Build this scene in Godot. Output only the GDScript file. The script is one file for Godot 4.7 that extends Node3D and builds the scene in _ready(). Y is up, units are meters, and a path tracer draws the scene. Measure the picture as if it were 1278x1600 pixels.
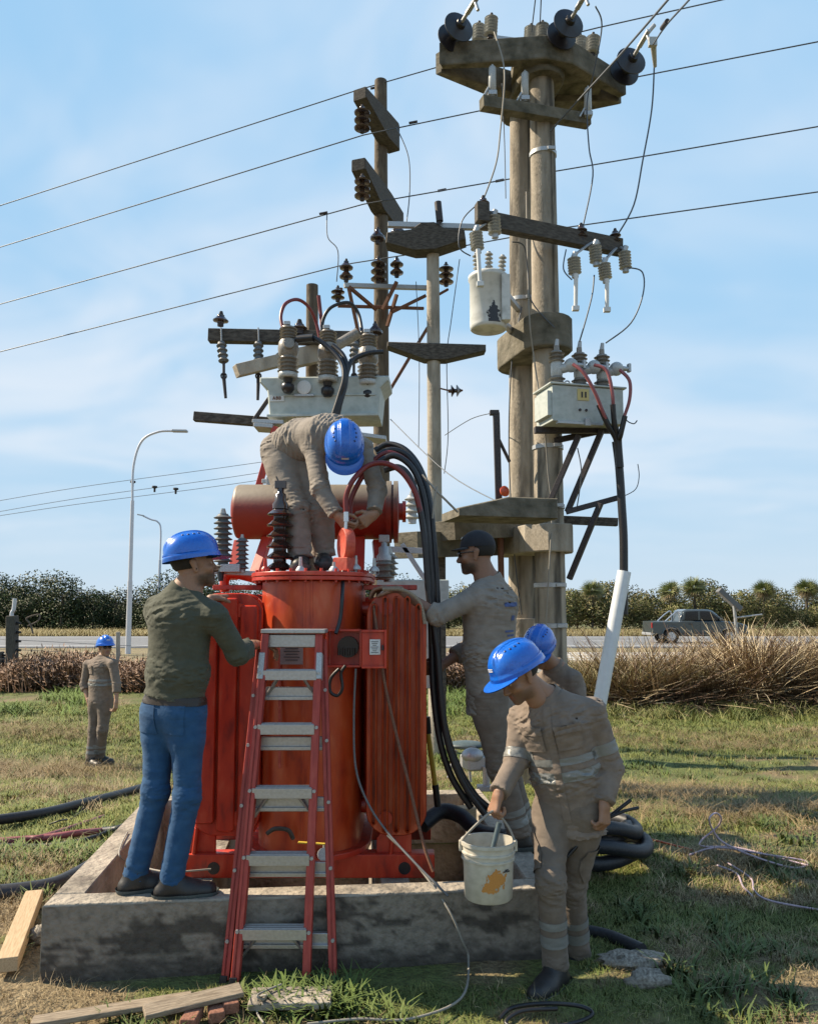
extends Node3D

const F := 1263.0
const XC := 639.0
const YC := 840.5
const TH := 0.0872665
const EYE := Vector3(0, 1.8, 0)

func _ready():
	setup()
	make_materials()
	var t0 := Time.get_ticks_msec()
	build_setting()
	build_plinth()
	build_transformer()
	build_poles()
	print("structures ", Time.get_ticks_msec() - t0)
	build_ladder()
	build_people()
	print("people ", Time.get_ticks_msec() - t0)
	build_details()
	print("all ", Time.get_ticks_msec() - t0)
func sky_image() -> ImageTexture:
	var w := 1536
	var h := 768
	var im := Image.create(w, h, false, Image.FORMAT_RGBF)
	var a := noise(.9, 5, 31)
	var b := noise(.35, 3, 32)
	var e := noise(2.2, 4, 33)
	for y in h:
		var el := (0.5 - (y + .5) / h) * PI
		var s := sin(el)
		var t := clampf(s, 0, 1)
		var lo := pow(1.0 - t, 7.0)
		var c := Color(.335, .60, .885).lerp(Color(.11, .24, .5), smoothstep(.62, 1.0, t)).lerp(Color(.46, .71, .925), pow(1.0 - t, 2.2) * .85).lerp(Color(.64, .755, .85), lo)
		if el < 0:
			c = Color(.2, .19, .14)
		for x in w:
			var o := c
			if el > 0.01:
				var az := (x + .5) / w * TAU
				var r := 1.0 / (s + .12)
				var p := Vector2(sin(az), cos(az)) * r
				var wx := b.get_noise_2d(p.x, p.y) * 1.1
				var v := a.get_noise_3d(p.x * .55 + wx, p.y * 1.5 + wx, el * 2.0) * .8 + e.get_noise_2d(p.x * .6 + wx, p.y * 1.2) * .25 + b.get_noise_2d(p.y + 40.0, p.x) * .5
				var band := .3 + .95 * exp(-pow((el - .235) / .085, 2.0)) + .32 * exp(-pow((el - .46) / .13, 2.0))
				var cl := smoothstep(-.1, .85, v * .65 + band * .55 - .1) * .72 * smoothstep(.0, .15, el) * (1.0 - .6 * smoothstep(.6, 1.2, el))
				o = o.lerp(Color(.84, .89, .96), cl)
			im.set_pixel(x, y, o)
	return ImageTexture.create_from_image(im)
func setup():
	var cam := Camera3D.new()
	cam.name = "camera"
	cam.projection = Camera3D.PROJECTION_FRUSTUM
	cam.near = .1
	cam.far = 1500.0
	cam.keep_aspect = Camera3D.KEEP_HEIGHT
	cam.size = .1 * 1600.0 / F
	cam.frustum_offset = Vector2(0, (YC - 800.0) / F * .1)
	add_child(cam)
	cam.position = EYE
	cam.rotation.x = TH
	cam.current = true
	var sm := PanoramaSkyMaterial.new()
	sm.panorama = sky_image()
	sm.energy_multiplier = .565
	var sky := Sky.new()
	sky.sky_material = sm
	var env := Environment.new()
	env.background_mode = Environment.BG_SKY
	env.sky = sky
	env.tonemap_mode = Environment.TONE_MAPPER_LINEAR
	env.tonemap_exposure = 1.8
	env.sdfgi_enabled = true
	env.ssao_enabled = true
	env.ssil_enabled = true
	var we := WorldEnvironment.new()
	we.name = "environment"
	we.environment = env
	add_child(we)
	var sun := DirectionalLight3D.new()
	sun.name = "sun"
	sun.light_color = Color(1, .93, .82)
	sun.light_energy = 1.6
	sun.light_angular_distance = .5
	sun.shadow_enabled = true
	add_child(sun)
	sun.look_at_from_position(Vector3(-.74, .66, -.19) * 50.0, Vector3.ZERO)


class MB:
	var v := PackedVector3Array()
	var n := PackedVector3Array()
	var c := PackedColorArray()
	var ix := PackedInt32Array()
	var col := Color(1, 1, 1)
	func vert(p: Vector3, nn: Vector3) -> int:
		v.append(p); n.append(nn); c.append(col)
		return v.size() - 1
	func tri(a: int, b: int, d: int):
		if (v[b] - v[a]).cross(v[d] - v[a]).dot(n[a] + n[b] + n[d]) > 0.0:
			ix.append(a); ix.append(d); ix.append(b)
		else:
			ix.append(a); ix.append(b); ix.append(d)
	func quad(a: int, b: int, d: int, e: int):
		tri(a, b, d); tri(a, d, e)
	func face(a: Vector3, b: Vector3, d: Vector3, e: Vector3, nn: Vector3):
		quad(vert(a, nn), vert(b, nn), vert(d, nn), vert(e, nn))
	func mesh(shift := Vector3.ZERO) -> ArrayMesh:
		var m := ArrayMesh.new()
		if ix.is_empty(): return m
		var a := []
		a.resize(Mesh.ARRAY_MAX)
		var vv := v
		if shift != Vector3.ZERO:
			vv = PackedVector3Array(v)
			for i in vv.size(): vv[i] -= shift
		a[Mesh.ARRAY_VERTEX] = vv
		a[Mesh.ARRAY_NORMAL] = n
		a[Mesh.ARRAY_COLOR] = c
		a[Mesh.ARRAY_INDEX] = ix
		m.add_surface_from_arrays(Mesh.PRIMITIVE_TRIANGLES, a)
		return m

# a pixel of the photograph and a distance along the ground, as a point of the place
func P(px: float, py: float, d: float) -> Vector3:
	var u := (px - XC) / F
	var w := (YC - py) / F
	var t := d / (cos(TH) - w * sin(TH))
	return Vector3(u * t, EYE.y + t * (w * cos(TH) + sin(TH)), -d)
func G(px: float, py: float, y := 0.05) -> Vector3:
	var w := (YC - py) / F
	var t := (y - EYE.y) / (w * cos(TH) + sin(TH))
	return Vector3((px - XC) / F * t, y, -t * (cos(TH) - w * sin(TH)))
func GH(px: float, py: float, y := 0.05) -> Vector3:
	var p := G(px, py, 0.0)
	for i in 5: p = G(px, py, gh(p.x, p.z) + maxf(y - .025, .012))
	return p
func pts(d: float, a: Array) -> Array:
	var o := []
	for i in range(0, a.size(), 2): o.append(P(a[i], a[i + 1], d))
	return o
func ptd(a: Array) -> Array:
	var o := []
	for i in range(0, a.size(), 3): o.append(P(a[i], a[i + 1], a[i + 2]))
	return o

# ---------------------------------------------------------------- shapes
func frame_of(z: Vector3, up := Vector3.UP) -> Basis:
	z = z.normalized()
	if absf(z.dot(up)) > 0.99: up = Vector3.RIGHT if absf(z.x) < 0.9 else Vector3.BACK
	var x := up.cross(z).normalized()
	return Basis(x, z.cross(x), z)
func bx(m: MB, at: Vector3, size: Vector3, b := Basis.IDENTITY, bev := 0.004):
	var s := size * 0.5
	bev = minf(bev, minf(s.x, minf(s.y, s.z)) * 0.6)
	var id := {}
	for ax in 3:
		for sg in [-1, 1]:
			for i in [-1, 1]:
				for j in [-1, 1]:
					var k := Vector3.ZERO
					k[ax] = sg; k[(ax + 1) % 3] = i; k[(ax + 2) % 3] = j
					var p := Vector3.ZERO
					p[ax] = sg * s[ax]
					p[(ax + 1) % 3] = i * (s[(ax + 1) % 3] - bev)
					p[(ax + 2) % 3] = j * (s[(ax + 2) % 3] - bev)
					var nn := Vector3.ZERO
					nn[ax] = sg
					id[[ax, k]] = m.vert(at + b * p, b * nn)
	for ax in 3:
		for sg in [-1, 1]:
			var q := []
			for ij in [[-1, -1], [1, -1], [1, 1], [-1, 1]]:
				var k := Vector3.ZERO
				k[ax] = sg; k[(ax + 1) % 3] = ij[0]; k[(ax + 2) % 3] = ij[1]
				q.append(id[[ax, k]])
			m.quad(q[0], q[1], q[2], q[3])
	for ax in 3:
		var a1 := (ax + 1) % 3
		var a2 := (ax + 2) % 3
		for i in [-1, 1]:
			for j in [-1, 1]:
				var k0 := Vector3.ZERO
				k0[a1] = i; k0[a2] = j
				var k1 := k0
				k0[ax] = -1; k1[ax] = 1
				m.quad(id[[a1, k0]], id[[a1, k1]], id[[a2, k1]], id[[a2, k0]])
	for i in [-1, 1]:
		for j in [-1, 1]:
			for l in [-1, 1]:
				var k := Vector3(i, j, l)
				m.tri(id[[0, k]], id[[1, k]], id[[2, k]])
func beam(m: MB, a: Vector3, b: Vector3, w: float, h: float, up := Vector3.UP, bev := 0.004):
	bx(m, (a + b) * 0.5, Vector3(w, h, a.distance_to(b)), frame_of(b - a, up), bev)
func spline(p: Array, per := 6) -> Array:
	var o := []
	for i in p.size() - 1:
		var a: Vector3 = p[maxi(i - 1, 0)]
		var b: Vector3 = p[i]
		var c: Vector3 = p[i + 1]
		var d: Vector3 = p[mini(i + 2, p.size() - 1)]
		for k in per:
			var t := float(k) / per
			o.append(b.cubic_interpolate(c, a, d, t))
	o.append(p[-1])
	return o
func tube(m: MB, p: Array, r, sides := 8, caps := true):
	var cnt := p.size()
	var nrm := Vector3.ZERO
	var last := -1
	var x := Vector3.ZERO
	for i in cnt:
		var t: Vector3 = ((p[mini(i + 1, cnt - 1)] as Vector3) - (p[maxi(i - 1, 0)] as Vector3)).normalized()
		if i == 0: x = frame_of(t).x
		else: x = (x - t * x.dot(t)).normalized()
		var y := t.cross(x)
		var rr: float = r[i] if r is Array else r
		var first := m.v.size()
		for k in sides:
			var a := TAU * k / sides
			nrm = x * cos(a) + y * sin(a)
			m.vert((p[i] as Vector3) + nrm * rr, nrm)
		if last >= 0:
			for k in sides: m.quad(last + k, last + (k + 1) % sides, first + (k + 1) % sides, first + k)
		if caps and (i == 0 or i == cnt - 1):
			var nn := -t if i == 0 else t
			var c0 := m.vert(p[i], nn)
			var f2 := m.v.size()
			for k in sides: m.vert(m.v[first + k], nn)
			for k in sides: m.tri(c0, f2 + k, f2 + (k + 1) % sides)
		last = first
func rod(m: MB, a: Vector3, b: Vector3, r: float, r2 := -1.0, sides := 10):
	tube(m, [a, b], [r, r if r2 < 0 else r2], sides)
func lathe(m: MB, base: Vector3, axis: Vector3, prof: Array, sides := 16):
	var b := frame_of(axis)
	var q := prof.size()
	var en := []
	for i in q - 1:
		var e: Vector2 = (prof[i + 1] as Vector2) - (prof[i] as Vector2)
		en.append(Vector2(e.y, -e.x).normalized())
	for i in q - 1:
		var n0: Vector2 = en[i]
		var n1: Vector2 = en[i]
		if i > 0 and n0.dot(en[i - 1]) > 0.55: n0 = (n0 + (en[i - 1] as Vector2)).normalized()
		if i < q - 2 and n1.dot(en[i + 1]) > 0.55: n1 = (n1 + (en[i + 1] as Vector2)).normalized()
		var f := m.v.size()
		for k in sides + 1:
			var a := TAU * k / sides
			var d := b.x * cos(a) + b.y * sin(a)
			m.vert(base + d * prof[i].x + b.z * prof[i].y, d * n0.x + b.z * n0.y)
			m.vert(base + d * prof[i + 1].x + b.z * prof[i + 1].y, d * n1.x + b.z * n1.y)
		for k in sides: m.quad(f + 2 * k, f + 2 * k + 1, f + 2 * k + 3, f + 2 * k + 2)
func prism(m: MB, poly: Array, o: Vector3, ux: Vector3, uy: Vector3, depth: float, bev := 0.0, smooth := 0.8):
	var nz := ux.cross(uy).normalized()
	var q := poly.size()
	var area := 0.0
	for i in q: area += (poly[i] as Vector2).cross(poly[(i + 1) % q])
	if area < 0:
		poly = poly.duplicate(); poly.reverse()
	var en := []
	for i in q:
		var e: Vector2 = ((poly[(i + 1) % q] as Vector2) - (poly[i] as Vector2)).normalized()
		en.append(Vector2(e.y, -e.x))
	var inn := PackedVector2Array()
	for i in q:
		var a: Vector2 = en[(i + q - 1) % q]
		var b: Vector2 = en[i]
		var h := (a + b)
		h = h / maxf(h.dot(a), 0.3)
		inn.append((poly[i] as Vector2) - h * bev)
	var W := func(p: Vector2, z: float) -> Vector3: return o + ux * p.x + uy * p.y + nz * z
	var D := func(p: Vector2) -> Vector3: return ux * p.x + uy * p.y
	var tr := Geometry2D.triangulate_polygon(inn)
	for s in 2:
		var f := m.v.size()
		for i in q: m.vert(W.call(inn[i], depth * s), nz * (s * 2 - 1))
		for i in range(0, tr.size(), 3): m.tri(f + tr[i], f + tr[i + 1], f + tr[i + 2])
	var rows := [[0.0, inn, -1], [bev, poly, 0], [depth - bev, poly, 0], [depth, inn, 1]] if bev > 0 else [[0.0, poly, 0], [depth, poly, 0]]
	for r in rows.size() - 1:
		for i in q:
			var j := (i + 1) % q
			var a: Vector2 = en[i]
			var b: Vector2 = en[i]
			if a.dot(en[(i + q - 1) % q]) > smooth: a = (a + (en[(i + q - 1) % q] as Vector2)).normalized()
			if b.dot(en[j]) > smooth: b = (b + (en[j] as Vector2)).normalized()
			var na: Vector3 = (D.call(a) + nz * rows[r][2])
			var nb: Vector3 = (D.call(b) + nz * rows[r][2])
			var na2: Vector3 = (D.call(a) + nz * rows[r + 1][2])
			var nb2: Vector3 = (D.call(b) + nz * rows[r + 1][2])
			m.quad(m.vert(W.call(rows[r][1][i], rows[r][0]), na.normalized()), m.vert(W.call(rows[r][1][j], rows[r][0]), nb.normalized()), m.vert(W.call(rows[r + 1][1][j], rows[r + 1][0]), nb2.normalized()), m.vert(W.call(rows[r + 1][1][i], rows[r + 1][0]), na2.normalized()))
func ball(m: MB, at: Vector3, r: Vector3, b := Basis.IDENTITY, nu := 14, nv := 9):
	var f := m.v.size()
	for j in nv + 1:
		var t := PI * j / nv
		for i in nu + 1:
			var a := TAU * i / nu
			var d := Vector3(sin(t) * cos(a), cos(t), sin(t) * sin(a))
			m.vert(at + b * (d * r), (b * (d / r)).normalized())
	for j in nv:
		for i in nu: m.quad(f + j * (nu + 1) + i, f + j * (nu + 1) + i + 1, f + (j + 1) * (nu + 1) + i + 1, f + (j + 1) * (nu + 1) + i)
func rrect(w: float, h: float, r: float, seg := 5) -> Array:
	var o := []
	for c in [[1, 1, 0], [-1, 1, 90], [-1, -1, 180], [1, -1, 270]]:
		for k in seg + 1:
			var a := deg_to_rad(c[2] + 90.0 * k / seg)
			o.append(Vector2(c[0] * (w / 2 - r) + r * cos(a), c[1] * (h / 2 - r) + r * sin(a)))
	return o
func sheds(rc: float, rs: float, h: float, cnt: int, y0 := 0.0) -> Array:
	var o := [Vector2(0.001, y0), Vector2(rc, y0)]
	var p := h / cnt
	for i in cnt:
		var y := y0 + p * i
		o.append_array([Vector2(rc, y + p * 0.12), Vector2(rs * 0.94, y + p * 0.2), Vector2(rs, y + p * 0.34), Vector2(rs * 0.8, y + p * 0.52), Vector2(rc, y + p * 0.85)])
	o.append_array([Vector2(rc, y0 + h), Vector2(0.001, y0 + h)])
	return o

# ---------------------------------------------------------------- objects
var used := {}
func numbered(called: String, under: Node = null) -> String:
	var key := [under, called]
	used[key] = used.get(key, -1) + 1
	return called if used[key] == 0 else "%s_%03d" % [called, used[key]]
func thing(called: String, label: String, category: String, at: Vector3, group := "") -> Node3D:
	var o := Node3D.new()
	o.name = numbered(called)
	add_child(o)
	o.position = at
	return tag(o, label, category, group)
func tag(o: Node3D, label: String, category: String, group := "") -> Node3D:
	o.set_meta("label", label)
	o.set_meta("category", category)
	if group: o.set_meta("group", group)
	return o
func obj(called: String, m, material: Material, parent: Node = null, label := "") -> MeshInstance3D:
	var o := MeshInstance3D.new()
	var p: Node = self if parent == null else parent
	o.name = numbered(called, p)
	var off := Vector3.ZERO
	var k := p
	while k is Node3D and k != self:
		off += (k as Node3D).position
		k = k.get_parent()
	o.mesh = m.mesh(off) if m is MB else m
	if o.mesh is TextMesh: o.material_override = material
	elif o.mesh.get_surface_count() > 0: o.set_surface_override_material(0, material)
	if m is MB and m.ix.is_empty(): push_warning("empty " + called)
	p.add_child(o)
	if label: o.set_meta("label", label)
	return o
func solo(called: String, label: String, category: String, m: MB, material: Material, group := "") -> MeshInstance3D:
	# one mesh as a thing of its own, its origin at the foot of its box
	var lo := m.v[0]
	var hi := m.v[0]
	for p in m.v:
		lo = lo.min(p); hi = hi.max(p)
	var at := Vector3((lo.x + hi.x) / 2, lo.y, (lo.z + hi.z) / 2)
	var o := MeshInstance3D.new()
	o.name = numbered(called)
	o.mesh = m.mesh(at)
	o.set_surface_override_material(0, material)
	add_child(o)
	o.position = at
	tag(o, label, category, group)
	return o
func struct_(called: String, m, material: Material, kind := "structure") -> MeshInstance3D:
	var o := obj(called, m, material)
	o.set_meta("kind", kind)
	return o
func dup(o: Node3D, at: Vector3, turn: float, size: float, label: String) -> Node3D:
	var c := o.duplicate() as Node3D
	var nm := String(o.name)
	if nm.substr(nm.length() - 4, 1) == "_" and nm.right(3).is_valid_int(): nm = nm.left(nm.length() - 4)
	c.name = numbered(nm)
	add_child(c)
	c.position = at
	c.rotation.y = turn
	c.scale = Vector3.ONE * size
	c.set_meta("label", label)
	return c

# ---------------------------------------------------------------- materials
func L(r: float, g: float, b: float) -> Color: return Color(r, g, b).linear_to_srgb()
func noise(freq: float, oct := 4, sd := 1, type := FastNoiseLite.TYPE_SIMPLEX_SMOOTH) -> FastNoiseLite:
	var f := FastNoiseLite.new()
	f.noise_type = type
	f.frequency = freq
	f.fractal_octaves = oct
	f.seed = sd
	return f
func ntex(freq: float, cols: Array, oct := 4, sd := 1, size := 512, type := FastNoiseLite.TYPE_SIMPLEX_SMOOTH) -> NoiseTexture2D:
	var t := NoiseTexture2D.new()
	t.width = size; t.height = size; t.seamless = true
	t.noise = noise(freq, oct, sd, type)
	var g := Gradient.new()
	var off := PackedFloat32Array()
	var cc := PackedColorArray()
	for i in cols.size():
		off.append(lerpf(0.12, 0.88, float(i) / (cols.size() - 1)))
		cc.append(cols[i])
	g.offsets = off; g.colors = cc
	t.color_ramp = g
	return t
var nmaps := {}
func nmap(freq: float, strength: float, oct := 4, type := FastNoiseLite.TYPE_SIMPLEX_SMOOTH) -> NoiseTexture2D:
	var key := [freq, strength, oct, type]
	if not nmaps.has(key):
		var t := NoiseTexture2D.new()
		t.width = 512; t.height = 512; t.seamless = true
		t.noise = noise(freq, oct, 7, type)
		t.as_normal_map = true
		t.bump_strength = strength
		nmaps[key] = t
	return nmaps[key]
func mat(cols: Array, rough := 0.8, o := {}) -> StandardMaterial3D:
	var m := StandardMaterial3D.new()
	m.roughness = rough
	m.vertex_color_use_as_albedo = true
	m.metallic = o.get("metal", 0.0)
	if cols.size() == 1: m.albedo_color = cols[0]
	else: m.albedo_texture = ntex(o.get("freq", 0.012), cols, o.get("oct", 5), o.get("seed", 3))
	if o.has("bump"):
		m.normal_enabled = true
		m.normal_texture = nmap(o.get("bfreq", 0.03), 8.0, o.get("boct", 4), o.get("btype", FastNoiseLite.TYPE_SIMPLEX_SMOOTH))
		m.normal_scale = o.bump
	m.uv1_triplanar = true
	m.uv1_world_triplanar = o.get("world", false)
	m.uv1_scale = o.get("scale", Vector3.ONE) if o.get("scale", 1.0) is Vector3 else Vector3.ONE * o.get("scale", 1.0)
	if o.has("coat"):
		m.clearcoat_enabled = true
		m.clearcoat = o.coat
		m.clearcoat_roughness = o.get("coat_rough", 0.1)
	if o.has("back"):
		m.backlight_enabled = true
		m.backlight = o.back
	m.cull_mode = BaseMaterial3D.CULL_DISABLED if o.get("two", false) else BaseMaterial3D.CULL_BACK
	return m
var M := {}
func make_materials():
	M.plinth = mat([L(.15, .13, .105), L(.27, .235, .19), L(.33, .29, .235), L(.4, .35, .285)], .92, {freq = .006, scale = .7, bump = .5, bfreq = .05, world = true})
	M.stained = mat([L(.6, .6, .6), L(.9, .9, .9), L(1, 1, 1)], .93, {freq = .02, scale = 1.5, bump = .5, bfreq = .05, world = true})
	M.pole = mat([L(.2, .175, .14), L(.29, .255, .205), L(.34, .3, .245), L(.39, .35, .29)], .9, {freq = .007, scale = Vector3(2.2, .45, 2.2), bump = .3, bfreq = .06, seed = 5})
	M.pole2 = mat([L(.07, .052, .036), L(.11, .085, .058), L(.145, .115, .08)], .92, {freq = .012, scale = Vector3(3, .3, 3), bump = .5, seed = 8})
	M.arm = mat([L(.06, .056, .04), L(.11, .1, .075), L(.15, .135, .104), L(.2, .18, .142)], .95, {freq = .007, oct = 6, scale = 1.1, bump = .5, seed = 11})
	M.oldwood = mat([L(.04, .035, .03), L(.075, .065, .055), L(.11, .1, .085)], .9, {freq = .02, scale = Vector3(1, 3, 3), bump = .4, seed = 12})
	M.lumber = mat([L(.36, .25, .14), L(.44, .32, .19), L(.5, .37, .23)], .8, {freq = .02, scale = Vector3(9, 9, .7), bump = .25, seed = 14})
	M.greywood = mat([L(.15, .115, .08), L(.25, .2, .145), L(.33, .27, .2)], .9, {freq = .02, scale = Vector3(9, 9, .8), bump = .4, seed = 15})
	M.red = mat([L(.24, .014, .008), L(.43, .024, .008), L(.49, .032, .01), L(.53, .07, .032)], .38, {freq = .012, scale = Vector3(1.6, .5, 1.6), bump = .05, bfreq = .02, coat = .25, coat_rough = .25, seed = 21})
	M.orange = mat([L(.26, .022, .008), L(.44, .046, .009), L(.5, .066, .012), L(.54, .11, .04)], .4, {freq = .012, scale = Vector3(1.6, .5, 1.6), bump = .06, bfreq = .02, coat = .2, coat_rough = .3, seed = 22})
	M.pinkred = mat([L(.38, .05, .03), L(.5, .075, .045), L(.55, .13, .08)], .6, {freq = .02, scale = 2.0, bump = .15, seed = 23})
	M.ladder = mat([L(.26, .026, .018), L(.36, .04, .026), L(.42, .07, .045)], .5, {freq = .02, scale = Vector3(4, .8, 4), bump = .1, seed = 24})
	M.alu = mat([L(.4, .4, .4), L(.44, .44, .44), L(.48, .48, .48)], .42, {freq = .03, scale = 3.0, metal = .75, bump = .1, seed = 25})
	M.galv = mat([L(.3, .31, .32), L(.42, .43, .44), L(.5, .51, .52)], .5, {freq = .04, scale = 5.0, metal = .6, bump = .08, seed = 26})
	M.rust = mat([L(.08, .035, .02), L(.16, .07, .04), L(.22, .11, .07)], .85, {freq = .03, scale = 5.0, bump = .3, seed = 27})
	M.darksteel = mat([L(.028, .024, .026), L(.05, .043, .046), L(.07, .058, .058)], .6, {freq = .02, scale = 4.0, metal = .3, bump = .15, seed = 28})
	M.brownporc = mat([L(.03, .018, .015), L(.045, .025, .02)], .16, {freq = .02, scale = 4.0, coat = .6})
	M.blackins = mat([L(.012, .011, .014), L(.022, .02, .024)], .35, {freq = .02, scale = 4.0})
	M.greyporc = mat([L(.3, .31, .3), L(.4, .41, .4), L(.46, .47, .46)], .3, {freq = .02, scale = 5.0, coat = .4})
	M.dullporc = mat([L(.14, .125, .11), L(.21, .19, .165), L(.27, .25, .22)], .4, {freq = .02, scale = 5.0, coat = .25})
	M.polymer = mat([L(.1, .105, .11), L(.14, .145, .15)], .55, {freq = .02, scale = 5.0})
	M.rubber = mat([L(.009, .009, .011), L(.014, .014, .017), L(.022, .021, .024)], .42, {freq = .03, scale = 4.0, bump = .06})
	M.hose = mat([L(.012, .013, .016), L(.02, .021, .026), L(.035, .036, .04)], .5, {freq = .03, scale = 4.0, bump = .1})
	M.redcable = mat([L(.13, .014, .014), L(.19, .02, .019)], .42, {freq = .03, scale = 5.0})
	M.pinkcable = mat([L(.2, .055, .06), L(.33, .1, .105)], .45, {freq = .04, scale = 6.0})
	M.wire = mat([L(.09, .1, .115)], .5, {metal = .4})
	M.farwire = mat([L(.2, .22, .25)], .6)
	M.ropewire = mat([L(.22, .2, .17), L(.32, .3, .26)], .7, {freq = .05, scale = 8.0})
	M.whitewire = mat([L(.36, .27, .33), L(.5, .4, .45)], .45, {freq = .03, scale = 5.0})
	M.reclose = mat([L(.34, .375, .35), L(.41, .445, .42), L(.45, .485, .46)], .5, {freq = .01, scale = 2.0, bump = .03, seed = 31})
	M.canwhite = mat([L(.4, .41, .39), L(.56, .57, .55), L(.6, .61, .59)], .45, {freq = .008, scale = 1.5, seed = 32})
	M.pvc = mat([L(.62, .65, .68), L(.7, .73, .76)], .35, {freq = .01, scale = 2.0})
	M.bucket = mat([L(.42, .39, .32), L(.5, .47, .4), L(.56, .53, .46)], .4, {freq = .01, scale = 4.0, seed = 33})
	M.stain = mat([L(.42, .17, .035), L(.55, .26, .06)], .6, {freq = .04, scale = 9.0})
	M.labelwhite = mat([L(.55, .56, .56), L(.68, .69, .69)], .6, {freq = .02, scale = 8.0})
	M.labelyellow = mat([L(.5, .42, .16), L(.58, .5, .22)], .6, {freq = .02, scale = 8.0})
	M.print = mat([L(.03, .03, .035)], .6)
	M.bluePrint = mat([L(.06, .09, .22)], .8)
	M.yellow = mat([L(.55, .38, .04), L(.62, .45, .06)], .5, {freq = .02, scale = 4.0})
	M.khaki = cloth([L(.15, .117, .093), L(.188, .149, .12), L(.215, .172, .14)], 41)
	M.khaki2 = cloth([L(.18, .156, .133), L(.218, .19, .163), L(.245, .215, .186)], 42)
	M.trouser = cloth([L(.12, .094, .074), L(.15, .119, .094), L(.175, .14, .112)], 43)
	M.olive = cloth([L(.054, .058, .04), L(.063, .067, .047), L(.073, .077, .055)], 44)
	M.denim = cloth([L(.01, .055, .14), L(.015, .07, .168), L(.026, .088, .195)], 45)
	M.leather = mat([L(.016, .015, .015), L(.03, .028, .027)], .5, {freq = .03, scale = 8.0, bump = .15})
	M.sole = mat([L(.05, .065, .068), L(.08, .1, .102)], .7, {freq = .03, scale = 6.0})
	M.belt = mat([L(.02, .014, .01), L(.035, .024, .018)], .5, {freq = .03, scale = 8.0})
	M.reflect = mat([L(.17, .172, .165), L(.225, .228, .22)], .45, {freq = .05, scale = 8.0, metal = .1})
	M.skin = mat([L(.9, .9, .9), L(1, 1, 1)], .55, {freq = .02, scale = 12.0, bump = .08, bfreq = .08})
	M.skin.subsurf_scatter_enabled = true
	M.skin.subsurf_scatter_strength = .06
	M.hair = mat([L(.005, .0045, .004), L(.014, .0115, .0095)], .75, {freq = .06, scale = 14.0, bump = .5, bfreq = .08})
	M.helmet = mat([L(.003, .09, .44), L(.002, .115, .55), L(.004, .125, .58), L(.02, .15, .57)], .27, {freq = .03, scale = 4.0, coat = .5, coat_rough = .06})
	M.helmetdark = mat([L(.004, .03, .14)], .4)
	M.cap = cloth([L(.012, .013, .018), L(.02, .021, .028)], 46)
	M.eyewhite = mat([L(.4, .37, .34)], .25)
	M.shades = mat([L(.006, .006, .007)], .08, {coat = .5})
	M.asphalt = mat([L(.11, .115, .125), L(.16, .165, .175), L(.19, .195, .205)], .85, {freq = .02, scale = .4, world = true})
	M.gravel = mat([L(.3, .26, .2), L(.42, .38, .32), L(.52, .48, .42)], .95, {freq = .03, scale = .5, world = true, bump = .5})
	M.paint = mat([L(.6, .6, .6), L(.78, .78, .76)], .7, {freq = .03, scale = 1.0, world = true})
	M.soil = mat([L(.03, .024, .018), L(.06, .048, .035), L(.09, .072, .055)], .95, {freq = .03, scale = 1.2, bump = .8, bfreq = .05, world = true})
	M.ground = mat([L(.55, .52, .48), L(.85, .85, .82), L(1, 1, 1)], .95, {freq = .03, scale = .9, bump = 1.0, bfreq = .06, world = true})
	M.lamp = mat([L(.5, .51, .56), L(.58, .59, .63)], .5, {freq = .02, scale = 1.0, metal = .3})
	M.post = mat([L(.05, .045, .038), L(.1, .09, .075)], .9, {freq = .02, scale = Vector3(3, .6, 3), bump = .5})
	M.bark = mat([L(.07, .055, .04), L(.13, .105, .08)], .95, {freq = .02, scale = 2.0, bump = .5})
	M.leaf = mat([L(.8, .8, .8), L(1, 1, 1)], .6, {freq = .05, scale = 1.0, back = Color(.3, .34, .14), two = true})
	M.greytop = mat([L(.85, .85, .85), L(1, 1, 1)], .5, {freq = .01, scale = 2.0, bump = .08, seed = 51})
	M.blade = mat([L(.84, .84, .84)], .7, {back = Color(.15, .17, .06), two = true})
	M.straw = mat([L(1, 1, 1)], .7, {back = Color(.2, .17, .1), two = true})
	M.truck = mat([L(.055, .068, .072), L(.068, .082, .086)], .3, {freq = .01, scale = 1.0, metal = .35, coat = .7, coat_rough = .08})
	M.tyre = mat([L(.012, .012, .013), L(.02, .02, .02)], .85, {freq = .03, scale = 4.0})
	M.darkglass = mat([L(.012, .014, .02)], .06, {coat = .4})
	M.chrome = mat([L(.55, .56, .58)], .25, {metal = .9})
	M.taillight = mat([L(.3, .015, .015)], .3)
	M.brick = mat([L(.16, .07, .045), L(.25, .11, .07), L(.3, .15, .1)], .95, {freq = .03, scale = 5.0, bump = .5})
	M.stone = mat([L(.12, .1, .08), L(.26, .23, .19), L(.42, .39, .33)], .95, {freq = .025, scale = 4.0, bump = .7})
	M.bluegrey = mat([L(.06, .09, .1), L(.09, .125, .14)], .5, {freq = .02, scale = 3.0})
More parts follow.
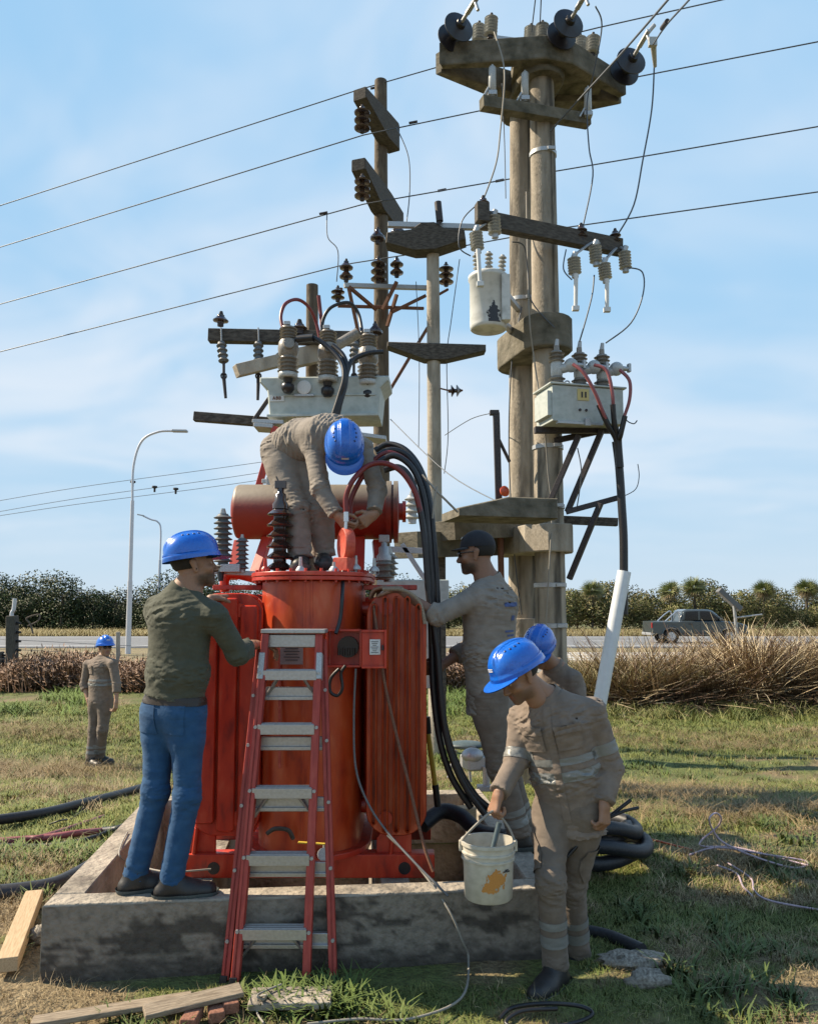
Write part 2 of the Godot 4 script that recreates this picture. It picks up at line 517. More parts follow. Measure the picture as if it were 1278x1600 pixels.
func cloth(cols: Array, sd: int) -> StandardMaterial3D:
	var m := mat(cols, .92, {freq = .008, scale = 3.0, seed = sd})
	var t := NoiseTexture2D.new()
	t.width = 512; t.height = 512; t.seamless = true
	var f := noise(.009, 3, 90)
	f.fractal_type = FastNoiseLite.FRACTAL_RIDGED
	f.domain_warp_enabled = true
	f.domain_warp_amplitude = 40.0
	f.domain_warp_frequency = .01
	t.noise = f
	t.as_normal_map = true
	t.bump_strength = 9.0
	if not nmaps.has("cloth"): nmaps["cloth"] = t
	m.normal_enabled = true
	m.normal_texture = nmaps["cloth"]
	m.normal_scale = .3
	m.rim_enabled = true
	m.rim = .1
	m.rim_tint = .6
	return m

# ---------------------------------------------------------------- fields that become bodies and clothes
class Field:
	var o: Vector3
	var h: float
	var nx: int
	var ny: int
	var nz: int
	var f: PackedFloat32Array
	var folds: FastNoiseLite
	func _init(lo: Vector3, hi: Vector3, cell: float):
		o = lo; h = cell
		nx = int((hi.x - lo.x) / cell) + 2
		ny = int((hi.y - lo.y) / cell) + 2
		nz = int((hi.z - lo.z) / cell) + 2
		f = PackedFloat32Array()
		f.resize(nx * ny * nz)
		f.fill(1.0)
	func cap(a: Vector3, ra: float, b: Vector3, rb: float, k := 0.03, side := Vector3.ZERO, flat := 1.0, fold := 0.0, cut := false, carve := false):
		var rm := maxf(ra, rb) / minf(flat, 1.0) + k + h * 2.0 + absf(fold) * 2.0
		var lo := ((a.min(b) - Vector3.ONE * rm - o) / h).clamp(Vector3.ZERO, Vector3(nx, ny, nz))
		var hi := ((a.max(b) + Vector3.ONE * rm - o) / h).clamp(Vector3.ZERO, Vector3(nx, ny, nz))
		var i0 := int(lo.x)
		var i1 := int(hi.x)
		var ba := b - a
		var bb := maxf(ba.dot(ba), 1e-9)
		var ln := sqrt(bb)
		var s2 := flat * flat - 1.0
		var dr := rb - ra
		var up := ba.cross(Vector3(0.3, 0.2, 0.9)).normalized()
		var sd := ba.cross(up).normalized()
		for z in range(int(lo.z), int(hi.z)):
			for y in range(int(lo.y), int(hi.y)):
				var p := o + Vector3(i0, y, z) * h
				var at := (z * ny + y) * nx + i0
				for x in range(i0, i1):
					var pa := p - a
					var t0 := pa.dot(ba) / bb
					var t := clampf(t0, 0.0, 1.0)
					var q := pa - ba * t
					var d := q.length_squared()
					if s2 != 0.0:
						var qs := q.dot(side)
						d += s2 * qs * qs
					d = sqrt(maxf(d, 0.0)) - (ra + dr * t)
					if carve:
						var e0 := f[at]
						d = -d
						var hh := maxf(k - absf(d - e0), 0.0) / k
						f[at] = maxf(d, e0) + hh * hh * k * 0.25
					elif d < k + h * 3.0:
						if fold > 0.0 and absf(d) < 0.05:
							var e := absf(2.0 * t - 1.0)
							d -= fold * (0.14 + 1.05 * e * e * e) * (0.55 - absf(folds.get_noise_3d(t0 * ln * 1.5 + a.x * 7.0 + q.dot(sd) * 0.5, q.dot(up) * 0.42 + t0 * ln * 0.25, q.dot(sd) * 0.42)) * 2.4)
						if cut: d = maxf(d, (t0 - 1.0) * ln)
						var e1 := f[at]
						var g := maxf(k - absf(d - e1), 0.0) / k
						f[at] = minf(d, e1) - g * g * k * 0.25
					at += 1
					p.x += h
	func ell(c: Vector3, b: Basis, r: Vector3, k := 0.02, carve := false):
		var rm := maxf(r.x, maxf(r.y, r.z)) + k + h * 2.0
		var lo := ((c - Vector3.ONE * rm - o) / h).clamp(Vector3.ZERO, Vector3(nx, ny, nz))
		var hi := ((c + Vector3.ONE * rm - o) / h).clamp(Vector3.ZERO, Vector3(nx, ny, nz))
		var rmin := minf(r.x, minf(r.y, r.z))
		for z in range(int(lo.z), int(hi.z)):
			for y in range(int(lo.y), int(hi.y)):
				var at := (z * ny + y) * nx + int(lo.x)
				for x in range(int(lo.x), int(hi.x)):
					var w := o + Vector3(x, y, z) * h - c
					var q := Vector3(w.dot(b.x), w.dot(b.y), w.dot(b.z))
					var k0 := (q / r).length()
					var k1 := (q / (r * r)).length()
					var d := (k0 * (k0 - 1.0) / k1) if k1 > 0.001 else -rmin
					var e := f[at]
					if carve: d = -d
					var g := maxf(k - absf(d - e), 0.0) / k
					if carve: f[at] = maxf(d, e) + g * g * k * 0.25
					elif d < k + h * 3.0: f[at] = minf(d, e) - g * g * k * 0.25
					at += 1
	func plane(n: Vector3, d: float):   # keep what lies below n.p = d
		var at := 0
		for z in nz:
			for y in ny:
				var p := o + Vector3(0, y, z) * h
				for x in nx:
					if f[at] < 0.06: f[at] = maxf(f[at], n.dot(p) - d)
					at += 1
					p.x += h
	func mesh(m: MB, paint = null):
		var cell := PackedInt32Array()
		cell.resize(f.size())
		cell.fill(-1)
		var lim := h * 2.4
		var sx := 1
		var sy := nx
		var sz := nx * ny
		var offs := [0, sx, sy, sx + sy, sz, sx + sz, sy + sz, sx + sy + sz]
		var keep := m.col
		for z in nz - 1:
			for y in ny - 1:
				var at := z * sz + y * sy
				for x in nx - 1:
					var f0 := f[at]
					if f0 < lim and f0 > -lim:
						var f1 := f[at + 1]
						var f2 := f[at + sy]
						var f3 := f[at + sy + 1]
						var f4 := f[at + sz]
						var f5 := f[at + sz + 1]
						var f6 := f[at + sz + sy]
						var f7 := f[at + sz + sy + 1]
						var s := int(f0 < 0) + int(f1 < 0) + int(f2 < 0) + int(f3 < 0) + int(f4 < 0) + int(f5 < 0) + int(f6 < 0) + int(f7 < 0)
						if s > 0 and s < 8:
							var p := Vector3.ZERO
							var c := 0
							if (f0 < 0) != (f1 < 0): p += Vector3(f0 / (f0 - f1), 0, 0); c += 1
							if (f2 < 0) != (f3 < 0): p += Vector3(f2 / (f2 - f3), 1, 0); c += 1
							if (f4 < 0) != (f5 < 0): p += Vector3(f4 / (f4 - f5), 0, 1); c += 1
							if (f6 < 0) != (f7 < 0): p += Vector3(f6 / (f6 - f7), 1, 1); c += 1
							if (f0 < 0) != (f2 < 0): p += Vector3(0, f0 / (f0 - f2), 0); c += 1
							if (f1 < 0) != (f3 < 0): p += Vector3(1, f1 / (f1 - f3), 0); c += 1
							if (f4 < 0) != (f6 < 0): p += Vector3(0, f4 / (f4 - f6), 1); c += 1
							if (f5 < 0) != (f7 < 0): p += Vector3(1, f5 / (f5 - f7), 1); c += 1
							if (f0 < 0) != (f4 < 0): p += Vector3(0, 0, f0 / (f0 - f4)); c += 1
							if (f1 < 0) != (f5 < 0): p += Vector3(1, 0, f1 / (f1 - f5)); c += 1
							if (f2 < 0) != (f6 < 0): p += Vector3(0, 1, f2 / (f2 - f6)); c += 1
							if (f3 < 0) != (f7 < 0): p += Vector3(1, 1, f3 / (f3 - f7)); c += 1
							var w := o + (Vector3(x, y, z) + p / c) * h
							var n := Vector3(f1 + f3 + f5 + f7 - f0 - f2 - f4 - f6, f2 + f3 + f6 + f7 - f0 - f1 - f4 - f5, f4 + f5 + f6 + f7 - f0 - f1 - f2 - f3)
							if paint != null: m.col = paint.call(w)
							cell[at] = m.vert(w, n.normalized())
					at += 1
		for z in range(1, nz - 1):
			for y in range(1, ny - 1):
				var at := z * sz + y * sy + 1
				for x in range(1, nx - 1):
					if cell[at] >= 0:
						var s := f[at] < 0
						if s != (f[at + 1] < 0): put(m, cell[at], cell[at - sy], cell[at - sy - sz], cell[at - sz])
						if s != (f[at + sy] < 0): put(m, cell[at], cell[at - 1], cell[at - 1 - sz], cell[at - sz])
						if s != (f[at + sz] < 0): put(m, cell[at], cell[at - 1], cell[at - 1 - sy], cell[at - sy])
					at += 1
		m.col = keep
	func put(m: MB, a: int, b: int, c: int, d: int):
		if a >= 0 and b >= 0 and c >= 0 and d >= 0: m.quad(a, b, c, d)

# the piece of a mesh between planes (each keeps what is over it), set proud of it
func patch(src: MB, planes: Array, off: float, grow := 0.0) -> MB:
	var m := MB.new()
	for i in range(0, src.ix.size(), 3):
		var poly := []
		var out := false
		for p in planes:
			var cnt := 0
			for k in 3:
				if p.is_point_over(src.v[src.ix[i + k]]): cnt += 1
			if cnt == 0:
				out = true
				break
		if out: continue
		for k in 3: poly.append([src.v[src.ix[i + k]], src.n[src.ix[i + k]]])
		for p in planes:
			var nw := []
			for k in poly.size():
				var a = poly[k]
				var b = poly[(k + 1) % poly.size()]
				var da: float = p.distance_to(a[0])
				var db: float = p.distance_to(b[0])
				if da >= 0: nw.append(a)
				if (da >= 0) != (db >= 0):
					var t := da / (da - db)
					nw.append([(a[0] as Vector3).lerp(b[0], t), ((a[1] as Vector3).lerp(b[1], t)).normalized()])
			poly = nw
			if poly.is_empty(): break
		if poly.size() < 3: continue
		var id := []
		for q in poly: id.append(m.vert(q[0] + q[1] * off, q[1]))
		for k in range(1, id.size() - 1): m.tri(id[0], id[k], id[k + 1])
	return m
func slab(a: Vector3, axis: Vector3, t0: float, t1: float) -> Array:
	axis = axis.normalized()
	return [Plane(axis, axis.dot(a) + t0), Plane(-axis, -axis.dot(a) - t1)]

# ---------------------------------------------------------------- the place
var gn := noise(.35, 4, 11)
var gn2 := noise(2.2, 3, 12)
var pn := noise(.22, 4, 13)
var pn2 := noise(1.1, 3, 14)
func gh(x: float, z: float) -> float:
	var d := -z
	var base := .05 - .35 * smoothstep(6.0, 10.5, d)
	var amp := smoothstep(-3.0, 2.0, d) * (1.0 - smoothstep(27.0, 32.0, d))
	var near := 1.0 if d > 6.5 or d < 3.7 or absf(x + .5) > 2.0 else .25
	return base + amp * (gn.get_noise_2d(x, z) * .07 + gn2.get_noise_2d(x, z) * .03) * near
func in_pit(x: float, z: float) -> bool:
	var q := Vector2(x, z) - Vector2(-1.735, -3.965)
	var u := q.dot(Vector2(.995, -.098).normalized())
	var w := q.dot(Vector2(-.098, -.995).normalized())
	return u > .1 and u < 2.42 and w > .1 and w < 2.15
func patch_of(x: float, z: float) -> float:   # 0 bare and straw, 1 green
	var d := -z
	var p := .5 + .13 * smoothstep(4.8, 6.5, d) + pn.get_noise_2d(x, z * 1.6) * .95 + pn2.get_noise_2d(x, z * 2.0) * .6
	if d < 4.3: p -= .12 + .22 * smoothstep(1.2, .2, x)
	if d > 11.5 and d < 17.5: p += .18
	return clampf(p, 0, 1)
func tint(base: Color, k: float) -> Color: return Color(base.r * k, base.g * k, base.b * k)
func ground_color(x: float, z: float) -> Color:
	var p := patch_of(x, z)
	var d := -z
	var c := Color(.2, .15, .085).lerp(Color(.12, .145, .04), smoothstep(.3, .65, p))
	c = c.lerp(Color(.25, .19, .11), smoothstep(.35, .05, p))
	c = c.lerp(Color(.3, .245, .15), smoothstep(20.0, 24.0, d) * (1.0 - smoothstep(70, 90, d)) * (.5 + .5 * clampf(pn.get_noise_2d(x * .2, z * .5) + .6, 0, 1)))
	return c
func axis_steps(lo: float, hi: float, mid: float, fine: float, grow: float) -> Array:
	var a := [mid]
	var s := fine
	var x := mid
	while x < hi:
		x += s; s *= grow; a.append(minf(x, hi))
	s = fine; x = mid
	var b := []
	while x > lo:
		x -= s; s *= grow; b.push_front(maxf(x, lo))
	return b + a
func build_setting():
	var m := MB.new()
	var xs := axis_steps(-700, 700, 0.0, .07, 1.028)
	var ds := axis_steps(-60, 1200, 4.0, .06, 1.02)
	for d in ds:
		for x in xs:
			var z: float = -d
			var y := gh(x, z)
			m.col = ground_color(x, z)
			var g := Vector3(gh(x - .05, z) - gh(x + .05, z), .1, gh(x, z - .05) - gh(x, z + .05)).normalized()
			m.vert(Vector3(x, y, z), g)
	var w := xs.size()
	for j in ds.size() - 1:
		for i in w - 1:
			var cp: Vector3 = (m.v[j * w + i] + m.v[(j + 1) * w + i + 1]) / 2
			if cp.z < -4.05 and cp.z > -6.25 and cp.x > -1.95 and cp.x < .85 and in_pit(cp.x, cp.z): continue   # the plinth's pit
			m.quad(j * w + i, j * w + i + 1, (j + 1) * w + i + 1, (j + 1) * w + i)
	struct_("ground", m, M.ground)
	# the road, its edge lines and the paler service road on the right
	m = MB.new()
	bx(m, Vector3(0, -.3, -52), Vector3(600, .12, 17), Basis.IDENTITY, .05)
	struct_("road", m, M.asphalt)
	for e in [[-58.6, .22, "far"], [-45.2, .18, "near"]]:
		m = MB.new()
		bx(m, Vector3(0, -.238, e[0]), Vector3(600, .008, e[1]), Basis.IDENTITY, .001)
		struct_("road_marking", m, M.paint)
	m = MB.new()
	for i in 50: bx(m, Vector3(-150 + i * 6.5, -.238, -51.8), Vector3(3.2, .008, .16), Basis.IDENTITY, .001)
	struct_("road_marking", m, M.paint)
	m = MB.new()
	bx(m, Vector3(32, -.32, -35.5), Vector3(62, .1, 6.5), Basis.IDENTITY, .03)
	struct_("service_road", m, M.gravel)
	for e in [-33.2, -34.6, -36.6, -38.0]:
		m = MB.new()
		bx(m, Vector3(31, -.262, e), Vector3(58, .01, .35), Basis.IDENTITY, .001)
		struct_("service_road_kerb_line", m, M.paint)
	build_grass()
	build_trees()

func blade_clump(cnt: int, hgt: float, wid: float, spread: float, lean: float, sd: int, segs := 2, cols := []) -> MB:
	var m := MB.new()
	var r := RandomNumberGenerator.new()
	r.seed = sd
	for i in cnt:
		var a := r.randf() * TAU
		var p := Vector3(cos(a), 0, sin(a)) * spread * sqrt(r.randf())
		var b := r.randf() * TAU
		var dir := Vector3(cos(b), 0, sin(b))
		var side := Vector3(-dir.z, 0, dir.x) * wid * r.randf_range(.6, 1.2)
		var h := hgt * r.randf_range(.5, 1.1)
		var ln := lean * r.randf_range(.2, 1.3)
		var k := r.randf_range(.7, 1.25)
		m.col = tint(cols[r.randi() % cols.size()], k) if cols.size() else Color(k, k, k)
		var prev := -1
		for s in segs + 1:
			var t := float(s) / segs
			var q := p + dir * ln * h * t * t + Vector3.UP * h * t * (1.0 - .25 * ln * t)
			var ww := side * (1.0 - t * .85)
			var nn := (Vector3.UP * .6 + dir.cross(side).normalized() * .0 + Vector3(side.z, .5, -side.x).normalized()).normalized()
			var f := m.vert(q - ww, nn)
			m.vert(q + ww, nn)
			if prev >= 0: m.quad(prev, prev + 1, f + 1, f)
			prev = f
	return m
func scatter(called: String, mesh: ArrayMesh, mt: Material, xf: Array, cols: Array, kind := "stuff"):
	var mm := MultiMesh.new()
	mm.transform_format = MultiMesh.TRANSFORM_3D
	mm.use_colors = true
	mm.mesh = mesh
	mm.instance_count = xf.size()
	for i in xf.size():
		mm.set_instance_transform(i, xf[i])
		mm.set_instance_color(i, cols[i])
	var o := MultiMeshInstance3D.new()
	o.name = numbered(called)
	o.multimesh = mm
	o.material_override = mt
	add_child(o)
	o.set_meta("kind", kind)
	return o
func build_grass():
	var r := RandomNumberGenerator.new()
	r.seed = 77
	var green := [[], []]
	var dry := [[], []]
	var tries := 0
	for zone in [[3.0, 6.0, 26000], [6.0, 10.0, 30000], [10.0, 18.0, 30000], [18.0, 30.0, 14000]]:
		for i in zone[2]:
			var d: float = lerpf(zone[0], zone[1], sqrt(r.randf()))
			var x := r.randf_range(-.58, .58) * d * 1.15
			var z := -d
			if d < 6.5 and d > 3.9 and x > -1.95 and x < .85: continue
			var p := patch_of(x, z)
			var size := r.randf_range(.6, 1.3) * (1.0 + d * .05) * lerpf(.62, 1.0, smoothstep(3.8, 6.5, d))
			var b := Basis(Vector3.UP, r.randf() * TAU).scaled(Vector3.ONE * size)
			var isgreen := r.randf() < smoothstep(.15, .75, p)
			if isgreen:
				green[0].append(Transform3D(b, Vector3(x, gh(x, z) - .004, z)))
				green[1].append(Color(.125, .185, .034).lerp(Color(.3, .29, .085), r.randf()) * r.randf_range(.7, 1.25))
			elif r.randf() < .8:
				dry[0].append(Transform3D(b * Basis(Vector3(1, 0, 0), r.randf_range(-.7, .7)), Vector3(x, gh(x, z) - .002, z)))
				dry[1].append(Color(.44, .345, .19).lerp(Color(.19, .13, .065), r.randf()) * r.randf_range(.7, 1.2))
	scatter("grass", blade_clump(12, .04, .0026, .06, 1.0, 5, 2).mesh(), M.blade, green[0], green[1])
	scatter("dry_grass", blade_clump(12, .038, .0026, .075, 2.2, 6, 2).mesh(), M.straw, dry[0], dry[1])
	# broad low weeds in patches
	var wx := []
	var wc := []
	for i in 5200:
		var d := r.randf_range(3.0, 18.0)
		var x := r.randf_range(-.58, .58) * d * 1.15
		var z := -d
		if d < 6.5 and d > 3.9 and x > -1.98 and x < .9: continue
		if pn2.get_noise_2d(x * .9 + 30.0, z) < .16: continue
		wx.append(Transform3D(Basis(Vector3.UP, r.randf() * TAU).scaled(Vector3.ONE * r.randf_range(.6, 1.5)), Vector3(x, gh(x, z), z)))
		wc.append(Color(.085, .13, .03).lerp(Color(.15, .2, .05), r.randf()))
	for q in [[470, 1578, 30, .22], [500, 1585, 24, .2], [150, 1350, 40, .25], [60, 1340, 40, .3], [120, 1100, 30, .8], [40, 1085, 30, .7], [940, 1160, 20, .5], [720, 1150, 30, .4]]:
		var c := G(q[0], q[1], .03)
		for i in q[2]:
			var x: float = c.x + r.randfn() * q[3] * .6
			var z: float = c.z + r.randfn() * q[3] * .35
			if z > -6.5 and z < -3.95 and x > -1.98 and x < .9: continue
			wx.append(Transform3D(Basis(Vector3.UP, r.randf() * TAU).scaled(Vector3.ONE * r.randf_range(.7, 1.7)), Vector3(x, gh(x, z), z)))
			wc.append(Color(.09, .15, .03).lerp(Color(.16, .22, .05), r.randf()))
	scatter("weeds", blade_clump(14, .075, .008, .07, 1.1, 8, 2).mesh(), M.blade, wx, wc)
	# mown hay lying in swaths on the right
	var hx := []
	var hc := []
	for q in [[1120, 1140, 1.6, .35], [1200, 1290, 1.2, .2], [1060, 1225, .8, .22], [60, 1130, 1.4, .3], [100, 1180, 1.0, .3]]:
		var c := G(q[0], q[1], -.1)
		for i in 420:
			var x: float = c.x + r.randfn() * q[2] * .7
			var z: float = c.z + r.randfn() * q[3] * 1.6
			hx.append(Transform3D(Basis(Vector3.UP, r.randf() * TAU) * Basis(Vector3.RIGHT, r.randf_range(-.5, .5)), Vector3(x, gh(x, z) + r.randf() * .03, z)))
			hc.append(Color(.32, .24, .12).lerp(Color(.2, .14, .07), r.randf()))
	scatter("mown_hay", blade_clump(9, .13, .003, .1, 3.0, 9, 2).mesh(), M.straw, hx, hc)
	# tall dry reeds on the right, dry brush on the left, a thinner stand between
	var rx := []
	var rc := []
	for i in 3000:
		var x := r.randf_range(3.4, 14.5)
		var d := r.randf_range(17.6, 20.2)
		var thin := smoothstep(3.4, 6.2, x)
		if r.randf() > thin + .12: continue
		var top := (.56 + .2 * pn2.get_noise_2d(x * 2.0, d)) + .16 * 2.0 * smoothstep(7.1, 7.7, x) + .1 * sin(x * 2.7) + .14 * sin(x * 5.1 + 1.0) + .45 * exp(-pow((x - 7.85) / .4, 2.0)) + .25 * smoothstep(8.6, 9.6, x)
		if x > 8.6 and x < 9.2: top *= .75
		var b := Basis(Vector3.UP, r.randf() * TAU)
		var leanb := Basis(Vector3(r.randfn(), 0, r.randfn()).normalized(), r.randf_range(.0, .75))
		rx.append(Transform3D(leanb * b.scaled(Vector3(1, top * r.randf_range(.7, 1.1), 1)), Vector3(x, gh(x, -d) - .05, -d)))
		rc.append((Color(.52, .42, .26) if r.randf() < .55 else Color(.13, .075, .042)) * r.randf_range(.6, 1.25))
	for i in 1500:
		var x := r.randf_range(4.2, 14.5)
		var d := r.randf_range(17.3, 19.6)
		rx.append(Transform3D(Basis(Vector3(r.randfn(), 0, r.randfn()).normalized(), r.randf_range(.0, .9)) * Basis(Vector3.UP, r.randf() * TAU).scaled(Vector3(1.1, r.randf_range(.3, .62), 1.1)), Vector3(x, gh(x, -d) - .05, -d)))
		rc.append((Color(.14, .085, .05) if r.randf() < .6 else Color(.38, .29, .17)) * r.randf_range(.6, 1.2))
	scatter("dry_reeds", blade_clump(24, 1.25, .021, .36, 1.35, 21, 5).mesh(), M.straw, rx, rc)
	rx = []; rc = []
	for i in 1500:
		var x := r.randf_range(3.2, 14.5)
		var d := r.randf_range(15.2, 18.0)
		if pn2.get_noise_2d(x * 1.3, d * 1.3) < lerpf(.3, -.25, clampf((d - 15.2) / 2.2, 0, 1)): continue
		rx.append(Transform3D(Basis(Vector3.UP, r.randf() * TAU).scaled(Vector3(1, r.randf_range(.25, .75), 1)), Vector3(x, gh(x, -d) - .02, -d)))
		rc.append(Color(.11, .16, .035).lerp(Color(.3, .28, .1), r.randf()))
	for i in 760:
		var x := r.randf_range(3.0, 6.4) if i < 500 else r.randf_range(6.0, 14.5)
		var d := r.randf_range(17.4, 20.0)
		rx.append(Transform3D(Basis(Vector3.UP, r.randf() * TAU).scaled(Vector3(1.3, r.randf_range(1.2, 2.2), 1.3)), Vector3(x, gh(x, -d) - .02, -d)))
		rc.append(Color(.2, .2, .07).lerp(Color(.34, .28, .14), r.randf()))
	scatter("tall_grass", blade_clump(18, .5, .011, .22, .8, 22, 3).mesh(), M.blade, rx, rc)
	rx = []; rc = []
	for i in 3600:
		var x := r.randf_range(-13.0, 3.4)
		var d := r.randf_range(20.4, 23.4)
		var top := .9 + .16 * sin(x * 1.9) + .12 * sin(x * 5.0)
		rx.append(Transform3D(Basis(Vector3.UP, r.randf() * TAU).scaled(Vector3(1, top * r.randf_range(.55, 1.1), 1)), Vector3(x, gh(x, -d) - .03, -d)))
		rc.append(Color(.36, .25, .18).lerp(Color(.2, .125, .085), r.randf()) * r.randf_range(.8, 1.2))
	scatter("dry_brush", twigs(23).mesh(), M.straw, rx, rc)
	rx = []; rc = []
	for i in 1600:
		var x := r.randf_range(-13.0, 3.4)
		var d := r.randf_range(16.0, 20.6)
		if pn.get_noise_2d(x * 1.6, d) < .02: continue
		rx.append(Transform3D(Basis(Vector3.UP, r.randf() * TAU).scaled(Vector3(1, r.randf_range(.25, .75), 1)), Vector3(x, gh(x, -d) - .02, -d)))
		rc.append(Color(.11, .19, .03).lerp(Color(.2, .27, .06), r.randf()))
	scatter("tall_grass", blade_clump(18, .5, .011, .22, .8, 24, 3).mesh(), M.blade, rx, rc)
	# straw verge before the far trees and by the roads
	rx = []; rc = []
	for i in 9000:
		var d := r.randf_range(24.0, 32.0) if r.randf() < .35 else r.randf_range(60.8, 74.0)
		var x := r.randf_range(-.6, .6) * d * 1.05
		if x > .5 and d > 31.5 and d < 40.0: continue
		rx.append(Transform3D(Basis(Vector3.UP, r.randf() * TAU).scaled(Vector3(1.8, r.randf_range(.5, 1.1) * (.45 if d < 40.0 else 1.0), 1.8)), Vector3(x, -.31, -d)))
		rc.append(Color(.36, .29, .15).lerp(Color(.22, .2, .08), r.randf()))
	scatter("dry_grass", blade_clump(14, .45, .02, .3, .7, 25, 2).mesh(), M.straw, rx, rc)
func twigs(sd: int) -> MB:
	var m := MB.new()
	var r := RandomNumberGenerator.new()
	r.seed = sd
	for i in 16:
		var a := r.randf() * TAU
		var p := Vector3(cos(a), 0, sin(a)) * .2 * r.randf()
		var dir := Vector3(r.randfn() * .35, 1, r.randfn() * .35).normalized()
		var h := r.randf_range(.5, 1.05)
		for j in 7:
			var t := r.randf_range(.25, 1.0)
			var q := p + dir * h * t
			var e := (dir + Vector3(r.randfn(), r.randfn() * .5, r.randfn()) * .9).normalized() * r.randf_range(.08, .2)
			var s := e.cross(Vector3(r.randfn(), r.randfn(), r.randfn())).normalized() * .016
			var k := r.randf_range(.6, 1.5)
			m.col = Color(k, k, k)
			var nn := Vector3(r.randfn() * .5, 1, r.randfn() * .5).normalized()
			m.tri(m.vert(q - s, nn), m.vert(q + s, nn), m.vert(q + e, nn))
		var s2 := dir.cross(Vector3(r.randfn(), 0, r.randfn())).normalized() * .006
		m.col = Color(.7, .6, .5)
		m.face(p - s2, p + s2, p + dir * h + s2 * .4, p + dir * h - s2 * .4, Vector3(0, .6, .8))
	return m

func crown_mesh(sd: int, size: Vector3, cnt: int, leaf: float, cols: Array, lobes: int) -> MB:
	var m := MB.new()
	var r := RandomNumberGenerator.new()
	r.seed = sd
	var lb := []
	for i in lobes:
		var a := r.randf() * TAU
		var u := r.randf()
		lb.append([Vector3(cos(a) * size.x * .62 * sqrt(r.randf()), size.y * (.18 + u * .62), sin(a) * size.z * .62 * sqrt(r.randf())), r.randf_range(.24, .42) * size.y, r.randf_range(.6, 1.35)])
	for i in cnt:
		var l = lb[r.randi() % lobes]
		var d := Vector3(r.randfn(), r.randfn(), r.randfn()).normalized()
		var q: Vector3 = l[0] + d * l[1] * pow(r.randf(), .3) * Vector3(1.25, .8, 1.25)
		if q.y < .05: q.y = r.randf() * .3
		var k: float = l[2] * r.randf_range(.65, 1.3)
		m.col = tint(cols[r.randi() % cols.size()], k)
		for j in 3:
			var e := Vector3(r.randfn(), r.randfn() * .7, r.randfn()).normalized() * leaf * r.randf_range(.6, 1.3)
			var s := e.cross(Vector3(r.randfn(), r.randfn(), r.randfn())).normalized() * leaf * .42
			var nn := (d + Vector3(r.randfn(), r.randfn() + .5, r.randfn()) * .3).normalized()
			m.face(q - e * .5, q + s, q + e, q - s, nn)
	return m
func make_tree(called: String, label: String, sd: int, size: Vector3, cnt: int, leaf: float, cols: Array, lobes: int, grp: String) -> Node3D:
	var t := thing(called, label, "tree", Vector3.ZERO, grp)
	var m := MB.new()
	var r := RandomNumberGenerator.new()
	r.seed = sd + 500
	var top := Vector3(r.randfn() * .2, size.y * .6, r.randfn() * .2)
	tube(m, spline([Vector3(0, -.3, 0), Vector3(r.randfn() * .1, size.y * .25, 0), top], 3), .09, 7)
	for i in 6:
		var a := r.randf() * TAU
		var s := top * r.randf_range(.35, .9)
		rod(m, s, s + Vector3(cos(a) * size.x * .55, size.y * r.randf_range(.1, .35), sin(a) * size.z * .55), .045, .012, 6)
	obj("trunk", m, M.bark, t)
	obj("crown", crown_mesh(sd, size, cnt, leaf, cols, lobes), M.leaf, t)
	return t
func make_palm(label: String, sd: int, h: float) -> Node3D:
	var t := thing("palm_tree", label, "palm tree", Vector3.ZERO, "palms in the wood across the road")
	var m := MB.new()
	tube(m, spline([Vector3(0, -.3, 0), Vector3(.06, h * .5, 0), Vector3(.02, h, .05)], 5), .11, 8)
	obj("trunk", m, M.bark, t)
	m = MB.new()
	var r := RandomNumberGenerator.new()
	r.seed = sd
	for i in 46:
		var a := r.randf() * TAU
		var el := r.randf_range(-1.1, 1.2)
		var d := Vector3(cos(a) * cos(el), sin(el), sin(a) * cos(el))
		var stem := Vector3(.02, h, .05) + d * r.randf_range(.15, .45)
		var side := d.cross(Vector3(r.randfn(), r.randfn(), r.randfn())).normalized()
		var upv := side.cross(d)
		m.col = Color(.16, .19, .06).lerp(Color(.27, .28, .12), r.randf()) if el > -.35 else Color(.26, .2, .11)
		for j in 11:
			var b := lerpf(-1.35, 1.35, j / 10.0)
			var e := (d * cos(b) + side * sin(b)).normalized()
			var tip := stem + e * 1.05 - Vector3.UP * .15
			var w := e.cross(upv).normalized() * .06
			m.tri(m.vert(stem - w, upv), m.vert(stem + w, upv), m.vert(tip, upv))
	obj("fronds", m, M.leaf, t)
	return t
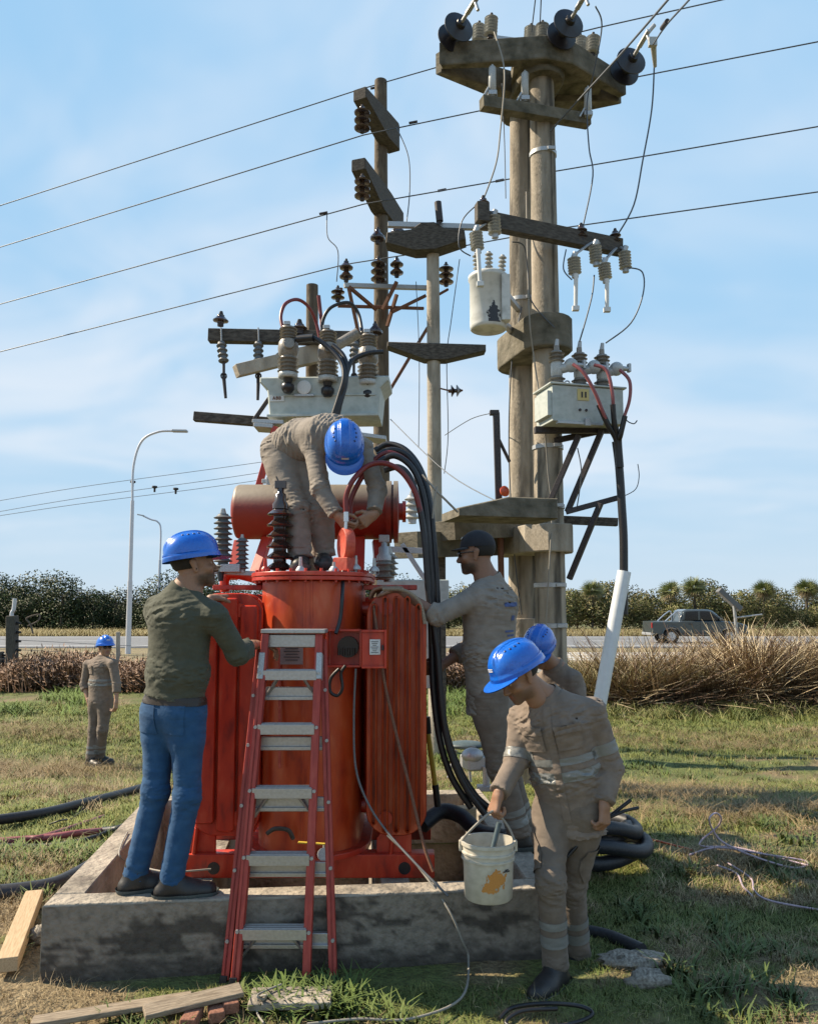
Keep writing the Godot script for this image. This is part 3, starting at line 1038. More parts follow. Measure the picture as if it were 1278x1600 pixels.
func build_trees():
	var dark := [Color(.035, .06, .018), Color(.05, .08, .022), Color(.028, .048, .016), Color(.065, .09, .03)]
	var lite := [Color(.17, .18, .06), Color(.21, .21, .08), Color(.12, .15, .05), Color(.25, .21, .1)]
	var kinds := [
		make_tree("thorn_tree", "", 101, Vector3(2.6, 5.2, 2.2), 2600, .14, dark, 12, "dark trees across the road on the left"),
		make_tree("thorn_tree", "", 102, Vector3(3.0, 4.4, 2.4), 2600, .14, dark, 14, "dark trees across the road on the left"),
		make_tree("thorn_tree", "", 103, Vector3(2.2, 5.8, 2.0), 2500, .14, dark, 11, "dark trees across the road on the left"),
		make_tree("scrub_tree", "", 104, Vector3(2.8, 4.2, 2.2), 2600, .14, lite, 13, "pale green trees across the road on the right"),
		make_tree("scrub_tree", "", 105, Vector3(2.3, 4.8, 2.0), 2500, .14, lite, 11, "pale green trees across the road on the right"),
		make_tree("scrub_tree", "", 106, Vector3(3.2, 3.8, 2.4), 2600, .14, lite, 14, "pale green trees across the road on the right")]
	var r := RandomNumberGenerator.new()
	r.seed = 5
	var first := {}
	var ords := ["first", "second", "third", "fourth", "fifth", "sixth", "seventh", "eighth", "ninth", "tenth", "eleventh", "twelfth", "thirteenth", "fourteenth", "fifteenth", "sixteenth", "seventeenth", "eighteenth", "nineteenth", "twentieth"]
	var rown := {76: "front", 80: "middle", 86: "back"}
	for row in [[76.0, 0.0], [80.0, 1.6], [86.0, .8]]:
		var x := -47.0 + float(row[1])
		var cnt := [0, 0]
		while x < 56.0:
			var left := x < 3.0
			var k := (r.randi() % 3) + (0 if left else 3)
			var z := -float(row[0]) - r.randf() * 2.0
			var s := r.randf_range(.62, 1.06) + (float(row[0]) - 76.0) * .014
			if left and absf(x + 27.5) < 1.5 and row[0] > 85: s *= 1.2
			if not left: s *= .93
			var lab := "%s tree, %s from the %s in the %s row of the wood" % ["dark green" if left else "pale green", ords[mini(cnt[0 if left else 1], 19)], "left edge" if left else "transformer", rown[int(row[0])]]
			cnt[0 if left else 1] += 1
			if not first.has(k):
				first[k] = true
				kinds[k].position = Vector3(x, -.3, z)
				kinds[k].rotation.y = r.randf() * TAU
				kinds[k].scale = Vector3.ONE * s
				kinds[k].set_meta("label", lab)
			else: dup(kinds[k], Vector3(x, -.3, z), r.randf() * TAU, s, lab)
			x += r.randf_range(2.7, 4.0)
	var pal := make_palm("fan palm with a tall bare trunk left of the grey pickup", 7, 3.9)
	pal.position = P(925, 975, 77.5) * Vector3(1, 0, 1) + Vector3(0, -.3, 0)
	for q in [[1085, 4.15, "tallest fan palm, rising over the grey pickup's cab"], [1048, 3.8, "fan palm crown over the grey pickup's load bed"], [1195, 3.9, "fan palm right of the tilted metal plate"], [1262, 4.0, "fan palm at the right edge of the wood"]]:
		var p := P(q[0], 975, 77.5)
		dup(pal, Vector3(p.x, -.3, p.z), r.randf() * TAU, q[1] / 3.9, q[2])

func stad(a: Vector2, b: Vector2, r: float, seg := 8) -> Array:
	var o := []
	var d := (b - a).normalized()
	var s := Vector2(-d.y, d.x)
	for k in seg + 1:
		var t := PI * k / seg
		o.append(b + (s * -cos(t) + d * sin(t)) * r)
	for k in seg + 1:
		var t := PI * k / seg
		o.append(a + (s * cos(t) - d * sin(t)) * r)
	return o
func cable(called: String, label: String, cat: String, p: Array, r: float, mt: Material, grp := "", sides := 6, per := 6) -> MeshInstance3D:
	var m := MB.new()
	tube(m, spline(p, per), r, sides)
	return solo(called, label, cat, m, mt, grp)
func ground_pole(called: String, label: String, top: Vector3, foot: Vector3, r0: float, r1: float, mt: Material, cat := "utility pole") -> Node3D:
	var t := thing(called, label, cat, foot)
	var m := MB.new()
	var p := []
	var r := []
	for i in 9:
		p.append(foot.lerp(top, i / 8.0) - (Vector3.UP * .3 if i == 0 else Vector3.ZERO))
		r.append(lerpf(r0, r1, i / 8.0))
	tube(m, p, r, 20)
	obj("shaft", m, mt, t)
	return t
func band(t: Node3D, at: Vector3, r: float, h := .05):
	var m := MB.new()
	lathe(m, at - Vector3.UP * h / 2, Vector3.UP, [Vector2(r, 0), Vector2(r + .012, .003), Vector2(r + .012, h - .003), Vector2(r, h)], 20)
	bx(m, at + Vector3(r * .5, 0, r + .01), Vector3(.09, h * .8, .03))
	obj("steel_band", m, M.galv, t)
# ribbed insulator with metal fittings, as a thing of its own
func insulator(label: String, base: Vector3, axis: Vector3, h: float, rc: float, rs: float, cnt: int, mt: Material, grp: String, capm: Material = null, called := "insulator") -> Node3D:
	var t := thing(called, label, "insulator", base, grp)
	var m := MB.new()
	lathe(m, base, axis, sheds(rc, rs, h, cnt), 14)
	obj("ribbed_body", m, mt, t)
	m = MB.new()
	axis = axis.normalized()
	var fm: Material = M.galv if capm == null else capm
	rod(m, base + axis * h * .97, base + axis * (h + rc * 1.1), rc * .75, rc * .4, 8)
	obj("metal_cap", m, fm, t)
	m = MB.new()
	rod(m, base - axis * rc * .9, base + axis * h * .04, rc * .9, -1, 8)
	obj("metal_foot", m, fm, t)
	return t
func cutout(label: String, top: Vector3, bottom: Vector3, tail: Vector3, fr: Vector3):
	var t := thing("fuse_cutout", label, "fuse cutout", bottom, "fuse cutouts on the mid crossarm")
	var m := MB.new()
	var ax := top - bottom
	lathe(m, bottom, ax, sheds(.034, .07, ax.length(), 6), 14)
	obj("ribbed_body", m, M.greyporc, t)
	m = MB.new()
	beam(m, fr, top + Vector3(0, .02, 0), .035, .02)
	rod(m, top, top + Vector3(.02, .05, 0), .03)
	rod(m, bottom, bottom - ax.normalized() * .04, .035)
	obj("bracket", m, M.galv, t)
	if tail != Vector3.ZERO:
		m = MB.new()
		rod(m, bottom + Vector3(0, -.02, .05), tail, .022, .02, 10)
		bx(m, tail, Vector3(.07, .05, .05))
		obj("fuse_tube", m, M.labelwhite, t)
func discs(label: String, at: Vector3, axis: Vector3, r: float):
	var to := (EYE - at).normalized()
	var rt := Vector3.UP.cross(to).normalized()
	axis = (to * .66 + rt * .45 + to.cross(rt) * .6).normalized()
	var t := thing("disc_insulator", label, "insulator", at, "double disc insulators at the platform")
	for i in 2:
		var m := MB.new()
		lathe(m, at + axis * (i - .6) * .17, axis, [Vector2(.001, -.02), Vector2(r * .3, -.02), Vector2(r * .36, -.006), Vector2(r * .55, .0), Vector2(r * .6, -.008), Vector2(r * .8, -.002), Vector2(r * .84, -.01), Vector2(r, .0), Vector2(r, .012), Vector2(r * .62, .026), Vector2(r * .34, .04), Vector2(r * .3, .09), Vector2(.001, .09)], 24)
		obj("disc", m, M.blackins, t)
	var m2 := MB.new()
	rod(m2, at - axis * .16, at + axis * .36, .02)
	beam(m2, at + axis * .27, at + axis * .5, .05, .03)
	rod(m2, at + axis * .45, at + axis * .45 + Vector3(.08, .09, .02), .022)
	rod(m2, at + axis * .45, at + axis * .45 + Vector3(.03, -.12, .02), .018)
	obj("clamp", m2, M.galv, t)

func recloser(label: String, at: Vector3, turn: float, grp: String) -> Node3D:
	# a breaker tank on its own axes: x along its three bushings, z to its front
	var t := thing("recloser", label, "recloser", at, grp)
	t.rotation.y = turn
	return t
func build_poles():
	var ad := Vector3(1, 0, -.25).normalized()
	var nd := Vector3(.25, 0, 1).normalized()
	# twin pole on the right
	var rb := P(864, 1200, 8.72); rb.y = -.22
	var rt := P(845, 70, 8.72); rt.y = 8.1
	var lb := P(817, 1200, 9.35); lb.y = -.24
	var lt := P(814, 150, 9.35); lt.y = 8.1
	var t := thing("twin_concrete_pole", "weathered twin concrete pole carrying the platform, recloser and white can", "utility pole", rb)
	var sn := noise(1.0, 4, 88)
	for q in [[rb, rt], [lb, lt]]:
		var ms := MB.new()
		var p := []
		var rr := []
		for i in 91:
			p.append((q[0] as Vector3).lerp(q[1], i / 90.0))
			rr.append(lerpf(.175, .135, i / 90.0) + .002 * sn.get_noise_2d(i * 9.0, q[0].x * 50.0))
		tube(ms, p, rr, 36)
		for i in ms.v.size():   # dark rain streaks and patches on the old concrete
			var an := atan2(ms.n[i].z, ms.n[i].x)
			var k := sn.get_noise_3d(cos(an) * 1.6 + q[0].z, ms.v[i].y * .22, sin(an) * 1.6) * 1.3 + sn.get_noise_3d(cos(an) * 3.0, ms.v[i].y * 1.6, sin(an) * 3.0 + q[0].z) * .7
			var c := lerpf(1.0, .3, smoothstep(-.02, .55, k)) * lerpf(1.0, .8, smoothstep(5.0, 7.5, ms.v[i].y))
			ms.c[i] = Color(c, c * .985, c * .96)
		obj("shaft", ms, M.pole, t)
	var m: MB
	for y in [[4.62, .36, .29, 10], [2.40, .30, .29, 3], [1.35, .34, .2, 10]]:
		var k: float = (y[0] - rb.y) / (rt.y - rb.y)
		var a := rb.lerp(rt, k)
		var b := lb.lerp(lt, k)
		m = MB.new()
		if y[2] < .25: prism(m, stad(Vector2(b.x, b.z), Vector2(b.x, b.z + .01), .22, 10), Vector3(0, y[0] + y[1], 0), Vector3.RIGHT, Vector3.BACK, y[1], .012)
		else: prism(m, stad(Vector2(a.x, a.z), Vector2(b.x, b.z), y[2], y[3]), Vector3(0, y[0] + y[1], 0), Vector3.RIGHT, Vector3.BACK, y[1], .015, .75 if y[3] > 5 else .99)
		obj("tie_block", m, M.arm if y[3] > 5 and y[2] > .25 else M.pole, t)
	for q in [[2.05, 0], [2.9, 0], [1.15, 0], [3.55, 0], [5.45, 1], [4.98, 1], [1.62, 0], [6.9, 0]]:
		var k: float = (q[0] - rb.y) / (rt.y - rb.y)
		band(t, (rb.lerp(rt, k) if q[1] == 0 else lb.lerp(lt, k)), lerpf(.176, .136, k))
	# lens shaped platform on top
	var Lp := G(690, 92, 7.95)
	var Np := G(872, 80, 7.95)
	var Rp := G(966, 138, 7.95)
	var Fp := G(858, 166, 7.85) + Vector3(0, .1, -.1)
	t = thing("pole_top_platform", "lens shaped concrete platform on top of the twin pole", "platform", Np)
	for v in [[Np, 1.0], [Fp, -1.0]]:
		var V2 := func(q: Vector3) -> Vector2: return Vector2(q.x, q.z)
		var l2: Vector2 = V2.call(Lp)
		var n2: Vector2 = V2.call(v[0])
		var r2: Vector2 = V2.call(Rp)
		var d1 := (n2 - l2).normalized()
		var d2 := (r2 - n2).normalized()
		var s1: Vector2 = Vector2(-d1.y, d1.x) * v[1]
		var s2: Vector2 = Vector2(-d2.y, d2.x) * v[1]
		m = MB.new()
		prism(m, [l2 + s1 * .09 - d1 * .02, n2 + s1 * .09 - d1 * .14, n2 + s2 * .09 + d2 * .14, r2 + s2 * .09 + d2 * .02, r2 - s2 * (.0 if v[1] > 0 else -.01), n2 - s2 * (.09 if v[1] > 0 else .3), l2 - s1 * (.0 if v[1] > 0 else -.01)], Vector3(0, 8.09 if v[1] > 0 else 8.07, 0), Vector3.RIGHT, Vector3.BACK, .27, .014, .99)
		obj("curved_beam", m, M.arm, t)
	m = MB.new()
	var sof := []
	for q in [[Np, Lp, .38], [Np, Rp, .0], [Np, Rp, .72], [Fp, Rp, .72], [Fp, Lp, .0], [Fp, Lp, .38]]:
		var k: Vector3 = (q[0] as Vector3).lerp(q[1], q[2])
		sof.append(Vector2(k.x, k.z))
	prism(m, sof, Vector3(0, 8.04, 0), Vector3.RIGHT, Vector3.BACK, .17, .01, .99)
	obj("soffit_slab", m, M.arm, t)
	m = MB.new()
	prism(m, stad(Vector2(rt.x, rt.z), Vector2(lt.x, lt.z), .26, 6), Vector3(0, 8.06, 0), Vector3.RIGHT, Vector3.BACK, .3, .02)
	obj("centre_block", m, M.arm, t)
	m = MB.new()
	beam(m, P(752, 58, 8.9), P(815, 66, 9.05), .07, .05)
	obj("green_channel", m, M.galv, t)
	for q in [[747, 66, 8.75, 30, "first of the ribbed grey insulators on the platform, by the left discs"], [766, 56, 8.6, 32, "taller ribbed grey insulator beside the left discs on the platform"], [828, 66, 8.9, 26, "ribbed grey insulator behind the platform's middle, smaller one"], [846, 62, 8.6, 26, "ribbed grey insulator over the platform's middle"], [905, 82, 8.85, 26, "ribbed grey insulator on the platform right of its bend, left one"], [925, 84, 8.7, 30, "ribbed grey insulator nearest the platform's right end"]]:
		insulator(q[4], P(q[0], q[1], q[2]), Vector3(.06, 1, .05), q[3] / 145.0, .038, .078, 6, M.greyporc, "grey insulators on the platform", M.darksteel)
	var wd := (P(1100, -60, 5.5) - P(1000, 85, 8.3)).normalized()
	discs("double black disc insulator at the platform's left end", P(712, 50, 8.4), wd, .172)
	discs("double black disc insulator over the platform's middle", P(883, 45, 8.3), wd, .172)
	discs("double black disc insulator beyond the platform's right end", P(981, 103, 8.7), wd, .172)
	# arm below it with three surge arresters
	m = MB.new()
	beam(m, P(752, 161, 8.3), P(919, 190, 8.72), .12, .13)
	solo("concrete_crossarm", "short mossy crossarm just below the pole top platform", "crossarm", m, M.arm, "arms on the twin pole")
	var n := 0
	for q in [[769, 152, 98, "left"], [820, 160, 107, "middle"], [918, 184, 128, "right"]]:
		var d := 8.33 + n * .15
		var a := P(q[0], q[1], d)
		var b := P(q[0], q[2], d)
		var u := thing("surge_arrester", "smooth grey surge arrester standing on the arm below the platform, %s of three" % q[3], "surge arrester", a, "arresters below the platform")
		m = MB.new()
		lathe(m, a, b - a, [Vector2(.001, 0), Vector2(.036, 0), Vector2(.036, .06), Vector2(.042, .065), Vector2(.042, .33), Vector2(.034, .345), Vector2(.012, .35), Vector2(.01, .375), Vector2(.001, .375)], 14)
		obj("body", m, M.greyporc, u)
		m = MB.new()
		bx(m, a + Vector3(0, .035, .0), Vector3(.1, .06, .09), Basis.IDENTITY, .01)
		bx(m, a + Vector3(-.07, .04, .03), Vector3(.02, .12, .03), Basis(Vector3.BACK, -.5))
		obj("clamp", m, M.galv, u)
		n += 1
	# mid crossarm with fuse cutouts
	m = MB.new()
	beam(m, P(752, 343, 8.05), P(969, 387, 8.62), .11, .17)
	solo("mid_crossarm", "long dark crossarm half way up the twin pole", "crossarm", m, M.oldwood, "arms on the twin pole")
	for q in [[755, 330, 8.02, "at the left end of the mid crossarm"], [908, 372, 8.42, "on the mid crossarm right of the poles"], [961, 380, 8.58, "at the right end of the mid crossarm"]]:
		insulator("small brown pin insulator " + q[3], P(q[0], q[1], q[2]), Vector3.UP, .13, .035, .065, 2, M.brownporc, "pin insulators on the mid crossarm", M.darksteel)
	m = MB.new()
	bx(m, P(753, 333, 7.9), Vector3(.13, .2, .1), frame_of(nd))
	solo("junction_block", "dark square block at the left end of the mid crossarm", "junction block", m, M.oldwood)
	cutout("ribbed fuse cutout lowest at the crossarm's left end", P(743, 362, 7.8), P(746, 390, 7.8), P(750, 444, 7.75), P(764, 346, 7.98))
	cutout("ribbed fuse cutout just under the crossarm's left end", P(771, 336, 7.95), P(773, 366, 7.95), Vector3.ZERO, P(779, 345, 8.05))
	cutout("leftmost of the cutouts hanging right of the poles", P(896, 402, 8.05), P(898, 428, 8.05), P(899, 482, 8.03), P(925, 378, 8.42))
	cutout("second cutout right of the poles, without a tube", P(929, 383, 8.3), P(931, 410, 8.3), Vector3.ZERO, P(935, 380, 8.45))
	cutout("cutout with a bluish hanging tube right of the poles", P(943, 411, 8.2), P(946, 436, 8.2), P(948, 484, 8.18), P(962, 388, 8.55))
	cutout("rightmost cutout at the end of the mid crossarm", P(975, 392, 8.5), P(977, 420, 8.5), Vector3.ZERO, P(966, 385, 8.6))
	# white can
	var cb := P(763, 516, 8.5)
	var ct := P(764, 430, 8.5)
	var hgt := ct.y - cb.y
	t = thing("distribution_transformer", "white pole mounted transformer can with a burnt patch near its foot", "transformer", cb)
	m = MB.new()
	lathe(m, cb, Vector3.UP, [Vector2(.001, .03), Vector2(.17, .03), Vector2(.185, .0), Vector2(.197, .01), Vector2(.2, .04), Vector2(.2, hgt - .07), Vector2(.215, hgt - .06), Vector2(.215, hgt - .02), Vector2(.19, hgt), Vector2(.12, hgt + .02), Vector2(.001, hgt + .03)], 28)
	obj("can", m, M.canwhite, t)
	m = drum_stain(cb, func(y: float) -> float: return .2015, Vector2(-.25, .66), Vector2(.03, .26), func(u: float, v: float) -> float: return absf(u - .2) / .3 + maxf(v - .55, 0.0) * 2.4)
	obj("burnt_patch", m, M.blackins, t)
	m = MB.new()
	bx(m, cb + Vector3(.17, .3, .13), Vector3(.09, .5, .12))
	obj("side_box", m, M.canwhite, t)
	for a in [[-.12, .06], [0.0, .1], [.14, .02]]:
		m = MB.new()
		lathe(m, cb + Vector3(a[0], hgt - .01, a[1]), Vector3(a[0] * .6, 1, .1), sheds(.02, .045, .22, 5), 12)
		obj("bushing", m, M.greyporc, t)
	m = MB.new()
	beam(m, cb + Vector3(.15, hgt - .1, -.1), lb + Vector3(0, ct.y - .1 - lb.y, .1), .06, .06)
	beam(m, cb + Vector3(.15, .15, -.1), lb + Vector3(0, cb.y + .15 - lb.y, .1), .06, .06)
	obj("mounting_bracket", m, M.galv, t)
	# right recloser
	var rc := P(905, 640, 8.35)
	var bs := Basis(ad, Vector3.UP, nd)
	t = thing("recloser", "pale green recloser box on the twin pole with three elbow bushings", "recloser", rc + Vector3(0, -.2, 0))
	m = MB.new()
	bx(m, rc, Vector3(.8, .38, .42), bs, .012)
	obj("tank", m, M.reclose, t)
	m = MB.new()
	bx(m, rc + bs * Vector3(-.42, .0, .02), Vector3(.05, .26, .34), bs, .006)
	bx(m, rc + bs * Vector3(0, .2, 0), Vector3(.86, .02, .46), bs, .006)
	obj("end_cover", m, M.reclose, t)
	m = MB.new()
	bx(m, rc + bs * Vector3(-.06, .1, .214), Vector3(.13, .12, .006), bs, .001)
	obj("warning_label", m, M.labelyellow, t)
	for q in [[-.035, .1], [-.075, .1]]:
		m = MB.new()
		bx(m, rc + bs * Vector3(q[0], q[1], .219), Vector3(.018, .06, .003), bs, .0005)
		obj("label_bar", m, M.print, t)
	for q in [-.1, -.03]:
		m = MB.new()
		rod(m, rc + bs * Vector3(q, -.06, .2), rc + bs * Vector3(q, -.06, .222), .014)
		obj("bolt_head", m, M.darksteel, t)
	m = MB.new()
	bx(m, rc + bs * Vector3(-.1, -.2, .2), Vector3(.5, .03, .06), bs)
	bx(m, rc + bs * Vector3(-.03, -.19, .24), Vector3(.06, .08, .03), bs)
	obj("bottom_rail", m, M.galv, t)
	m = MB.new()
	tube(m, spline([rc + bs * Vector3(-.2, .2, .1), rc + bs * Vector3(-.2, .26, .1), rc + bs * Vector3(-.16, .26, .1), rc + bs * Vector3(-.16, .2, .1)], 4), .008)
	obj("lifting_eye", m, M.galv, t)
	var nb := 0
	for q in [-.26, 0.0, .26]:
		var b := rc + bs * Vector3(q, .2, .02)
		m = MB.new()
		lathe(m, b, Vector3.UP, sheds(.06, .09, .13, 3), 18)
		var bu := obj("bushing", m, M.dullporc, t)
		m = MB.new()
		lathe(m, b + Vector3(0, .12, 0), Vector3.UP, [Vector2(.05, 0), Vector2(.062, .03), Vector2(.065, .12), Vector2(.055, .17)], 16)
		tube(m, [b + Vector3(0, .2, 0), b + Vector3(0, .2, 0) + bs * Vector3(.1, .02, .06)], .05, 14)
		ball(m, b + Vector3(0, .22, 0) + bs * Vector3(.13, .02, .07), Vector3(.075, .075, .075))
		obj("elbow_housing", m, M.greyporc, bu)
		m = MB.new()
		lathe(m, b + Vector3(0, .28, 0), Vector3.UP, sheds(.055, .085, .12, 3), 18)
		rod(m, b + Vector3(0, .4, 0), b + Vector3(0, .46, 0), .03, .028)
		obj("upper_sheds", m, M.dullporc, bu)
		m = MB.new()
		rod(m, b + Vector3(0, .44, 0), b + Vector3(.01, .53, 0), .026, .018)
		rod(m, b + Vector3(0, .22, 0) + bs * Vector3(.18, .02, .09), b + Vector3(0, .22, 0) + bs * Vector3(.27, .02, .1), .03, .02)
		bx(m, b + Vector3(0, .23, 0) + bs * Vector3(.26, .02, .1), Vector3(.03, .09, .05), bs)
		obj("terminal", m, M.galv, bu)
		nb += 1
	# its bracket
	t = thing("recloser_bracket", "dark steel bracket holding the recloser to the twin pole", "bracket", P(880, 900, 8.5))
	for q in [[[835, 672, 8.35], [965, 672, 8.45], .07], [[860, 690, 8.6], [965, 668, 8.6], .06]]:
		m = MB.new()
		beam(m, P(q[0][0], q[0][1], q[0][2]), P(q[1][0], q[1][1], q[1][2]), q[2], q[2])
		obj("rail", m, M.darksteel, t)
	for q in [[[940, 672, 8.35], [886, 800, 8.55]], [[904, 680, 8.35], [852, 800, 8.5]], [[938, 786, 8.4], [889, 905, 8.6]], [[884, 800, 8.45], [968, 777, 8.4]]]:
		m = MB.new()
		beam(m, P(q[0][0], q[0][1], q[0][2]), P(q[1][0], q[1][1], q[1][2]), .055, .055)
		obj("strut", m, M.darksteel, t)
	m = MB.new()
	lathe(m, P(862, 672, 8.72), Vector3.UP, [Vector2(.165, 0), Vector2(.185, 0), Vector2(.185, .07), Vector2(.165, .07)], 20)
	obj("clamp_ring", m, M.darksteel, t)
	m = MB.new()
	beam(m, P(868, 812, 8.95), P(964, 816, 8.95), .08, .09)
	solo("timber_bearer", "short dark timber sticking out right of the twin pole's lower block", "beam", m, M.oldwood)
	# cables from it and the white conduit
	var k3 := ["left", "middle", "right"]
	var cabs := [[895, 569, 8.0, 912, 583, 7.95, 930, 615, 7.95, 944, 650, 8.0, 958, 680, 8.1], [928, 570, 8.05, 948, 580, 8.0, 957, 620, 8.0, 957, 650, 8.05, 963, 690, 8.1], [968, 578, 8.15, 983, 595, 8.1, 983, 625, 8.1, 972, 660, 8.12, 966, 690, 8.12]]
	for i in 3: cable("pink_cable", "pink cable dropping from the right recloser's %s bushing" % k3[i], "cable", ptd(cabs[i]), .018, M.pinkcable if i != 5 else M.rubber, "pink cables of the recloser", 8)
	for i in 3:
		var s: float = [[935, 632], [957, 632], [976, 650]][i][0]
		var y: float = [[935, 632], [957, 632], [976, 650]][i][1]
		cable("black_cable_sleeve", "black sleeve on the pink cable from the %s bushing of the right recloser" % k3[i], "cable", ptd([s, y, 8.0, (s + 962) / 2, y + 30, 8.03, 963 + i * 2, 690, 8.08, 966 + i * 2, 730, 8.1]), .028, M.rubber, "black sleeves under the recloser", 8)
	cable("black_riser_cable", "thick black cable running down into the white conduit", "cable", ptd([962, 690, 8.15, 967, 730, 8.15, 971, 790, 8.15, 974, 850, 8.15, 974, 960, 8.15]), .042, M.rubber, "", 10)
	var pv := MB.new()
	var c0 := P(975, 893, 8.15)
	var c1 := G(905, 1262, -.2)
	c1 = P(934, 1112, 8.1)
	var cd := (c1 - c0).normalized()
	lathe(pv, c0, cd, [Vector2(.058, .1), Vector2(.058, 0), Vector2(.068, 0), Vector2(.068, (c0.y + .25) / absf(cd.y))], 20)
	solo("white_conduit", "leaning white plastic conduit beside the twin pole", "conduit", pv, M.pvc)
	# concrete bearer slabs between the twin pole and the transformer
	t = thing("concrete_bearer", "old concrete bearers jutting left from the twin pole, behind the capped man", "platform", P(715, 870, 8.6))
	m = MB.new()
	prism(m, [Vector2(0, 0), Vector2(1.0, 0), Vector2(1.0, .2), Vector2(.5, .2), Vector2(0, .08)], P(690, 816, 8.0), ad, Vector3.UP, .55, .01, .99)
	obj("upper_slab", m, M.arm, t)
	m = MB.new()
	beam(m, P(800, 826, 9.2), P(690, 830, 8.2), .34, .2)
	obj("beam", m, M.arm, t)
	m = MB.new()
	beam(m, P(800, 850, 9.6), P(634, 852, 8.0), .3, .26)
	obj("beam", m, M.arm, t)
	m = MB.new()
	beam(m, P(687, 850, 8.7), P(688, 1130, 8.7), .12, .12, Vector3.BACK)
	obj("leg", m, M.oldwood, t)
	m = MB.new()
	beam(m, P(775, 645, 8.7), P(779, 782, 8.7), .07, .07, Vector3.BACK)
	bx(m, P(772, 645, 8.7), Vector3(.1, .05, .08))
	beam(m, P(776, 680, 8.7), P(796, 722, 8.75), .03, .03)
	solo("short_post", "short dark brown post standing on the concrete bearer", "post", m, M.darksteel)
	m = MB.new()
	lathe(m, P(787, 768, 8.6), Vector3(.5, .1, .85), [Vector2(.001, 0), Vector2(.055, 0), Vector2(.06, .02), Vector2(.03, .05), Vector2(.001, .05)], 18)
	solo("red_disc", "small orange red disc beside the short brown post", "disc", m, M.orange)
	m = MB.new()
	rod(m, P(780, 782, 8.9), P(783, 905, 8.9), .035)
	solo("thin_pipe", "thin pinkish pipe left of the twin pole's lower block", "pipe", m, M.rust)
	insulator("grey ribbed insulator behind the conservator's right end", P(644, 812, 7.2), Vector3.UP, .22, .04, .07, 4, M.greyporc, "grey insulators behind the transformer")
	# grey cabinet and struts behind the transformer
	t = thing("grey_cabinet", "pale grey metal cabinet behind the transformer's right radiator", "cabinet", P(650, 1250, 6.9))
	m = MB.new()
	bx(m, P(645, 925, 6.9), Vector3(.6, .2, .3), Basis.IDENTITY, .01)
	bx(m, P(672, 1010, 6.9), Vector3(.07, .7, .06), Basis.IDENTITY, .006)
	obj("body", m, M.reclose, t)
	m = MB.new()
	beam(m, P(628, 850, 6.8), P(668, 912, 6.8), .04, .04)
	beam(m, P(600, 858, 6.8), P(680, 862, 6.8), .04, .05)
	obj("bracket", m, M.galv, t)
	insulator("squat grey insulator on the tank's right shoulder", P(607, 900, 5.55), Vector3.UP, .15, .045, .07, 4, M.dullporc, "grey insulators behind the transformer")
	build_tall_pole()
	build_left_recloser()
	build_wires()
	build_lamps()
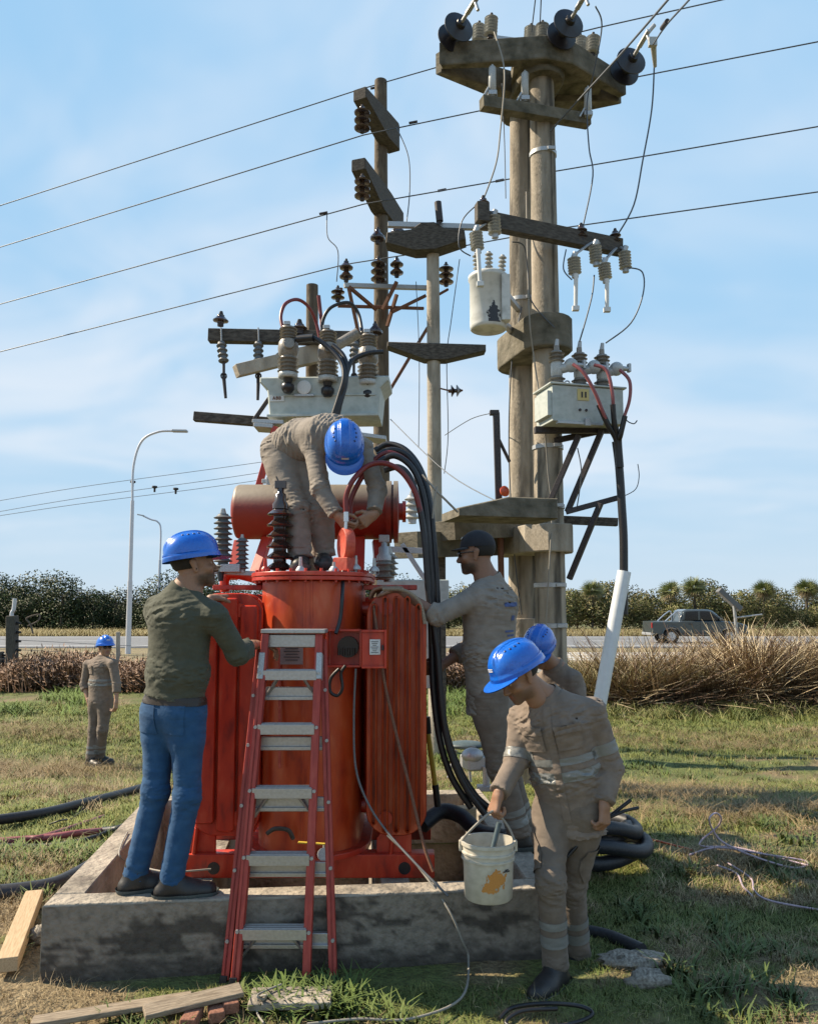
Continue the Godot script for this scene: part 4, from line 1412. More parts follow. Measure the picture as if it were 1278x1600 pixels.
func build_tall_pole():
	var foot := P(597, 1100, 13.0); foot.y = -.3
	var t := ground_pole("tall_pole", "tallest pole, brown wooden, with two short concrete arms", P(595, 127, 13.0), foot, .15, .105, M.pole2)
	var m: MB
	for q in [[[562, 140], [611, 196], 9.95, .0], [[560, 250], [618, 330], 8.75, .0]]:
		var tip := G(q[0][0], q[0][1], q[2])
		var tail := G(q[1][0], q[1][1], q[2])
		var pl := P(597, 200, 13.0)
		var dd := (tail - tip).normalized()
		var up := Vector3.UP
		var ln := tip.distance_to(tail)
		m = MB.new()
		var mid := (Vector3(pl.x, q[2], pl.z) - tip).dot(dd)
		prism(m, [Vector2(0, .02), Vector2(0, -.16), Vector2(mid - .2, -.42), Vector2(mid + .2, -.42), Vector2(ln + .1, -.2 if q[2] < 9 else -.36), Vector2(ln + .1, 0), Vector2(mid + .15, .05), Vector2(mid - .15, .05)], tip - dd.cross(up).normalized() * .12, dd, up, .24, .015, .99)
		obj("concrete_arm", m, M.oldwood, t)
	for q in [[566, 168, 212, 11.6, "under the tall pole's upper arm"], [566, 276, 318, 11.9, "under the tall pole's lower arm"]]:
		var a := P(q[0], q[2] - 8, q[3])
		var b := P(q[0], q[1], q[3])
		insulator("string of three dark sheds " + q[4], a, b - a, a.distance_to(b), .04, .125, 3, M.brownporc, "shed strings on the tall pole", M.darksteel)
	# steel frame half way up
	t = thing("steel_pole_frame", "braced steel frame clamped to the tall pole with pin insulators", "frame", P(597, 485, 12.7))
	for q in [[[538, 446, 12.3], [668, 450, 12.9], .07], [[528, 478, 12.5], [662, 482, 12.9], .045], [[545, 448, 12.3], [588, 484, 12.7], .05], [[620, 440, 12.5], [598, 484, 12.6], .05], [[665, 462, 12.9], [612, 488, 12.7], .05], [[545, 450, 12.3], [560, 520, 12.5], .045], [[534, 450, 12.4], [528, 470, 12.4], .04], [[668, 470, 12.8], [700, 452, 12.9], .04], [[604, 618, 12.7], [668, 512, 12.9], .05], [[620, 460, 12.7], [605, 510, 12.8], .05]]:
		m = MB.new()
		beam(m, P(q[0][0], q[0][1], q[0][2]), P(q[1][0], q[1][1], q[1][2]), q[2], q[2])
		obj("strut" if q[2] < .06 else "rail", m, M.rust if q[2] < .06 else M.galv, t)
	for q in [[541, 437, 408, 12.3, 2, "at the left end of the steel frame"], [620, 430, 404, 12.5, 2, "on the steel frame right of the tall pole"], [591, 440, 403, 12.6, 3, "on the tall pole's front over the steel frame"], [528, 468, 450, 12.4, 2, "hanging below the left end of the steel frame"], [697, 444, 412, 12.7, 3, "right of the T shaped pole"], [586, 525, 506, 12.5, 1, "low on the tall pole's front"], [590, 378, 358, 12.6, 1, "high on the tall pole's front"], [622, 370, 352, 12.2, 1, "under the left end of the upper steel channel"]]:
		var a := P(q[0], q[1], q[3])
		insulator("dark brown pin insulator " + q[5], a, Vector3.UP, (q[1] - q[2]) / 98.0, .04, .125 if q[4] != 2 else .11, q[4], M.brownporc, "brown pin insulators around the tall pole", M.darksteel)
	# T shaped pole
	foot = P(682, 1100, 12.0); foot.y = -.3
	t = ground_pole("t_pole", "slim concrete pole with two arms forming a double T", P(676, 372, 12.0), foot, .12, .095, M.pole)
	m = MB.new()
	prism(m, [Vector2(-.64, .0), Vector2(-.62, .17), Vector2(-.25, .2), Vector2(-.1, .3), Vector2(.1, .3), Vector2(.25, .2), Vector2(.56, .16), Vector2(.58, 0), Vector2(.12, -.14), Vector2(-.2, -.14)], P(670, 390, 12.1), Vector3(1, 0, .1).normalized(), Vector3.UP, .3, .015, .99)
	obj("upper_arm", m, M.oldwood, t)
	m = MB.new()
	prism(m, [Vector2(-.73, .03), Vector2(-.73, .1), Vector2(.76, .08), Vector2(.76, -.02), Vector2(.16, -.17), Vector2(-.16, -.17)], P(679, 552, 12.1), Vector3(1, 0, -.05).normalized(), Vector3.UP, .22, .012, .99)
	obj("lower_arm", m, M.oldwood, t)
	m = MB.new()
	beam(m, P(606, 351, 11.9), P(768, 356, 11.9), .08, .08)
	solo("steel_channel", "pale steel channel lying over the T shaped pole's upper arm", "channel", m, M.galv)
	m = MB.new()
	rod(m, P(687, 346, 11.8), P(684, 316, 11.8), .055)
	rod(m, P(684, 352, 11.8), P(687, 344, 11.8), .03)
	solo("small_cylinder", "small dark cylinder standing on the steel channel", "fitting", m, M.darksteel)
	insulator("spool of dark sheds on the T shaped pole's right side", P(703, 611, 11.9), Vector3(1, .05, .0), .16, .03, .09, 2, M.brownporc, "brown pin insulators around the tall pole", M.rust)
	m = MB.new()
	rod(m, P(688, 607, 11.95), P(704, 611, 11.9), .012)
	solo("insulator_pin", "rusty pin holding the spool on the T shaped pole", "pin", m, M.rust)

func build_left_recloser():
	var foot := P(489, 1100, 6.95); foot.y = -.1
	var t := ground_pole("short_pole", "short grey wooden pole behind the left recloser", P(488, 446, 6.95), foot, .075, .052, M.pole2)
	var m := MB.new()
	beam(m, P(327, 525, 6.75), P(583, 530, 6.75), .09, .11)
	solo("timber_crossarm", "dark timber crossarm above the left recloser", "crossarm", m, M.oldwood, "arms on the short pole")
	m = MB.new()
	var a := P(369, 580, 6.5)
	var b := P(500, 552, 6.86)
	beam(m, a, a.lerp(b, .5) + Vector3(0, .01, 0), .1, .1)
	beam(m, a.lerp(b, .5), b, .12, .15)
	solo("sloping_arm", "pale sloping concrete arm below the timber crossarm", "crossarm", m, M.pole, "arms on the short pole")
	m = MB.new()
	beam(m, P(304, 651, 6.45), P(445, 662, 6.45), .07, .075)
	solo("lower_timber", "grey timber sticking out left under the recloser", "beam", m, M.oldwood, "arms on the short pole")
	m = MB.new()
	beam(m, P(421, 622, 6.4), P(398, 655, 6.4), .03, .03)
	solo("thin_brace", "thin dark brace between the recloser and the lower timber", "brace", m, M.darksteel)
	for q in [[[398, 662, 6.1], [446, 664, 6.1], "left"], [[400, 668, 6.0], [430, 670, 6.0], "lowest left"], [[560, 682, 6.15], [604, 688, 6.15], "right"]]:
		m = MB.new()
		beam(m, P(q[0][0], q[0][1], q[0][2]), P(q[1][0], q[1][1], q[1][2]), .2, .03)
		solo("steel_angle", "flat %s steel angle under the left recloser" % q[2], "bracket", m, M.galv, "steel angles under the recloser")
	insulator("cap shaped brown insulator at the crossarm's left end", P(345, 505, 6.7), Vector3(.05, 1, .05), .07, .03, .068, 1, M.brownporc, "insulators on the timber crossarm", M.darksteel)
	insulator("squat brown insulator on the timber crossarm by the bushings", P(468, 516, 6.7), Vector3.UP, .05, .04, .07, 1, M.brownporc, "insulators on the timber crossarm", M.darksteel)
	for q in [[346, 350, 353, "at the crossarm's left end", 622], [404, 404, 403, "hanging nearer the bushings", 625], [555, 553, 552, "behind the right bushing", 600]]:
		var u := thing("hanging_fuse", "dark hanging fuse with a pale strap " + q[3], "fuse", P(q[1], q[4], 6.65), "fuses hanging from the timber crossarm")
		m = MB.new()
		beam(m, P(q[0], 512, 6.68), P(q[0] + 1, 540, 6.68), .03, .01)
		obj("strap", m, M.galv, u)
		m = MB.new()
		var p0 := P(q[1], 566, 6.65)
		lathe(m, p0, P(q[0], 535, 6.68) - p0, sheds(.03, .045, p0.distance_to(P(q[0], 535, 6.68)), 4), 12)
		obj("ribbed_body", m, M.polymer, u)
		m = MB.new()
		rod(m, p0, P(q[1], 592, 6.65), .012)
		lathe(m, P(q[1], 588, 6.65), Vector3(.2, 0, 1), [Vector2(.015, 0), Vector2(.028, 0), Vector2(.028, .02), Vector2(.015, .02)], 12)
		rod(m, P(q[1], 590, 6.65), P(q[2], q[4], 6.65), .016, .012)
		obj("link", m, M.darksteel, u)
	# tank
	var c := P(512, 628, 6.3)
	var bs := Basis(Vector3.UP, -.05)
	t = thing("recloser", "pale green recloser with three tall bushings above the bending man", "recloser", c + Vector3(0, -.17, 0))
	m = MB.new()
	prism(m, [Vector2(-.5, .15), Vector2(.5, .15), Vector2(.5, .11), Vector2(.44, .05), Vector2(.42, -.16), Vector2(-.42, -.16), Vector2(-.44, .05), Vector2(-.5, .11)], c + bs * Vector3(0, 0, -.2), bs.x, bs.y, .4, .01, .99)
	obj("tank", m, M.reclose, t)
	m = MB.new()
	bx(m, c + bs * Vector3(-.0, -.0, .204), Vector3(.8, .012, .012), bs, .003)
	bx(m, c + bs * Vector3(0, -.165, .15), Vector3(.86, .02, .2), bs, .003)
	obj("seam", m, M.reclose, t)
	m = MB.new()
	lathe(m, c + bs * Vector3(-.15, .06, .19), bs.z, [Vector2(.055, 0), Vector2(.055, .03), Vector2(.045, .035), Vector2(.001, .03)], 22)
	var g := obj("gauge", m, M.labelwhite, t)
	m = MB.new()
	bx(m, c + bs * Vector3(-.15, .0, .21), Vector3(.16, .02, .02), bs)
	obj("gauge_foot", m, M.galv, g)
	m = MB.new()
	bx(m, c + bs * Vector3(-.36, -.02, .206), Vector3(.11, .05, .006), bs, .001)
	var lp := obj("maker_label", m, M.labelwhite, t)
	var tm := TextMesh.new()
	var sf := SystemFont.new()
	sf.font_names = PackedStringArray(["Droid Sans"])
	sf.font_weight = 700
	tm.font = sf
	tm.text = "ABB"
	tm.font_size = 32
	tm.pixel_size = .0011
	tm.depth = .002
	var tx := obj("lettering", tm, M.rust, t)
	tx.transform = Transform3D(bs, c + bs * Vector3(-.36, -.02, .212) - t.position)
	for q in [[450, 5.95], [512, 5.98], [575, 6.02]]:
		var base := P(q[0], 602 + (q[0] - 450) * .09, q[1] + .1)
		m = MB.new()
		lathe(m, base, Vector3.UP, [Vector2(.001, -.06), Vector2(.03, -.06), Vector2(.05, -.03), Vector2(.05, 0), Vector2(.03, .02), Vector2(.04, .06)], 14)
		var bu := obj("bushing", m, M.blackins, t)
		m = MB.new()
		lathe(m, base + Vector3(0, .055, 0), Vector3.UP, [Vector2(.07, 0), Vector2(.075, .005), Vector2(.075, .035), Vector2(.07, .04), Vector2(.001, .04), Vector2(.001, 0), Vector2(.07, 0)], 18)
		obj("grey_ring", m, M.greyporc, bu)
		m = MB.new()
		lathe(m, base + Vector3(0, .095, 0), Vector3.UP, sheds(.06, .083, .125, 4), 18)
		obj("lower_sheds", m, M.dullporc, bu)
		m = MB.new()
		lathe(m, base + Vector3(0, .22, 0), Vector3.UP, [Vector2(.06, 0), Vector2(.075, .02), Vector2(.08, .06), Vector2(.075, .11), Vector2(.055, .14)], 18)
		tube(m, [base + Vector3(0, .29, .0), base + Vector3(.02, .3, .1)], [.05, .04], 12)
		obj("elbow_housing", m, M.dullporc, bu)
		m = MB.new()
		lathe(m, base + Vector3(0, .355, 0), Vector3.UP, sheds(.05, .07, .1, 4), 16)
		obj("upper_sheds", m, M.dullporc, bu)
		m = MB.new()
		rod(m, base + Vector3(0, .45, 0), base + Vector3(-.01, .5, 0), .022, .015)
		bx(m, base + Vector3(-.01, .48, .02), Vector3(.05, .03, .03))
		obj("terminal", m, M.galv, bu)
	m = MB.new()
	rod(m, P(518, 545, 6.5), P(560, 520, 6.5), .045, -1, 12)
	solo("grey_sensor", "dull grey cylinder behind the middle bushing", "sensor", m, M.dullporc)
	cable("jumper_cable", "red and black loop rising from the left bushing", "cable", ptd([443, 516, 6.1, 439, 495, 6.15, 446, 475, 6.2, 464, 468, 6.3, 481, 478, 6.4, 493, 500, 6.5, 500, 530, 6.5]), .014, M.redcable, "jumper loops over the left recloser", 8)
	cable("jumper_cable", "dark loop from the middle bushing to the right one", "cable", ptd([503, 528, 6.2, 505, 500, 6.2, 518, 480, 6.2, 545, 473, 6.25, 560, 490, 6.3, 566, 520, 6.2]), .014, M.rubber, "jumper loops over the left recloser", 8)
	cable("jumper_cable", "red sleeve standing upright by the middle bushing", "cable", ptd([504, 520, 6.25, 501, 490, 6.3, 498, 462, 6.3]), .016, M.redcable, "jumper loops over the left recloser", 8)
	for q in [[462, 530, 6.0, 490, 528, 5.95, 515, 545, 5.9, 533, 565, 5.85, 538, 590, 5.8, 530, 620, 5.8, 521, 648, 5.8, "left"], [520, 540, 5.95, 536, 555, 5.9, 542, 575, 5.85, 538, 600, 5.82, 530, 625, 5.8, 524, 650, 5.8, "middle"], [598, 550, 6.0, 575, 552, 5.95, 552, 562, 5.9, 543, 580, 5.85, 539, 605, 5.82, 532, 630, 5.8, 527, 652, 5.8, "right"]]:
		cable("black_cable", "black cable hanging across the left recloser from its %s bushing" % q[-1], "cable", ptd(q.slice(0, -1)), .019, M.rubber, "black cables across the left recloser", 8)
	m = MB.new()
	rod(m, P(465, 530, 5.98), P(490, 528, 5.94), .03, .03)
	solo("cable_lug", "fat black cable lug beside the left bushing", "cable lug", m, M.rubber)

func build_wires():
	# four conductors of the line, nearer towards the right
	var names := ["highest", "second highest", "third", "lowest"]
	var n := 0
	for q in [[-60, 341, 16.4, 558, 141, 13.1, 690, 103, 12.6, 935, 43, 11.7, 1340, -48, 10.4], [-60, 405, 16.4, 568, 211, 12.2, 750, 173, 12.0, 970, 125, 11.5, 1340, 53, 10.4], [-60, 492, 16.4, 568, 319, 12.2, 800, 279, 11.9, 1060, 235, 11.2, 1340, 187, 10.4], [-60, 565, 16.4, 540, 413, 13.0, 720, 385, 12.4, 880, 356, 11.8, 1340, 291, 10.4]]:
		cable("power_line", "%s of the four long wires crossing the whole sky" % names[n], "power line", ptd(q), .0095, M.wire, "long overhead wires", 6, 1)
		n += 1
	for q in [[505, 333, 12.5], [690, 297, 12.1], [645, 191, 12.1], [585, 137, 13.0], [780, 282, 11.95]]:
		var m := MB.new()
		var a := P(q[0] - 6, q[1] + 1.4, q[2])
		var b := P(q[0] + 7, q[1] - 1.2, q[2])
		rod(m, a, b, .02)
		solo("wire_clamp", "short dark clamp on an overhead wire %s" % ["left of the tall pole", "right of the tall pole's lower arm", "right of the tall pole's upper arm", "by the tall pole's top", "left of the twin pole"][[505, 690, 645, 585, 780].find(int(q[0]))], "clamp", m, M.darksteel, "clamps on the overhead wires")
	n = 0
	for q in [[[-60, 793, 95], [120, 762, 95], [330, 733, 95], [480, 712, 95]], [[-60, 810, 95], [120, 779, 95], [330, 750, 95], [480, 727, 95]], [[-60, 815, 95], [120, 788, 95], [330, 761, 95], [480, 739, 95]]]:
		var p := []
		for a in q: p.append(P(a[0], a[1], a[2]))
		cable("far_power_line", "faint far wire behind the street lamps, %s of three" % ["top", "middle", "bottom"][n], "power line", p, .035, M.farwire, "far wires on the left", 5)
		n += 1
	n = 0
	for q in [[208, 754], [242, 762], [275, 765]]:
		var m := MB.new()
		lathe(m, P(q[0], q[1] + 4, 94), Vector3.UP, [Vector2(.001, -.25), Vector2(.12, -.2), Vector2(.12, .2), Vector2(.32, .3), Vector2(.3, .5), Vector2(.001, .55)], 10)
		solo("far_insulator", "tiny dark insulator in the far wires, %s of three" % ["left", "middle", "right"][n], "insulator", m, M.darksteel, "insulators in the far wires")
		n += 1
	# thin drops and leads
	var thin := [
		["pale lead dropping from the platform's left insulator to the mid crossarm", [772, 50, 8.4, 785, 92, 8.2, 788, 130, 8.1, 782, 200, 8.1, 775, 255, 8.05, 755, 312, 8.02], .011, M.ropewire],
		["lead from the platform's middle discs down past its right end", [930, 10, 8.0, 940, 40, 8.2, 928, 110, 8.4, 917, 160, 8.55, 920, 230, 8.5, 926, 275, 8.45, 911, 352, 8.42], .0105, M.wire],
		["long lead from the rightmost discs to the mid crossarm's end", [1022, 98, 8.5, 1018, 170, 8.5, 1004, 250, 8.5, 990, 320, 8.55, 964, 368, 8.58], .0115, M.wire],
		["lead running down to the recloser's middle terminal", [928, 430, 8.25, 925, 460, 8.2, 915, 500, 8.2, 905, 534, 8.25], .01, M.wire],
		["curved lead from the rightmost cutout to the recloser", [980, 418, 8.45, 1003, 425, 8.4, 1004, 460, 8.3, 985, 505, 8.3, 946, 536, 8.3], .01, M.wire],
		["short curl under the cutouts right of the poles", [893, 437, 8.0, 880, 420, 8.1, 884, 390, 8.2], .009, M.wire],
		["curl from the junction block to the white can", [745, 320, 8.0, 722, 345, 8.0, 717, 385, 8.0, 735, 400, 8.05], .009, M.wire],
		["wire loop beside the poles over the white can", [800, 378, 8.3, 818, 384, 8.4, 824, 420, 8.5, 830, 470, 8.45, 866, 512, 8.4], .009, M.wire],
		["thin drop from the upper long wire by the tall pole", [620, 200, 12.1, 638, 245, 12.0, 640, 300, 12.0, 635, 350, 12.0], .011, M.wire],
		["thin drop hanging from the third wire left of the tall pole", [511, 334, 12.5, 512, 370, 12.4, 528, 392, 12.3, 526, 440, 12.3], .011, M.wire],
		["thin wire from the frame down behind the T shaped pole", [718, 405, 12.3, 705, 500, 12.3, 698, 560, 12.3, 700, 680, 12.3, 694, 740, 12.3], .009, M.wire],
		["thin wire left of the T shaped pole", [650, 440, 12.5, 655, 560, 12.5, 654, 700, 12.5], .008, M.wire],
		["stay wire running down right from the tall pole", [610, 655, 12.9, 700, 740, 11.0, 800, 795, 9.6], .009, M.wire],
		["slack thin wire to the short brown post", [695, 680, 11.5, 735, 655, 10.0, 770, 645, 8.8], .007, M.wire],
		["earth wire running down the twin pole's front", [822, 300, 8.9, 826, 480, 8.4, 834, 560, 8.5, 850, 670, 8.45, 856, 740, 8.5, 862, 800, 8.5, 858, 880, 8.4, 852, 980, 8.48], .011, M.ropewire],
		["dark earth wire down the twin pole's left side", [815, 480, 9.1, 800, 560, 9.0, 795, 700, 9.1, 803, 860, 8.95, 815, 960, 9.1], .01, M.wire],
		["stay from the platform up to the right corner", [860, 205, 8.5, 905, 155, 7.9, 965, 90, 7.0, 1043, 0, 5.8, 1080, -45, 5.4], .013, M.wire],
		["lead over the platform's right end into the corner", [1020, 70, 8.2, 1040, 40, 7.4, 1076, 0, 6.6, 1110, -40, 6.0], .012, M.wire],
		["left of two thin leads over the platform's middle", [830, 50, 8.7, 836, 0, 8.3, 840, -40, 8.0], .009, M.wire],
		["right of two thin leads over the platform's middle", [843, 45, 8.6, 845, 0, 8.2, 846, -40, 8.0], .009, M.wire],
		["lead rising from the platform's left discs", [737, 12, 8.3, 745, -10, 8.0, 752, -40, 7.8], .011, M.wire],
		["thin lead behind the pale one at the platform's left", [784, 130, 8.5, 788, 220, 8.6, 790, 310, 8.6], .007, M.wire],
		["thin loose tail beside the recloser's pink cables", [976, 650, 8.1, 980, 658, 8.1, 990, 662, 8.1, 995, 657, 8.1], .008, M.wire],
		["fine curl beside the black riser cable", [970, 777, 8.35, 992, 765, 8.3, 998, 745, 8.3, 996, 725, 8.3], .006, M.wire],
		["thin lead under the recloser beside its bracket", [902, 700, 8.4, 908, 740, 8.4, 900, 800, 8.45], .008, M.wire]]
	for q in thin: cable("lead_wire", q[0], "wire", ptd(q[1]), q[2] * .8, q[3], "thin leads and drops", 5)
	var mm := MB.new()
	rod(mm, P(1020, 66, 8.2), P(1023, 104, 8.45), .035, .02)
	bx(mm, P(1019, 66, 8.2), Vector3(.09, .1, .05))
	solo("dead_end_clamp", "pale clamp hanging right of the rightmost discs", "clamp", mm, M.greyporc)
	mm = MB.new()
	rod(mm, P(1034, 44, 7.5), P(1042, 33, 7.3), .024)
	solo("wire_clamp", "small dark clamp on the lead in the top right corner", "clamp", mm, M.darksteel, "clamps on the overhead wires")
func build_lamps():
	for q in [[203, 201, 38.0, 1.0, 10.55, 2.5, "taller street lamp with a straight arm to the right", .12], [247, 247, 85.0, -1.0, 11.6, -2.0, "farther street lamp with a drooping arm to the left", .15]]:
		var foot := P(q[1], 1000, q[2]); foot.y = -.3
		var t := thing("street_lamp", q[6], "street lamp", foot, "street lamps by the road")
		var m := MB.new()
		var k: float = 1.0 if q[2] < 50 else 1.6
		var top := foot + Vector3(0, q[4], 0)
		var s: float = q[3]
		var dr := 0.0 if q[2] < 50 else .8
		rod(m, foot - Vector3.UP * .2, foot + Vector3(0, 3.4, 0), .13 * k, .115 * k, 12)
		rod(m, foot + Vector3(0, 3.35, 0), foot + Vector3(0, 7.2, 0), .1 * k, .085 * k, 12)
		obj("post", m, M.lamp, t)
		m = MB.new()
		tube(m, spline([foot + Vector3(0, 7.1, 0), top - Vector3(0, 1.7 if dr == 0 else 1.2, 0), top - Vector3(-s * .35, .5 if dr == 0 else .35, 0), top + Vector3(s * 1.1, -dr * .05, 0) - Vector3(0, .05, 0), top + Vector3(s * 1.9, dr * .35, 0)], 8), .055 * k, 10)
		obj("arm", m, M.lamp, t)
		m = MB.new()
		bx(m, top + Vector3(s * 2.15, dr * .45, 0), Vector3(.75, .12, .3), Basis(Vector3.BACK, -.02 if dr == 0 else -.2), .04)
		obj("lamp_head", m, M.galv, t)

func build_plinth():
	var a := Vector2(-1.735, -3.965)      # front left corner, seen from above (x, z)
	var u := Vector2(.995, -.098).normalized()
	var w := Vector2(-.098, -.995).normalized()
	var wd := 2.52
	var dp := 2.25
	var th := .155
	var t := thing("concrete_plinth", "stained concrete plinth wall around the red transformer", "plinth", Vector3(a.x + u.x * wd / 2, .05, a.y + w.y * dp / 2))
	var c := func(x: float, y: float) -> Vector2: return a + u * x + w * y
	var walls := [[0.0, 0.0, wd, th], [0.0, th, th, dp - th], [wd - th, th, wd, dp - th], [0.0, dp - th, wd, dp]]
	for q in walls:
		var m := MB.new()
		prism(m, [c.call(q[0], q[1]), c.call(q[2], q[1]), c.call(q[2], q[3]), c.call(q[0], q[3])], Vector3(0, .4, 0), Vector3.RIGHT, Vector3.BACK, 1.1, .009, .99)
		obj("wall", m, M.plinth, t)
	# front face sheet: shade put into its darker colour, with stained blotches and foot
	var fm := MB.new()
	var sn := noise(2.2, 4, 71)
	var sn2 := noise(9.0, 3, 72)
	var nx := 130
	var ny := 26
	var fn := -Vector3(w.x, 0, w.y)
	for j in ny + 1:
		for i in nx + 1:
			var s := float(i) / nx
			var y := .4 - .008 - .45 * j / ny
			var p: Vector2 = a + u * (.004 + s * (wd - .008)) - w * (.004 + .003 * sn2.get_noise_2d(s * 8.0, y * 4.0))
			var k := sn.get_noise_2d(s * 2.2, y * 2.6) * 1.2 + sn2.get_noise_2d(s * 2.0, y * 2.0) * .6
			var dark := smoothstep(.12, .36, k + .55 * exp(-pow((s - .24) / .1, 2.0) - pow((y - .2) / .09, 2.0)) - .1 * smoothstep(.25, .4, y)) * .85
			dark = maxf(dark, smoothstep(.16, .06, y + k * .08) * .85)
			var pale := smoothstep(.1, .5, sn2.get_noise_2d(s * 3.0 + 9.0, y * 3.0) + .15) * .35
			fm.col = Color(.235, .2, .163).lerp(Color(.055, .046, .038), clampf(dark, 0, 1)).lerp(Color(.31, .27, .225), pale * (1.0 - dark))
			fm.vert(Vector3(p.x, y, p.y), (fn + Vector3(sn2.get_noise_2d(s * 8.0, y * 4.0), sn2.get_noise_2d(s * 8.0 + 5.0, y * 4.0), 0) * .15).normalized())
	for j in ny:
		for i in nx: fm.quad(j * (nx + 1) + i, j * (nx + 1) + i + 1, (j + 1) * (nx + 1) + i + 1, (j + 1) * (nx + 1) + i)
	obj("front_stain_and_shade", fm, M.stained, t, "stained front face with shade put into its colour")
	var m := MB.new()
	prism(m, [c.call(.1, .1), c.call(wd - .1, .1), c.call(wd - .1, dp - .1), c.call(.1, dp - .1)], Vector3(0, -.38, 0), Vector3.RIGHT, Vector3.BACK, .2, 0.0, .99)
	struct_("pit_floor", m, M.soil)
	for x in [.62, 1.72]:
		m = MB.new()
		var p0: Vector2 = c.call(x, .3)
		var p1: Vector2 = c.call(x, dp - .2)
		beam(m, Vector3(p0.x, -.05, p0.y), Vector3(p1.x, -.05, p1.y), .16, .66)
		solo("bearer_beam", "concrete bearer under the %s half of the transformer" % ["left" if x < 1 else "right"], "beam", m, M.plinth, "bearers in the pit")

func build_transformer():
	var cx := -.585
	var cz := -5.1
	var t := thing("transformer", "large red transformer with finned radiators standing inside the concrete plinth", "transformer", Vector3(cx, .3, cz))
	var m := MB.new()
	prism(m, stad(Vector2(cx, cz - .22), Vector2(cx, cz + .18), .3, 14), Vector3(0, 1.96, 0), Vector3.RIGHT, Vector3.BACK, 1.54, .006, .7)
	obj("tank", m, M.orange, t)
	m = MB.new()
	beam(m, P(487, 975, 4.62), P(487, 905, 4.62), .012, .008, Vector3.BACK, .002)
	beam(m, Vector3(cx - .01, .45, cz + .481), Vector3(cx - .01, 1.95, cz + .481), .012, .006, Vector3.BACK, .002)
	obj("weld_seam", m, M.orange, t)
	m = MB.new()
	prism(m, stad(Vector2(cx, cz - .22), Vector2(cx, cz + .18), .362, 16), Vector3(0, 1.985, 0), Vector3.RIGHT, Vector3.BACK, .022, .004, .7)
	obj("tank_flange", m, M.red, t)
	m = MB.new()
	prism(m, stad(Vector2(cx, cz - .22), Vector2(cx, cz + .18), .365, 16), Vector3(0, 2.012, 0), Vector3.RIGHT, Vector3.BACK, .024, .004, .7)
	obj("lid", m, M.red, t)
	m = MB.new()
	for p in stad(Vector2(cx, cz - .22), Vector2(cx, cz + .18), .335, 12):
		rod(m, Vector3(p.x, 1.95, p.y), Vector3(p.x, 2.03, p.y), .009, -1, 6)
	obj("flange_bolts", m, M.red, t).set_meta("kind", "stuff")
	# base: bottom plate, two channels, side brackets
	m = MB.new()
	prism(m, stad(Vector2(cx, cz - .22), Vector2(cx, cz + .18), .36, 14), Vector3(0, .44, 0), Vector3.RIGHT, Vector3.BACK, .03, .004, .7)
	obj("bottom_plate", m, M.red, t)
	for s in [.36, -.4]:
		m = MB.new()
		bx(m, Vector3(cx + .02, .345, cz + s), Vector3(1.42, .13, .03))
		bx(m, Vector3(cx + .02, .405, cz + s - .04), Vector3(1.42, .014, .09))
		bx(m, Vector3(cx + .02, .29, cz + s - .04), Vector3(1.42, .014, .09))
		obj("base_channel", m, M.red, t)
		for x in [-.52, .56]:
			m = MB.new()
			rod(m, Vector3(cx + x, .335, cz + s + .01), Vector3(cx + x, .335, cz + s + .0175), .035, -1, 14)
			obj("tow_hole", m, M.blackins, t)
	for x in [-.62, .5]:
		m = MB.new()
		prism(m, [Vector2(-.1, 0), Vector2(.1, 0), Vector2(.1, .14), Vector2(-.06, .14), Vector2(-.1, .08)], Vector3(cx + x, .41, cz + .32), Vector3.RIGHT, Vector3.UP, .02, .003, .99)
		rod(m, Vector3(cx + x - .02, .4, cz + .36), Vector3(cx + x, .58, cz + .36), .012)
		obj("base_bracket", m, M.red, t)
	# radiators: pressed fins one behind the other on both sides
	for s in [-1, 1]:
		var w := .38 if s < 0 else .345
		var fx := -1.035 if s < 0 else -.072
		var bot := .52
		var top := 1.89 if s < 0 else 1.9
		m = MB.new()
		var o := Vector3(fx, (bot + top) / 2, 0)
		prism(m, rrect(w, top - bot, .14 if s > 0 else .12, 7), o - Vector3(0, 0, .011), Vector3.RIGHT, Vector3.UP, .022, .006, .7)
		var bars := 3 if s < 0 else 5
		for i in bars:
			var x := fx + (i - (bars - 1) * .5) * w * .92 / bars
			var cut := (.07 if i == 0 or i == bars - 1 else .028)
			var hh: float = top - bot - cut * 2
			prism(m, rrect(w * .92 / bars - (.028 if bars == 5 else .012), hh, .02, 4), Vector3(x, (bot + top) / 2, .009), Vector3.RIGHT, Vector3.UP, .058 if bars == 5 else .03, .008, .6)
		var fin := m.mesh(Vector3(0, .3, 0))
		for i in 8:
			var fo := MeshInstance3D.new()
			fo.name = numbered("radiator_fin", t)
			fo.mesh = fin
			fo.set_surface_override_material(0, M.red if s < 0 else M.orange)
			t.add_child(fo)
			fo.position = Vector3(-cx, 0, .39 - i * .1)
		for y in [bot + .1, top - .1]:
			m = MB.new()
			rod(m, Vector3(fx - s * .06, y, cz + .42), Vector3(fx - s * .06, y, cz - .36), .04, -1, 12)
			rod(m, Vector3(fx - s * .06, y, cz + .1), Vector3(cx + s * .2, y, cz + .1), .045, -1, 12)
			obj("radiator_header", m, M.red, t)
	for z in [-.57, -.68]:
		m = MB.new()
		prism(m, rrect(1.2, 1.36, .12, 6), Vector3(cx, 1.2, cz + z), Vector3.RIGHT, Vector3.UP, .03, .006, .7)
		for i in 12: prism(m, rrect(.075, 1.24, .02, 3), Vector3(cx - .52 + i * .0945, 1.2, cz + z + .028), Vector3.RIGHT, Vector3.UP, .02, .007, .6)
		obj("rear_radiator_fin", m, M.red, t)
	m = MB.new()
